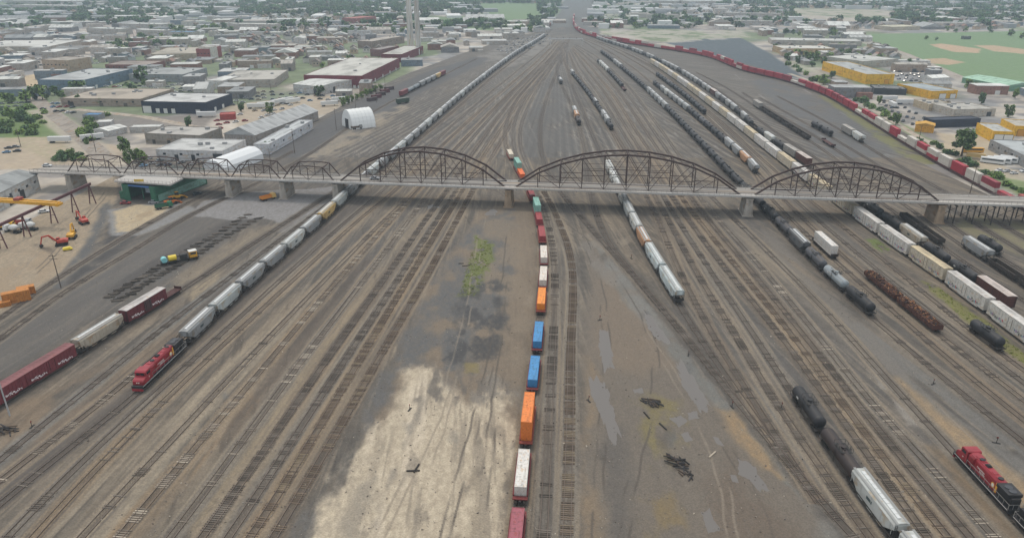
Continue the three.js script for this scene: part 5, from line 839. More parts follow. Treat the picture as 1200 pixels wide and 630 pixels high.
shed('yellow_warehouse', 'yellow building cut by the right frame edge', 'garage', { a: [1187.5, 159], b: [1230, 161], depth: 24, h: 6, wall: '#d9ae2e', roof: '#a8a49c', doors: [[0.2, 4, 4, '#b8852c']] });
shed('yellow_warehouse', 'small yellow sided hut left of the big tree', 'hut', { a: [1072, 154], b: [1094, 156], depth: 10, h: 4.6, wall: '#cc9b38', roof: '#c79a40', ridge: 1.2, along: 'z' });
shed('dark_shed', 'long navy dark low shed behind the big tree', 'shed', { a: [1092, 150], b: [1148, 148], depth: 9, h: 5, wall: '#2b3344', roof: '#3a4150' });
shed('dark_shed', 'black roofed shed in front of the large yellow warehouse', 'shed', { a: [1024, 110], b: [1062, 111.5], depth: 20, h: 4.6, wall: '#34383c', roof: '#6f7173', vents: 3 });
shed('warehouse', 'long grey ribbed warehouse cut by the right frame edge', 'warehouse', { a: [1158, 175], b: [1206, 199], depth: 30, h: 5.6, wall: '#8f9294', roof: '#a6acb0', vents: 2, windows: 6 });
shed('warehouse', 'pale flat roofed shops below the medium yellow warehouse', 'building', { a: [1117, 137], b: [1166, 136], depth: 26, h: 5, wall: '#b0aca2', roof: '#aba9a4', vents: 5, doors: [[0.85, 3, 3, '#2f3236']] });
shed('warehouse', 'beige low shops right under the medium yellow warehouse', 'building', { a: [1088, 130], b: [1116, 130], depth: 22, h: 4.6, wall: '#b5a990', roof: '#a8a49c', vents: 3 });
shed('green_roofed_barn', 'pale green roofed barns at the right edge of the park', 'building', { a: [1178, 107], b: [1215, 106], depth: 52, h: 5, wall: '#6f9a80', roof: '#9fc2ae', ridge: 2, along: 'z' });
shed('white_tent', 'white tent roof beside the park road', 'tent', { a: [1092, 96], b: [1112, 95], depth: 14, h: 3.5, wall: '#cdd0d0', roof: '#dcdedd', ridge: 2, along: 'x' });
shed('warehouse', 'wide white roofed warehouse behind the large yellow one', 'warehouse', { a: [1010, 80], b: [1052, 77], depth: 52, h: 7, wall: '#a9a89f', roof: '#b9bbb8', vents: 4 });
shed('warehouse', 'dark blue grey lean-to left of the large yellow warehouse', 'building', { a: [976, 83], b: [992, 84], depth: 22, h: 6, wall: '#39465a', roof: '#9a9d9e' });
shed('warehouse', 'beige fronted warehouse with long white roof near the park corner', 'warehouse', { a: [918, 64], b: [978, 64], depth: 40, h: 7, wall: '#b09a76', roof: '#c2c2bd', vents: 5, doors: [[0.35, 4, 4, '#33363a']] });
shed('warehouse', 'long white flat roof beyond the beige fronted warehouse', 'warehouse', { a: [904, 52], b: [1010, 54], depth: 40, h: 6, wall: '#a7a59e', roof: '#bdbfbd', vents: 6 });
shed('warehouse', 'grey roofed warehouse at the far edge of the park', 'warehouse', { a: [1045, 36], b: [1078, 35], depth: 40, h: 6, wall: '#b0aa98', roof: '#c0bda9' });
shed('sports_hut', 'small white roofed hut on the green park', 'hut', { a: [1130, 46], b: [1138, 46], depth: 8, h: 4, wall: '#56605c', roof: '#cfd2d0' });
shed('long_shed', 'white long shed on the far green field near the throat', 'shed', { a: [592, 35], b: [616, 34], depth: 14, h: 7, wall: '#c6c8c4', roof: '#d2d4d1', ridge: 2 });
// ------------------------------------------------------------------ trees and bushes
function leafCloud(n, size, blobs, sd) {
  const s0 = seed; seed = sd; const pos = [], nor = [], col = [];
  const v = new THREE.Vector3(), a = new THREE.Vector3(), b = new THREE.Vector3(), q = new THREE.Vector3();
  for (let i = 0; i < n; i++) {
    const B = blobs[i % blobs.length]; let x, y, z, l; do { x = rr(-1, 1); y = rr(-1, 1); z = rr(-1, 1); l = Math.hypot(x, y, z); } while (l > 1 || l < 0.45);
    v.set(B[0] + x * B[3], B[1] + y * B[4], B[2] + z * B[3]);
    a.set(rr(-1, 1), rr(-1, 1), rr(-1, 1)).normalize(); b.set(rr(-1, 1), rr(-1, 1), rr(-1, 1)).cross(a).normalize(); const S = size * rr(0.6, 1.35); a.multiplyScalar(S); b.multiplyScalar(S * rr(0.5, 0.9));
    q.copy(a).cross(b).normalize(); const out = [x / l, y / l + 0.35, z / l]; if (q.x * out[0] + q.y * out[1] + q.z * out[2] < 0) q.negate();
    const P = [v.clone().sub(a), v.clone().add(b), v.clone().add(a), v.clone().sub(b)]; const g = rr(0.72, 1.25), w = rr(-0.06, 0.1);
    for (const k of [0, 1, 2, 0, 2, 3]) { pos.push(P[k].x, P[k].y, P[k].z); nor.push(q.x, q.y, q.z); col.push(g * (1 + w), g, g * (1 - w)); }
  }
  seed = s0; const g = new THREE.BufferGeometry(); g.setAttribute('position', new THREE.Float32BufferAttribute(pos, 3)); g.setAttribute('normal', new THREE.Float32BufferAttribute(nor, 3)); g.setAttribute('color', new THREE.Float32BufferAttribute(col, 3)); return g;
}
const leafMats = ['#769552', '#85a458', '#688a52', '#93b15c', '#749664'].map(h => new THREE.MeshPhysicalMaterial({ color: h, roughness: 0.95, vertexColors: true, side: THREE.DoubleSide, transmission: 0.4, thickness: 0 }));
const bark = mat('#4f4438', 0.95);
const crowns = [0, 1, 2, 3].map(v => { const bl = [[0, 5.2, 0, 2.7, 3.4]]; let s = seed; seed = 71 + v * 13; for (let i = 0; i < 8; i++) { const a = i * 0.9 + rr(0, 0.6), r = rr(1.2, 2.6); bl.push([Math.cos(a) * r, rr(1.7, 7.4), Math.sin(a) * r, rr(1.1, 1.9), rr(1.1, 1.9)]); } seed = s; return leafCloud(900, 0.46, bl, 300 + v); });
const farCrowns = [0, 1, 2].map(v => { const bl = [[0, 4.8, 0, 2.8, 3.6]]; let s = seed; seed = 171 + v * 13; for (let i = 0; i < 5; i++) { const a = i * 1.3 + rr(0, 0.6), r = rr(1.4, 2.6); bl.push([Math.cos(a) * r, rr(2.0, 7.0), Math.sin(a) * r, rr(1.4, 2.1), rr(1.2, 1.8)]); } seed = s; return leafCloud(150, 1.0, bl, 500 + v); });
const bushGeo = [0, 1].map(v => leafCloud(260, 0.4, [[0, 1.1, 0, 1.9, 1.2], [1.4, 0.9, 0.4, 1.2, 0.9], [-1.2, 0.8, -0.5, 1.3, 0.9]], 800 + v));
const trunkGeo = mg([cyl(0.16, 0.3, 5, 7, 0, 2.5, 0), bar([0, 3, 0], [1.6, 5.4, 0.6], 0.16), bar([0, 3.4, 0], [-1.4, 5.8, -0.8], 0.15), bar([0, 3.8, 0], [0.2, 6.4, 1.5], 0.14), bar([0, 3.6, 0], [-0.4, 6.2, -1.6], 0.14)]);
const farTrunk = cyl(0.2, 0.35, 4.5, 5, 0, 2.25, 0);
function tree(x, z, sc, label, group, det = true, kind) {
  const o = thing('tree', label, 'tree', x, 0, z, rr(0, 6.28), group), m = leafMats[kind ?? Math.floor(rnd() * 5)];
  part('trunk', det ? trunkGeo : farTrunk, bark, o); part('crown', det ? pick(crowns) : pick(farCrowns), m, o); const w = sc * rr(0.9, 1.15); o.scale.set(w, sc * rr(0.9, 1.15), w); return o;
}
function bush(x, z, sc, label, group) { const o = thing('bush', label, 'bush', x, 0, z, rr(0, 6.28), group); part('foliage', pick(bushGeo), leafMats[Math.floor(rnd() * 5)], o); part('stem', mg([bar([0, 0, 0], [0.5, 1.2, 0.2], 0.12), bar([0, 0, 0], [-0.6, 1.1, -0.3], 0.12)]), bark, o); o.scale.set(sc, sc * rr(0.8, 1.1), sc); return o; }
// sighted one by one
{ const [x, z] = site(1127, 183); const o = tree(x, z, 1, 'big round leafed tree standing beside the yellow bus at the right', null, true, 0); o.scale.set(2.0, 1.62, 2.0); o.children[1].geometry = leafCloud(2600, 0.3, [[0, 6.4, 0, 2.6, 2.7], [2.2, 6, 0.6, 1.7, 1.8], [-2.2, 5.6, -0.4, 1.8, 1.8], [0.4, 8.4, 0.4, 1.7, 1.6], [1.2, 4.4, 1.6, 1.4, 1.2], [-1.3, 7.6, 1.2, 1.4, 1.3], [-0.8, 4.2, -1.6, 1.4, 1.1], [1.6, 7.6, -1.3, 1.4, 1.4], [-2.6, 4, 0.9, 1.0, 0.9], [2.8, 4.4, -0.7, 1.0, 0.9]], 4242); }
const nearTrees = [[147, 181, 1.05, 'tall narrow tree left of the tan building'], [160, 190, 0.85, 'bright green bushy tree behind the left end of the bridge'], [168, 192, 0.8, 'dark round tree beside the parked cars behind the bridge'], [150, 194, 0.75, 'low yellow green tree behind the left end of the bridge'], [92, 122, 0.9, 'slim tree in front of the brown warehouse'], [117, 124, 0.75, 'round tree in front of the brown warehouse'], [110, 155, 0.9, 'tree beside the white tarpaulin roof'], [102, 148, 0.7, 'small tree left of the white tarpaulin roof'], [221, 149, 0.75, 'lone tree in the lot below the navy warehouse'], [316, 133, 0.8, 'tree behind the grey gabled warehouse'], [283, 131, 0.7, 'tree among the parked trailers'], [314, 178, 0.6, 'dark tree beside the white fabric shelter'], [25, 142, 0.9, 'leafy tree in the thicket left of the level crossing'], [12, 140, 0.95, 'tree at the left edge of the thicket'], [36, 146, 0.85, 'tree at the right end of the thicket'], [2, 152, 0.9, 'tree cut by the left frame edge'], [40, 156, 0.7, 'small tree below the thicket'], [72, 187, 0.75, 'tree behind the left truss'], [84, 186, 0.7, 'second tree behind the left truss']];
for (const [u, v, s, l] of nearTrees) { const [x, z] = site(u, v); tree(x, z, s * 1.05, l); }
for (let i = 0; i < 10; i++) { const [x, z] = site(64 + i * 3.6, 188 - (i % 3) * 3); bush(x, z, rr(0.9, 1.4), 'green bush in the row behind the left truss', 'bushes behind the left truss'); }
for (let i = 0; i < 16; i++) { const [x, z] = site(rr(92, 126), rr(130, 170)); bush(x, z, rr(0.9, 1.6), 'green bush in the strip right of the level crossing', 'bushes right of the crossing'); }
for (let i = 0; i < 40; i++) { const [x, z] = site(rr(-10, 52), rr(126, 158)); bush(x, z, rr(1, 1.9), 'leafy bush in the thicket left of the level crossing', 'bushes of the thicket left of the crossing'); }
for (let i = 0; i < 18; i++) { const t = i / 17, [x, z] = site(1078 + t * 120 + rr(-3, 3), 168 + t * 58 + rr(-6, 2)); bush(x, z, rr(0.8, 1.5), 'green bush in the hedge right of the curving container train', 'bushes beside the curving train'); }
for (let i = 0; i < 18; i++) { const t = i / 17, [x, z] = site(925 + t * 120 + rr(-3, 3), 80 + t * 62 + rr(-5, 1)); bush(x, z, rr(1.2, 2.2), 'bush in the strip behind the curving container train', 'bushes far along the curving train'); }
for (const [u, v, s] of [[1050, 146, 0.8], [1150, 122, 0.9], [1182, 137, 1.0], [1134, 104, 0.9], [1144, 106, 0.9], [1066, 76, 0.9], [1190, 115, 0.8], [1030, 122, 0.7], [1140, 166, 0.5], [1198, 45, 1.1], [1185, 42, 1.2], [1160, 38, 1.2], [1110, 36, 0.9], [1086, 46, 0.7], [1098, 47, 0.6], [935, 74, 0.8], [952, 78, 0.8], [975, 92, 0.8], [920, 40, 0.9], [1120, 38, 0.8], [1132, 37, 0.9]]) { const [x, z] = site(u, v); tree(x, z, s * 1.1, `tree at the right bank, ${v > 100 ? 'among the yards below the park' : v > 60 ? 'along the park road' : 'at the edge of the park'}`, v > 100 ? 'trees among the right yards' : v > 60 ? 'trees along the park road' : 'trees at the park edge', v > 60); }
// grass tufts on the green patches: nobody could count them
{
  const blade = leafCloud(16, 0.1, [[0, 0.06, 0, 0.35, 0.07]], 77); const lists = [[[537, 345], [556, 347], [578, 302], [574, 284], [558, 278]], [[1084, 332], [1100, 336], [1205, 418], [1235, 452], [1150, 392]], [[1016, 281], [1030, 280], [1044, 292], [1034, 295]]], M = new THREE.Matrix4(), Q = new THREE.Quaternion(), E = new THREE.Euler(); const pts = [];
  for (const L of lists) { const P = sites(L); let ax = 1e9, bx = -1e9, az = 1e9, bz = -1e9; for (const [x, z] of P) { ax = Math.min(ax, x); bx = Math.max(bx, x); az = Math.min(az, z); bz = Math.max(bz, z); } const n = Math.min(4200, (bx - ax) * (bz - az) * 1.1);
    for (let i = 0; i < n; i++) { const x = rr(ax, bx), z = rr(az, bz); let ins = false; for (let a = 0, b = P.length - 1; a < P.length; b = a++) { const [xa, za] = P[a], [xb, zb] = P[b]; if ((za > z) !== (zb > z) && x < (xb - xa) * (z - za) / (zb - za) + xa) ins = !ins; } if (ins && fbm(x / 3 + 1, z / 5, 3) > 0.42) pts.push([x, z]); } }
  const im = new THREE.InstancedMesh(blade, new THREE.MeshStandardMaterial({ color: '#8d9a50', roughness: 1, vertexColors: true, side: THREE.DoubleSide }), pts.length); pts.forEach(([x, z], i) => { E.set(0, rr(0, 6.28), 0); const s = rr(0.6, 1.5); M.compose(new THREE.Vector3(x, 0.03, z), Q.setFromEuler(E), new THREE.Vector3(s, s * rr(0.6, 1.2), s)); im.setMatrixAt(i, M); });
  im.name = 'grass_tufts'; tag(im, 'short weedy grass tufts on the green patches between the tracks', 'grass', null, 'stuff'); scene.add(im);
}
// ------------------------------------------------------------------ the town round the yard
function sight(x, z) { const d = -z, w = d * CT + CAM_H * ST; return [CX + FOCAL * x / w, CY - FOCAL * (d * ST - CAM_H * CT) / w]; }
function inPoly(u, v, P) { let ins = false; for (let a = 0, b = P.length - 1; a < P.length; b = a++) if ((P[a][1] > v) !== (P[b][1] > v) && u < (P[b][0] - P[a][0]) * (v - P[a][1]) / (P[b][1] - P[a][1]) + P[a][0]) ins = !ins; return ins; }
const YARD = [[-200, 700], [-200, 195], [40, 195], [250, 225], [300, 190], [410, 128], [440, 104], [500, 82], [560, 60], [640, 36], [655, 10], [664, -20], [700, -20], [690, 30], [720, 40], [800, 56], [880, 74], [960, 98], [1000, 120], [1060, 155], [1300, 290], [1400, 700]];
const OPEN = [[[995, 36], [1500, 30], [1500, 104], [1165, 100], [1128, 96], [1055, 68]], [[560, 4], [632, 4], [630, 20], [612, 24], [575, 24]], [[700, 34], [880, 34], [950, 96], [800, 56], [700, 46]], [[925, 9], [1050, 12], [1040, 26], [935, 25]], [[485, 20], [600, 20], [600, 25], [485, 25]], [[15, 90], [60, 82], [55, 108], [35, 105]]];
const free = (x, z, r) => { const [u, v] = sight(x, z); if (inPoly(u, v, YARD)) return false; for (const P of OPEN) if (inPoly(u, v, P)) return false; for (const [a, b, c] of reserved) if ((a - x) ** 2 + (b - z) ** 2 < (c + r) ** 2) return false; return true; };
const blocked = []; const clear = (x, z, r) => { for (const [a, b, c] of blocked) if (Math.abs(a - x) < c + r && Math.abs(b - z) < c + r && (a - x) ** 2 + (b - z) ** 2 < (c + r) ** 2) return false; return true; };
// flat-roofed sheds of many sizes
const shedTurn = { L: 0.12, R: -0.1 };
const roofHues = ['#b4b6b6', '#a3a6a8', '#c4c6c4', '#8f9294', '#bfc1bf', '#a8a49e', '#cfd1d0', '#8b8f92'], wallHues = ['#a8a49d', '#918e8a', '#b7b5b0', '#9c8f83', '#7d7f82', '#bcbdbb', '#8a6a60', '#6f7f8c'];
const roofWord = ['light grey', 'blue grey', 'whitish', 'mid grey', 'silver grey', 'beige grey', 'white', 'dark grey'], wallWord = ['beige', 'grey brown', 'pale', 'tan', 'slate', 'white', 'red brown', 'blue'];
let sheds = 0; const restSheds = [];
for (let i = 0; i < 26000 && sheds < 900; i++) {
  const d = sheds < 285 ? 600 + 950 * Math.pow(rnd(), 1.1) : 1250 + 1500 * rnd(), x = rr(-1.0, 1.0) * d * 0.78, L = rr(8, d > 1300 ? 95 : 40), D = rr(7, d > 1300 ? 50 : 26), R = Math.hypot(L, D) / 2;
  const [u, v] = sight(x, -d); if (!free(x, -d, R) || !clear(x, -d, R * 0.92)) continue; if (v < 17 && u > 280 && u < 680 && rnd() < 0.9) continue; if (u > 300 && u < 430 && v > 16 && v < 58 && rnd() < 0.75) continue; if (u > 880 && v < 36 && rnd() < 0.72) continue;
  blocked.push([x, -d, R]); if (sheds >= 285) { restSheds.push([x, -d, L, rr(4, 10), D, shedTurn[x < 60 ? 'L' : 'R'] + (rnd() < 0.4 ? Math.PI / 2 : 0)]); sheds++; continue; } const h = rr(4, 9), side = x < 60 ? 'left' : 'right', rc = pick(roofHues), wc = pick(wallHues), gable = rnd() < 0.3;
  const o = thing('industrial_shed', `${gable ? 'gabled' : 'flat'} industrial shed, ${roofWord[roofHues.indexOf(rc)]} roof over ${wallWord[wallHues.indexOf(wc)]} walls, hazy ${side} district`, 'shed', x, 0, -d, shedTurn[side === 'left' ? 'L' : 'R'] + (rnd() < 0.4 ? Math.PI / 2 : 0) + rr(-0.04, 0.04), `industrial sheds of the ${side} district`);
  part('wall', slab(L, h, D), painted(wc, 0.9, i), o);
  if (gable) part('roof', prismX([[-D / 2 - 0.4, h - 0.05], [0, h + D * 0.16], [D / 2 + 0.4, h - 0.05]], L + 0.6), roofMat(rc, i), o); else { part('roof', slab(L + 0.3, 0.35, D + 0.3, 0, h), roofMat(rc, i), o); if (rnd() < 0.7) part('roof_unit', slab(rr(2, 4), rr(1, 2), rr(2, 4), rr(-0.3, 0.3) * L, h + 0.35, rr(-0.3, 0.3) * D), mat('#8d8f90', 0.7), o); if (rnd() < 0.4) part('annex', slab(L * 0.4, h * 0.6, D * 0.4, L * 0.3, 0, D * 0.6), painted(pick(wallHues), 0.9, i + 1), o); }
  if (d < 1300) part('door', slab(Math.min(4, L * 0.2), 3.4, 0.15, rr(-0.3, 0.3) * L, 0, D / 2 + 0.05), pick([doorW, mat('#44484c', 0.7)]), o);
  sheds++;
}
{ const g = slab(1, 1, 1), n = ni(g), c = new Float32Array(n.attributes.position.count * 3); for (let i = 0; i < n.attributes.position.count; i++) { const top = n.attributes.normal.getY(i) > 0.5; c[i * 3] = c[i * 3 + 1] = c[i * 3 + 2] = 1; } n.setAttribute('color', new THREE.BufferAttribute(c, 3));
  const im = new THREE.InstancedMesh(n, new THREE.MeshStandardMaterial({ vertexColors: true, roughness: 0.9 }), restSheds.length), M = new THREE.Matrix4(), Q = new THREE.Quaternion(), E = new THREE.Euler(), C = new THREE.Color(); restSheds.forEach(([x, z, L, h, D, a], i) => { E.set(0, a, 0); M.compose(new THREE.Vector3(x, 0, z), Q.setFromEuler(E), new THREE.Vector3(L, h, D)); im.setMatrixAt(i, M); im.setColorAt(i, C.set(pick(roofHues))); }); im.name = 'distant_sheds'; tag(im, 'the farthest flat roofed sheds fading into the haze', 'sheds', null, 'stuff'); scene.add(im); }
// small houses: rows along streets
const houseWall = ['#b9b5ab', '#a89c8c', '#c6c4bd', '#8f8a80', '#a7b0b2', '#b39f88'], houseRoof = ['#6f6a66', '#827a74', '#5d5a5a', '#8c7064', '#77797c', '#949088'];
const houseProtos = houseWall.map((w, i) => { const o = new THREE.Group(); o.name = 'house'; o.userData = { category: 'house' }; const W = 7 + i % 3, D = 10; part('wall', slab(W, 5, D), mat(w, 0.9), o); part('roof', prism([[-W / 2 - 0.5, 4.9], [0, 8], [W / 2 + 0.5, 4.9]], D + 0.8), mat(houseRoof[i], 0.9), o); part('window', slab(1.4, 1.2, 0.1, -W * 0.22, 2.6, D / 2 + 0.03), glass, o); part('window', slab(1.4, 1.2, 0.1, W * 0.22, 2.6, D / 2 + 0.03), glass, o); return o; });
const housePts = [];
for (let i = 0; i < 60000 && housePts.length < 1700; i++) {
  let d = 800 + 1900 * Math.pow(rnd(), 0.95), x = rr(-1, 1) * d * 0.8; const ang = x < 60 ? 0.12 : -0.1, ca = Math.cos(ang), sa = Math.sin(ang); let p = x * ca - d * sa, q = x * sa + d * ca; q = Math.round(q / 32) * 32 + (rnd() < 0.5 ? -8 : 8); p = Math.round(p / 11.5) * 11.5; if (((Math.round(p / 11.5) % 12) + 12) % 12 < 1) continue; x = p * ca + q * sa; d = -p * sa + q * ca;
  const [u, v] = sight(x, -d); if (v > 80 || !free(x, -d, 6) || !clear(x, -d, 6.2)) continue; const hood = fbm(x / 260 + 3, d / 300, 3) + (u > 290 && u < 430 && v < 60 ? 0.3 : 0) + (u > 880 && v < 34 ? 0.12 : 0) - (u > 700 && u < 880 ? 0.1 : 0); if (hood < 0.5 || (v < 17 && u > 290 && u < 680 && rnd() < 0.65)) continue;
  blocked.push([x, -d, 6]); housePts.push([x, -d, ang + (rnd() < 0.5 ? 0 : Math.PI), d]);
}
housePts.sort((a, b) => a[3] - b[3]);
{ const rest = []; housePts.forEach(([x, z, a, d], i) => { if (i < 290) { const k = Math.floor(rnd() * 6); const c = houseProtos[k].clone(); c.name = numbered('house'); c.position.set(x, 0, z); c.rotation.y = a; scene.add(c); c.userData = { category: 'house' }; tag(c, `small house with ${['dark grey', 'brown grey', 'charcoal', 'red brown', 'slate', 'pale grey'][k]} gable roof in the ${x < 60 ? 'left' : 'right'} hazy streets`, null, `houses of the ${x < 60 ? 'left' : 'right'} hazy streets`); } else rest.push([x, z, a]); });
  const paint = (g, r, gg, b) => { const n = g.attributes.position.count, c = new Float32Array(n * 3); for (let i = 0; i < n; i++) { c[i * 3] = r; c[i * 3 + 1] = gg; c[i * 3 + 2] = b; } g.setAttribute('color', new THREE.BufferAttribute(c, 3)); g.deleteAttribute('uv'); return g; };
  const g = mergeGeometries([paint(ni(slab(8, 5, 10)), 1, 1, 1), paint(ni(prism([[-4.5, 4.9], [0, 8], [4.5, 4.9]], 10.8)), 0.5, 0.49, 0.48)]); if (rest.length) { const im = new THREE.InstancedMesh(g, new THREE.MeshStandardMaterial({ vertexColors: true, roughness: 0.9 }), rest.length), M = new THREE.Matrix4(), Q = new THREE.Quaternion(), E = new THREE.Euler(), C = new THREE.Color(); rest.forEach(([x, z, a], i) => { E.set(0, a, 0); M.compose(new THREE.Vector3(x, 0, z), Q.setFromEuler(E), new THREE.Vector3(rr(0.8, 1.3), rr(0.8, 1.1), rr(0.8, 1.3))); im.setMatrixAt(i, M); im.setColorAt(i, C.set(pick(houseWall)).multiplyScalar(rr(0.8, 1.15))); }); im.name = 'distant_houses'; tag(im, 'the farthest rows of small hazy houses', 'houses', 'distant houses', 'stuff'); scene.add(im); } }
// street and wood trees
{ const pts = [];
  for (let i = 0; i < 90000 && pts.length < 7000; i++) {
    const d = 560 + 2500 * Math.pow(rnd(), 0.8), x = rr(-1, 1) * d * 0.8, [u, v] = sight(x, -d); if (!free(x, -d, 3) || !clear(x, -d, 2)) continue;
    let p = fbm(x / 130 + 70, d / 170, 4); if ((u > 636 && u < 656 && v < 30) || (v > 26 && v < 36 && u > 478 && u < 590)) p += 0.2; const wood = (v < 16 && u > 270 && u < 690) || (v < 30 && u > 870 && u < 1230) || (v > 13 && v < 22 && u < 150) || (v < 14 && u > 100 && u < 190); const belt = v > 24 && v < 32 && u > 690 && u < 900; p += wood ? 0.26 : belt ? 0.14 : v > 40 ? -0.12 : 0; if (u > 640 && u < 720 && v < 30) p -= 0.1; if (p < 0.53) continue;
    pts.push([x, -d, d, wood]);
  }
  pts.sort((a, b) => a[2] - b[2]); const rest = [];
  pts.forEach(([x, z, d], i) => { if (i < 240) { const sc = rr(0.7, 1.4), k = Math.floor(rnd() * 5), side = x < 60 ? 'left' : 'right'; tree(x, z, sc, `${sc > 1.15 ? 'tall' : sc < 0.9 ? 'small' : 'middling'} ${['mid green', 'light green', 'dark green', 'yellow green', 'blue green'][k]} tree ${d < 900 ? 'among the nearer sheds' : 'between far sheds and houses'}, ${side} district`, `trees of the ${side} district`, false, k); } else rest.push([x, z]); });
  const im = new THREE.InstancedMesh(farCrowns[0].clone(), leafMats[4], rest.length), M = new THREE.Matrix4(), Q = new THREE.Quaternion(), E = new THREE.Euler(), C = new THREE.Color(); rest.forEach(([x, z], i) => { E.set(0, rr(0, 6.28), 0); const s = rr(1.0, 1.9); M.compose(new THREE.Vector3(x, -0.8, z), Q.setFromEuler(E), new THREE.Vector3(s, s * rr(0.8, 1.1), s)); im.setMatrixAt(i, M); im.setColorAt(i, C.setRGB(rr(0.75, 1.2), rr(0.8, 1.15), rr(0.75, 1.1))); }); im.name = 'distant_wood'; tag(im, 'the far woods and street trees fading into the haze', 'woods', null, 'stuff'); scene.add(im);
}
// streets
function street(pts, w, label, hex = '#8f8c87') { const P = sites(pts), V = [], I = []; P.forEach(([x, z], i) => { const a = P[Math.max(0, i - 1)], b = P[Math.min(P.length - 1, i + 1)], L = Math.hypot(b[0] - a[0], b[1] - a[1]), ox = -(b[1] - a[1]) / L * w / 2, oz = (b[0] - a[0]) / L * w / 2; V.push(x + ox, 0.008, z + oz, x - ox, 0.008, z - oz); if (i) I.push(2 * i - 2, 2 * i - 1, 2 * i, 2 * i, 2 * i - 1, 2 * i + 1); }); const g = new THREE.BufferGeometry(); g.setAttribute('position', new THREE.Float32BufferAttribute(V, 3)); const uv = []; for (let i = 0; i < V.length / 3; i++) uv.push(V[i * 3] / 30, V[i * 3 + 2] / 30); g.setAttribute('uv', new THREE.Float32BufferAttribute(uv, 2)); g.setIndex(I); g.computeVertexNormals(); const m = structure('street', g, painted(hex, 0.95, 1)); m.material.side = THREE.DoubleSide; return m; }
street([[-60, 70], [0, 88], [30, 105], [60, 132], [95, 160], [125, 188]], 11, '', '#918b82');
street([[40, 136], [90, 128], [170, 137], [235, 150]], 7, '', '#a29a8d');
street([[152, 66], [157, 40], [168, 18], [182, 2]], 12, '', '#a39c97');
street([[925, 86], [990, 108], [1060, 150], [1090, 168], [1140, 196]], 5, '', '#a49d90');
street([[1003, 43], [1062, 63], [1135, 94], [1240, 130]], 9, '', '#a09a92');
street([[690, 31], [800, 29], [920, 30]], 16, '', '#a39d94');
// ------------------------------------------------------------------ cars, trucks, machines
const tyreMat = mat('#1f1f20', 0.85);
const carHues = [['white', '#c6c8c8'], ['silver', '#9a9da0'], ['black', '#26282b'], ['dark blue', '#2f3d52'], ['red', '#8c2f31'], ['grey', '#6a6d70'], ['tan', '#9c8f7c'], ['light blue', '#5f86a8']];
const carBody = prism([[-2.2, 0.35], [-2.25, 0.85], [-1.9, 0.98], [1.0, 0.95], [2.1, 0.8], [2.2, 0.35]], 1.76, 0.06), carCab = prism([[-1.7, 0.95], [-1.2, 1.45], [0.35, 1.45], [1.05, 0.93]], 1.56, 0.05), carWheel = cylZ(0.32, 0.22, 12), carRoof = slab(1.5, 0.03, 1.44, -0.42, 1.448);
const carProto = carHues.map(([w, h]) => { const o = new THREE.Group(); o.name = 'car'; const m = mat(h, 0.35); part('body', carBody, m, o); const c = part('cabin', carCab, glass, o); part('roof', carRoof, m, c); for (const x of [-1.35, 1.35]) for (const z of [-0.78, 0.78]) { const q = part('wheel', carWheel, tyreMat, o); q.position.set(x, 0.32, z); } return o; });
function car(u, v, turn, where, group, k = Math.floor(rnd() * 8), y = 0, name = 'parked_car') { const [x, z] = site(u, v, y), o = carProto[k].clone(); o.name = numbered(name); o.position.set(x, y, z); o.rotation.y = turn; scene.add(o); return tag(o, `${carHues[k][0]} car ${where}`, 'car', group); }
const used = []; const far2 = (u, v, m) => { for (const [a, b] of used) if (Math.abs(a - u) < m && Math.abs(b - v) < m * 0.6) return false; used.push([u, v]); return true; };
const lot = (n, P, turn, where, group, ks) => { const us = P.map(p => p[0]), vs = P.map(p => p[1]); let c = 0; for (let i = 0; i < n * 30 && c < n; i++) { const u = rr(Math.min(...us), Math.max(...us)), v = rr(Math.min(...vs), Math.max(...vs)); if (!inPoly(u, v, P)) continue; const [x, z] = site(u, v), px = FOCAL / Math.hypot(x, z, CAM_H); if (!far2(u, v, px * 4.6)) continue; car(u, v, turn + (rnd() < 0.5 ? 0 : Math.PI) + rr(-0.06, 0.06), where, group, ks ? pick(ks) : undefined); c++; } };
lot(26, [[166, 196], [172, 186], [196, 190], [268, 193], [262, 200], [200, 201]], 0.9, 'parked in the lot behind the small trusses', 'cars parked behind the small trusses');
lot(12, [[2, 174], [22, 172], [26, 182], [2, 182]], 0.3, 'parked at the left edge beyond the bridge', 'cars parked at the left edge', [2, 3, 7, 5]);
lot(12, [[0, 122], [34, 120], [36, 126], [0, 128]], 0.2, 'parked beside the thicket at the left edge', 'cars parked beside the thicket', [2, 5, 1]);
lot(16, [[58, 120], [86, 124], [88, 134], [64, 132]], 1.2, 'parked beside the level crossing', 'cars beside the level crossing');
lot(14, [[250, 140], [285, 133], [290, 142], [256, 152]], 0.5, 'among the red equipment behind the grey gabled warehouse', 'cars behind the gabled warehouse', [4, 4, 0, 5]);
lot(24, [[296, 126], [345, 120], [350, 130], [300, 140]], 1.0, 'in the trailer lot behind the grey gabled warehouse', 'cars in the trailer lot', [0, 0, 1, 6]);
lot(22, [[318, 110], [395, 108], [400, 118], [320, 120]], 0.2, 'in the sandy lot before the pale grey workshop', 'cars in the sandy lot');
lot(70, [[1032, 120], [1052, 118], [1085, 140], [1080, 150], [1064, 148]], 0.9, 'in the crowded dark scrapyard behind the curving train', 'cars of the scrapyard', [2, 2, 3, 5, 2]);
lot(26, [[1046, 84], [1064, 78], [1082, 84], [1075, 96], [1055, 96]], 0.6, 'in the gravel lot right of the large yellow warehouse', 'cars right of the yellow warehouse', [2, 3, 5, 0]);
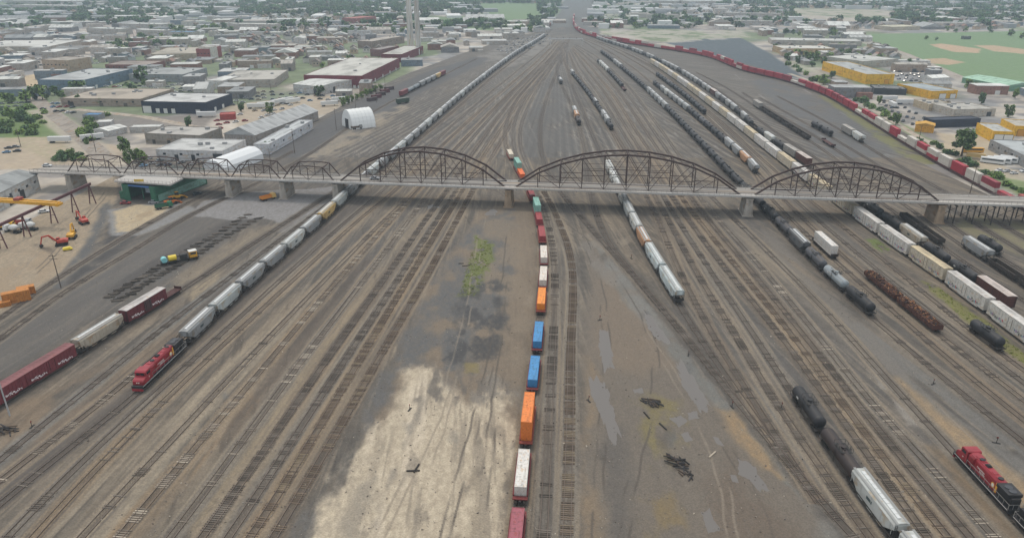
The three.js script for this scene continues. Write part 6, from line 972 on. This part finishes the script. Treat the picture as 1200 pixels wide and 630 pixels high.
lot(26, [[1086, 118], [1110, 116], [1130, 126], [1110, 124]], 0.3, 'between the yellow warehouse and the flat shops', 'cars between the right shops');
lot(14, [[1170, 200], [1200, 200], [1200, 206], [1175, 205]], 0.3, 'on the verge near the right edge', 'cars on the right verge', [0, 1]);
lot(60, [[580, 60], [600, 46], [640, 40], [645, 46], [605, 64]], 0.4, 'in the pale storage lot left of the throat', 'cars in the storage lot', [0, 1, 5, 0]);
lot(30, [[700, 10], [760, 8], [765, 20], [705, 22]], 0.4, 'in the far lot right of the throat', 'cars in the far right lot', [0, 1]);
lot(40, [[120, 100], [160, 98], [170, 108], [130, 112]], 0.3, 'in the crowded brown lot before the low grey warehouse', 'cars in the brown lot', [4, 6, 0, 2]);
lot(40, [[262, 112], [320, 106], [330, 112], [270, 124]], 0.3, 'in the tan lot above the navy warehouse', 'cars in the tan lot');
lot(30, [[160, 96], [230, 100], [228, 108], [170, 110]], 0.2, 'in the white cluttered lot behind the navy warehouse', 'cars behind the navy warehouse', [0, 0, 1, 5]);
lot(50, [[40, 68], [118, 66], [120, 76], [40, 78]], 0.2, 'in the wide car lot beyond the blue grey warehouse', 'cars in the wide lot', [0, 1, 2, 5, 0]);
car(55, 195, 0.05, 'driving on the left end of the bridge deck', null, 0, 9.25, 'car'); car(439, 210, 0.1, 'driving on the bridge through the left large truss', null, 1, 9.25, 'car'); car(100, 204, 0.1, 'driving in the shade below the left truss', null, 2, 0, 'car');
car(51, 249, 0.5, 'parked under the crane runway', null, 0); car(50, 128, 0.4, 'at the level crossing', null, 2, 0, 'car');
// trailers and buses
function trailer(u, v, turn, hex, label, group, L = 13, H = 2.7, bus) { const [x, z] = site(u, v), o = thing(bus ? 'bus' : 'trailer', label, bus ? 'bus' : 'trailer', x, 0, z, turn, group); part('body', slab(L, H, 2.5, 0, bus ? 0.5 : 1.15), mat(hex, 0.55), o); if (bus) { for (const s of [-1, 1]) part('window_band', slab(L - 1.5, 0.8, 0.06, 0, 1.9, s * 1.26), glass, o); part('windscreen', slab(0.06, 1.2, 2.2, L / 2 + 0.02, 1.6), glass, o); } for (const q of bus ? [-L * 0.28, L * 0.32] : [-L * 0.4, -L * 0.3]) part('axle', cylZ(0.5, 2.4, 12, q, 0.5, 0), tyreMat, o); if (!bus) part('landing_leg', mg([slab(0.15, 1.15, 0.15, L * 0.3, 0, 0.8), slab(0.15, 1.15, 0.15, L * 0.3, 0, -0.8)]), steelDark, o); return o; }
for (let i = 0; i < 4; i++) trailer(1163 + i * 7.6, 191.5 - i * 0.6, -0.62, '#cfd2d2', `white bus with dark windows, ${ord(i)} from the left of the four parked`, 'white buses beside the big tree', 11.5, 2.7, true);
trailer(1140, 179, -0.1, '#c9952f', 'yellow bus parked beside the big tree', null, 11, 2.6, true); trailer(1143, 186, -0.5, '#b39a66', 'tan box trailer below the yellow bus', null, 9, 2);
for (const [u, v, t, i] of [[300, 127, 0.1, 0], [312, 125, 0.5, 1], [326, 122, 0.9, 2], [335, 120, 0.9, 3], [343, 121, 0.9, 4], [268, 106, 0.05, 5], [1042, 118, 0.1, 6], [1060, 122, 0, 7], [1046, 125, 1.4, 8], [108, 164, 0.6, 9], [70, 167, 0.05, 10], [242, 137, 0.1, 11], [386, 124, 0.4, 12], [398, 119, 0.5, 13], [352, 140, 0.6, 14]]) trailer(u, v, t, i === 14 ? '#b7cf3c' : '#c6c8c7', i === 14 ? 'lime green trailer behind the long white shed' : `white box trailer ${['behind the gabled warehouse', 'second behind the gabled warehouse', 'slanting behind the gabled warehouse', 'fourth in the trailer lot', 'last in the trailer lot', 'beside the white boxy workshop', 'left in the scrapyard', 'right in the scrapyard', 'upended line in the scrapyard', 'beside the small trees at the crossing', 'on the dirt road near the crossing', 'under the navy warehouse', 'near the pale grey workshop', 'beside the lime green heaps', ''][i]}`, 'box trailers');
// machines
const digYellow = painted('#d3a12a', 0.5, 0), digRed = painted('#b1402f', 0.5, 0), digOrange = painted('#c9702a', 0.5, 1);
function excavator(u, v, turn, m, label, boomTurn = 0) { const [x, z] = site(u, v), o = thing('excavator', label, 'excavator', x, 0, z, turn); for (const s of [-1, 1]) part('crawler', prism([[-2, 0.15], [-2.2, 0.5], [-1.9, 0.9], [1.9, 0.9], [2.2, 0.5], [2, 0.15], [1.6, 0], [-1.6, 0]], 0.65).translate(0, 0, s * 1.25), tyreMat, o); part('turntable', cyl(0.8, 0.9, 0.4, 14, 0, 1.05, 0), steelDark, o); const h = part('house', mg([prism([[-2.4, 1.25], [-2.5, 2.2], [-1.2, 2.5], [1.2, 2.3], [1.3, 1.25]], 2.6, 0.1)]), m, o); part('cab', prism([[0.3, 1.3], [0.3, 3.0], [1.4, 3.0], [1.8, 2.2], [1.7, 1.3]], 1.1, 0.06).translate(0, 0, 0.75), m, h); part('cab_window', slab(0.9, 0.7, 1.14, 1.0, 2.15, 0.75), glass, h); part('boom', mg([bar([1.1, 1.8, -0.3], [3.6, 4.6, -0.3], 0.5, 0.6), bar([3.5, 4.6, -0.3], [5.9, 4.2, -0.3], 0.42, 0.5)]), m, o); part('stick', bar([5.7, 4.5, -0.3], [6.7, 1.4, -0.3], 0.36, 0.42), m, o); part('bucket', prism([[6.3, 1.5], [7.1, 1.5], [7.2, 0.6], [6.5, 0.3], [5.9, 0.7]], 1.2).translate(0, 0, -0.3), steelDark, o); part('ram', bar([2.0, 1.9, -0.3], [3.4, 3.9, -0.3], 0.18), mat('#8c8f92', 0.3, 0.6), o); return o; }
excavator(72, 287, 3.6, digRed, 'red crawler excavator with boom reaching left in the sandy contractor yard'); excavator(84, 279, 1.9, digYellow, 'yellow crawler excavator between the two red ones in the sandy yard'); excavator(98, 262, 2.4, digRed, 'red crawler excavator nearest the crane runway end');
function loader(u, v, turn, m, label) { const [x, z] = site(u, v), o = thing('wheel_loader', label, 'loader', x, 0, z, turn); part('chassis', prism([[-3, 0.8], [-3, 2.0], [-0.6, 2.1], [2.2, 1.5], [2.2, 0.8]], 2, 0.1), m, o); part('cab', slab(1.4, 1.5, 1.5, -0.2, 1.9), glass, o); part('cab_roof', slab(1.6, 0.12, 1.7, -0.2, 3.4), m, o); for (const q of [-1.8, 1.6]) for (const s of [-1, 1]) part('wheel', cylZ(0.75, 0.55, 16, q, 0.75, s * 1.1), tyreMat, o); part('lift_arm', mg([bar([1.0, 1.7, 0.6], [3.3, 0.9, 0.6], 0.25), bar([1.0, 1.7, -0.6], [3.3, 0.9, -0.6], 0.25)]), m, o); part('bucket', prism([[3.2, 1.4], [3.3, 0.2], [4.4, 0.15], [4.3, 0.35], [3.6, 0.6]], 2.6), m, o); return o; }
loader(208, 233, 0.7, digYellow, 'yellow wheel loader beside the green shop, nearer the bridge'); loader(201, 239, 0.7, digOrange, 'orange yellow wheel loader beside the green shop, nearer the camera');
function truck(u, v, turn, cabHex, bedHex, label, L = 7.5, mixer) { const [x, z] = site(u, v), o = thing('truck', label, 'truck', x, 0, z, turn); part('chassis', slab(L, 0.3, 1.0, 0, 0.75), steelDark, o); part('cab', prism([[L / 2 - 2.1, 0.8], [L / 2 - 2.1, 2.9], [L / 2 - 0.5, 2.9], [L / 2 - 0.05, 1.9], [L / 2, 0.8]], 2.3, 0.08), mat(cabHex, 0.45), o); part('windscreen', slab(0.06, 0.8, 2.0, L / 2 - 0.24, 2.0), glass, o); if (mixer) part('drum', new THREE.LatheGeometry([[0.01, -2.4], [0.7, -2.4], [1.25, -0.6], [1.2, 0.6], [0.6, 2.2], [0.01, 2.2]].map(p => new THREE.Vector2(...p)), 16).rotateZ(Math.PI / 2 - 0.2).translate(-1.0, 2.3, 0), mat(bedHex, 0.5), o); else part('bed', mg([slab(L - 2.5, 0.15, 2.4, -1.1, 1.05), slab(L - 2.5, 1.1, 0.1, -1.1, 1.1, 1.18), slab(L - 2.5, 1.1, 0.1, -1.1, 1.1, -1.18), slab(0.1, 1.1, 2.3, -L / 2 + 0.2, 1.1), slab(0.1, 1.3, 2.3, L / 2 - 2.4, 1.1)]), mat(bedHex, 0.6), o); for (const q of [-L * 0.36, -L * 0.2, L * 0.34]) part('axle', cylZ(0.5, 2.3, 14, q, 0.5, 0), tyreMat, o); return o; }
truck(192, 244, 0.6, '#2f6b4c', '#2c5c46', 'dark green truck parked at the corner of the green shop'); truck(314, 234, 0.8, '#cfae6a', '#c9822e', 'orange dump truck standing under the bridge left of the hoppers'); truck(15, 272, 2.8, '#c8cac8', '#c3c5c4', 'white concrete mixer truck nearest the left edge', 8.5, true); truck(34, 269, 2.9, '#c8cac8', '#c9cbca', 'white concrete mixer truck beside the crane runway leg', 8.5, true); truck(6, 268, 0.2, '#d6ac2d', '#d2a52c', 'yellow truck behind the white mixers'); truck(26, 264, 0.1, '#b2b5b4', '#a44436', 'grey truck with red bed behind the white mixers'); truck(418, 151, 0.6, '#8a8c8a', '#5a4a3e', 'grey truck parked before the domed shed');
car(147, 239, 0.1, 'parked before the open bay of the green shop', null, 4); car(180, 238, 0.15, 'parked at the front right of the green shop', null, 1); car(231, 228, 0.9, 'driving under the bridge between the piers', null, 2, 0, 'car');
// track machine with cyan and yellow tanks
{ const [x, z] = site(204, 308), o = thing('track_machine', 'yellow track machine with cyan tank beside the tie heaps', 'track machine', x, 0, z, 0.62); part('frame', slab(13, 0.4, 2.2, 2, 0.75), steelDark, o); part('tank', cylZ(1.0, 2.0, 16, -3.2, 2.0, 0), mat('#7fc0c4', 0.5), o); part('tank', cylX(1.05, 2.6, 16, -0.4, 2.1, 0), mat('#d6bd36', 0.5), o); part('engine', slab(2.4, 1.7, 2.0, 3.4, 1.15), painted('#2c2c2c', 0.7, 1), o); const c = part('cab', slab(2.6, 2.2, 2.3, 6.6, 1.15), digYellow, o); part('roof', slab(2.8, 0.15, 2.5, 6.6, 3.36), mat('#c9cac6', 0.6), c); part('window', slab(2.0, 0.8, 2.34, 6.6, 2.2), glass, c); for (const q of [-3, 0, 4.5, 7.4]) part('axle', cylZ(0.42, 1.7, 12, q, 0.42, 0), wheelMat, o); }
// overhead crane on its runway
{ const B = [[-26, 306], [0, 291], [31, 277], [58.5, 261], [84, 248.6], [108.5, 238.6]].map(([u, v]) => site(u, v)), rm = painted('#5a3338', 0.7, 1), o = thing('crane_runway', 'dark red overhead crane runway on A-frame legs in the sandy yard', 'crane runway'); const H = 9; const a = B[0], b = B[B.length - 1], e = 0.02, A = [a[0] - (b[0] - a[0]) * e, H, a[1] - (b[1] - a[1]) * e], E = [b[0] + (b[0] - a[0]) * e, H, b[1] + (b[1] - a[1]) * e]; part('beam', bar(A, E, 0.7, 1.1), rm, o); const L = Math.hypot(b[0] - a[0], b[1] - a[1]), nx = (b[1] - a[1]) / L, nz = -(b[0] - a[0]) / L;
  for (const [x0, z0] of B) { const t = ((x0 - a[0]) * (b[0] - a[0]) + (z0 - a[1]) * (b[1] - a[1])) / (L * L), x = a[0] + (b[0] - a[0]) * t, z = a[1] + (b[1] - a[1]) * t; const l = part('leg', bar([x + nx * 1.5, 0, z + nz * 1.5], [x + nx * 0.15, H - 0.5, z + nz * 0.15], 0.35), rm, o); part('leg', bar([x - nx * 1.5, 0, z - nz * 1.5], [x - nx * 0.15, H - 0.5, z - nz * 0.15], 0.35), rm, o); part('tie_bar', bar([x + nx * 0.9, 3.6, z + nz * 0.9], [x - nx * 0.9, 3.6, z - nz * 0.9], 0.2), rm, o); }
  const [gx, gz] = site(70, 238, 9.8), [fx, fz] = site(-22, 232, 9.8), g = thing('overhead_crane', 'yellow overhead crane girder reaching from the runway to the left edge', 'crane'); part('girder', bar([gx, 9.9, gz], [fx, 9.9, fz], 0.9, 1.3), digYellow, g); part('girder', bar([gx + 0.3, 9.9, gz + 2.2], [fx + 0.3, 9.9, fz + 2.2], 0.9, 1.3), digYellow, g); part('trolley', slab(2.4, 1, 3, (gx + fx) / 2, 10.5, (gz + fz) / 2 + 1), mat('#8a3a2c', 0.6), g); part('end_truck', slab(1.2, 0.9, 3.6, gx, 9.2, gz + 1), digYellow, g); }
shed('crane_hall', 'white walled hall with long grey roof at the left edge beside the crane', 'building', { a: [-46, 272], b: [47.5, 222], depth: 16, h: 7.6, wall: '#b4b7b6', roof: '#8e9294', ridge: 2.4, windows: 9, doors: [[0.6, 3, 4, '#33373a'], [0.75, 3, 4, '#33373a']] });
// orange steel boxes
for (const [u, v, L, H, i] of [[20, 353, 7.5, 3.6, 0], [31, 344, 5, 2.6, 1], [6, 358, 3, 1.6, 2]]) { const [x, z] = site(u, v), o = thing('steel_form', `${['largest', 'second', 'smallest'][i]} of the three orange brown steel boxes at the left edge`, 'steel box', x, 0, z, 0.62, 'orange steel boxes'); part('box', slab(L, H, 2.4), painted('#b77a35', 0.7, i), o); part('rib', mg(Array.from({ length: 6 }, (_, k) => slab(0.12, H - 0.1, 2.52, -L / 2 + 0.3 + k * (L - 0.6) / 5, 0.05))), painted('#a56c2e', 0.7, i), o); }
{ const [x, z] = site(79, 293), o = thing('plate_compactor', 'small yellow machine on the sand before the red excavator', 'machine', x, 0, z, 0.5); part('body', prism([[-1.5, 0.3], [-1.5, 1.1], [0.8, 1.3], [1.6, 0.6], [1.6, 0.3]], 1.6, 0.08), mat('#d3bd36', 0.5), o); part('roller', cylZ(0.35, 1.5, 12, 1, 0.35, 0), tyreMat, o); part('roller', cylZ(0.35, 1.5, 12, -1, 0.35, 0), tyreMat, o); }
// maintenance cars and green machine north-west
{ const [x, z] = site(472, 121), o = thing('track_crane', 'dark green boxy crane standing left of the mixed row beyond the bridge', 'crane', x, 0, z, 0.75); part('body', slab(11, 3.2, 3, 0, 0.9), painted('#3d4f42', 0.7, 1), o); part('roof', slab(11.4, 0.2, 3.3, 0, 4.1), painted('#69716a', 0.7, 1), o); for (const q of [-3.6, 3.6]) part('truck', farTruckGeo, undr, o).position.x = q; }
for (let i = 0; i < 9; i++) { const [x, z] = site(402 + i * 5.5, 124 - i * 2.4), o = tree(x, z, rr(0.55, 0.8), `bright green tree, ${ord(i)} from the left in the row above the domed shed`, 'bright trees above the domed shed', true, 3); }
for (let i = 0; i < 5; i++) { const [x, z] = site(436 + i * 5, 118 - i * 3.2), o = thing('storage_box', `dark maroon storage box, ${ord(i)} from the left below the maroon warehouse`, 'storage box', x, 0, z, 0.8, 'maroon storage boxes'); part('box', slab(9, 2.8, 2.5), painted(i % 2 ? '#5a2a31' : '#4b3d3f', 0.7, i), o); part('door', slab(0.1, 2.4, 2.2, 4.52, 0.2), painted('#6b3b40', 0.7, i), o); }
// ------------------------------------------------------------------ poles, tie heaps, puddles, debris
function pole(u, v, H, label, arms = 1, hex = '#5b5149', name = 'utility_pole') { const [x, z] = site(u, v), o = thing(name, label, 'pole', x, 0, z, rr(-0.4, 0.4)); part('shaft', cyl(0.12, 0.2, H, 8, 0, H / 2, 0), mat(hex, 0.9), o); for (let i = 0; i < arms; i++) part('crossarm', slab(2.4, 0.14, 0.14, 0, H - 0.6 - i * 1.1), mat(hex, 0.9), o); if (!arms) part('lamp_head', slab(1.1, 0.3, 0.5, 0.4, H), mat('#9a9c9d', 0.5), o); return o; }
pole(71, 337, 12, 'brown wooden utility pole beside the curved left track', 2); pole(11, 487, 17, 'tall grey lamp pole at the lower left edge', 0, '#a3a5a6', 'lamp_pole'); pole(1137, 227, 14, 'dark pole beside the curving container train near the bridge', 1);
[[345, 179, 14, 'by the long white shed'], [418, 140, 16, 'left of the domed shed'], [441, 120, 16, 'behind the domed shed'], [452, 112, 16, 'beside the maroon storage boxes'], [318, 200, 12, 'behind the fabric shelter'], [394, 152, 14, 'along the white ballast path'], [279, 128, 13, 'beside the navy warehouse'], [318, 112, 13, 'in the sandy lot'], [158, 52, 24, 'on the far left street'], [829, 30, 30, 'thin mast right of the throat'], [766, 34, 30, 'left mast right of the throat'], [895, 26, 26, 'third mast right of the throat'], [1076, 170, 12, 'behind the curving train'], [1012, 132, 12, 'at the bend of the curving train'], [112, 178, 11, 'at the level crossing'], [24, 172, 11, 'at the left edge beyond the bridge']].forEach(([u, v, H, w]) => pole(u, v, H, `thin dark pole ${w}`, H < 20 ? 1 : 0));
// tie heaps along the left cinder strip
const heapTie = slab(2.6, 0.18, 0.23), heapMats = ['#3a3530', '#4a433c', '#57514a', '#2d2a27', '#6f675e'].map(h => mat(h, 0.95));
for (let i = 0; i < 54; i++) { const t = i / 53, side = i % 2, [x, z] = site(128 + t * 166 + side * 7 + rr(-2, 2), 348 - t * 98 + side * 6), o = thing('tie_heap', `heap of dark old ties, ${ord(i)} from the near end of the cinder strip`, 'tie heap', x, 0.03, z, 0.25 + rr(-0.2, 0.2), 'heaps of old ties'); for (let k = 0; k < 8; k++) { const m = part('tie', heapTie, heapMats[Math.floor(rnd() * 5)], o); m.position.set(rr(-0.7, 0.7), Math.floor(k / 4) * 0.19, (k % 4) * 0.42 - 0.6 + rr(-0.2, 0.2)); m.rotation.y = rr(-0.16, 0.16); m.scale.x = rr(0.8, 1.35); } }
{ const piles = [[764, 472, 20, 'dark debris pile in the yellow weeds between the middle tracks'], [792, 542, 22, 'black heap of rails and ties right of the centre track'], [6, 505, 18, 'dark junk pile at the lower left edge'], [804, 558, 10, 'scattered brown sticks below the black heap'], [545, 310, 3, 'small dark debris beside the grass patch']]; const sm = ['#2b2a2a', '#3d3733', '#4c4037', '#353538'].map(h => mat(h, 0.95));
  for (const [u, v, n, l] of piles) { const [x, z] = site(u, v), o = thing('debris_pile', l, 'debris', x, 0.03, z, rr(0, 3)); for (let k = 0; k < n; k++) { const m = part('timber', heapTie, sm[k % 4], o); m.position.set(rr(-2, 2), rr(0, 0.5) * (n > 12 ? 1 : 0.2), rr(-1.4, 1.4)); m.rotation.set(rr(-0.1, 0.1), rr(-0.9, 0.9), rr(-0.12, 0.12)); m.scale.set(rr(0.5, 1.2), 1, 1); } } }
for (const [u, v, a, l] of [[758, 487, 1.9, 'upper of the two black timbers lying in the weeds'], [777, 500, 2.0, 'lower of the two black timbers lying in the weeds'], [835, 533, 0.8, 'pale stick lying beside the black heap'], [484, 552, 0.05, 'thin dark bar lying across the pale sand'], [488, 549, 1.3, 'short dark bar lying on the pale sand']]) { const [x, z] = site(u, v), o = thing('timber', l, 'timber', x, 0.03, z, a); part('beam', slab(2.8, 0.25, 0.3), mat(l.startsWith('pale') ? '#a49a8b' : '#2c2a28', 0.95), o); part('end_plate', slab(0.04, 0.27, 0.32, 1.41, -0.005), mat('#5a524a', 0.9), o); }
// switch stands beside the leads
[[740, 303], [807, 416], [916, 478], [1094, 450], [1168, 519], [703, 375], [37, 500], [858, 477], [480, 480], [690, 470]].forEach(([u, v], i) => { const [x, z] = site(u, v), o = thing('switch_stand', `small dark switch stand, ${ord(i)} of those beside the curved leads`, 'switch stand', x, 0.03, z, rr(0, 3), 'switch stands'); part('base', slab(1.6, 0.12, 0.4), steelDark, o); part('mast', slab(0.1, 1.4, 0.1), steelDark, o); part('target', slab(0.4, 0.4, 0.04, 0, 1.2, 0.06), mat('#7a2f2a', 0.6), o); });
// shallow puddles, muddy water
const mud = new THREE.MeshStandardMaterial({ color: '#625e5a', roughness: 0.4 });
function puddle(px, n = 14) { const P = sites(px), V = []; for (let i = 0; i < P.length; i++) { const a = P[i], b = P[(i + 1) % P.length]; for (let k = 0; k < n; k++) { const t = k / n; V.push([a[0] + (b[0] - a[0]) * t, a[1] + (b[1] - a[1]) * t]); } } const cx = V.reduce((s, p) => s + p[0], 0) / V.length, cz = V.reduce((s, p) => s + p[1], 0) / V.length; const S = new THREE.Shape(V.map(([x, z]) => { const k = 0.55 + 0.9 * fbm(x / 1.3, z / 1.6, 4); return new THREE.Vector2(cx + (x - cx) * k, -(cz + (z - cz) * k)); })); structure('puddle', new THREE.ShapeGeometry(S).rotateX(-Math.PI / 2).translate(0, 0.036, 0), mud); }
[[[703, 384], [712, 386], [720, 430], [708, 432], [702, 410]], [[690, 442], [706, 440], [716, 470], [726, 512], [720, 520], [704, 490], [694, 462]], [[790, 422], [800, 424], [826, 462], [832, 476], [818, 478], [800, 450]], [[752, 362], [762, 368], [784, 398], [776, 402], [762, 388]], [[868, 541], [884, 545], [898, 572], [893, 580], [878, 562], [866, 556]], [[742, 456], [752, 455], [754, 460], [744, 461]], [[786, 490], [798, 486], [806, 494], [796, 500]], [[806, 484], [816, 482], [820, 490], [808, 492]], [[798, 508], [806, 506], [812, 516], [804, 518]], [[836, 512], [842, 512], [848, 522], [840, 520]], [[500, 241], [512, 239], [516, 243], [502, 245]], [[566, 252], [578, 244], [584, 248], [580, 253]], [[822, 600], [832, 598], [846, 624], [830, 626]], [[856, 556], [862, 556], [866, 566], [858, 564]]].forEach(P => puddle(P));
// loose stones, clods and splinters strewn over the yard: nobody could count them
{ const g = new THREE.IcosahedronGeometry(0.5, 0), n = 9000, im = new THREE.InstancedMesh(g, new THREE.MeshStandardMaterial({ color: 0xffffff, roughness: 1 }), n), M = new THREE.Matrix4(), Q = new THREE.Quaternion(), E = new THREE.Euler(), C = new THREE.Color(), hues = ['#7b756d', '#8a8378', '#6a645c', '#a39b8d', '#5d5751', '#77706a'];
  for (let i = 0; i < n; i++) { let x, z; do { const d = 96 + 210 * Math.pow(rnd(), 1.3); x = rr(-0.74, 0.74) * d * 1.0; z = -d; } while (fbm(x / 7, z / 11, 3) < 0.45); E.set(rr(0, 3), rr(0, 3), rr(0, 3)); const s = 0.08 + 0.3 * Math.pow(rnd(), 4); M.compose(new THREE.Vector3(x, 0.03 + s * 0.12, z), Q.setFromEuler(E), new THREE.Vector3(s * rr(0.8, 2), s * 0.6, s * rr(0.8, 1.6))); im.setMatrixAt(i, M); im.setColorAt(i, C.set(pick(hues))); }
  im.name = 'loose_stones'; tag(im, 'loose stones and clods strewn over the yard ground', 'stones', null, 'stuff'); scene.add(im); }
{ const [x0, z0] = site(645, 52), [x1, z1] = site(683, 52.5), o = thing('signal_gantry', 'pale signal gantry spanning the tracks at the throat of the yard', 'gantry'), m = mat('#c2c5c6', 0.6); part('beam', bar([x0, 8, z0], [x1, 8, z1], 0.9, 0.9), m, o); part('leg', slab(0.6, 8, 0.6, x0, 0, z0), m, o); part('leg', slab(0.6, 8, 0.6, x1, 0, z1), m, o); for (let i = 1; i < 5; i++) part('signal_head', slab(0.6, 1.6, 0.5, x0 + (x1 - x0) * i / 5, 8.4, z0 + (z1 - z0) * i / 5), steelDark, o); }
// ------------------------------------------------------------------ shadows on, draw
scene.traverse(o => { if (o.isMesh) { o.castShadow = true; o.receiveShadow = true; } });
renderer.render(scene, camera);
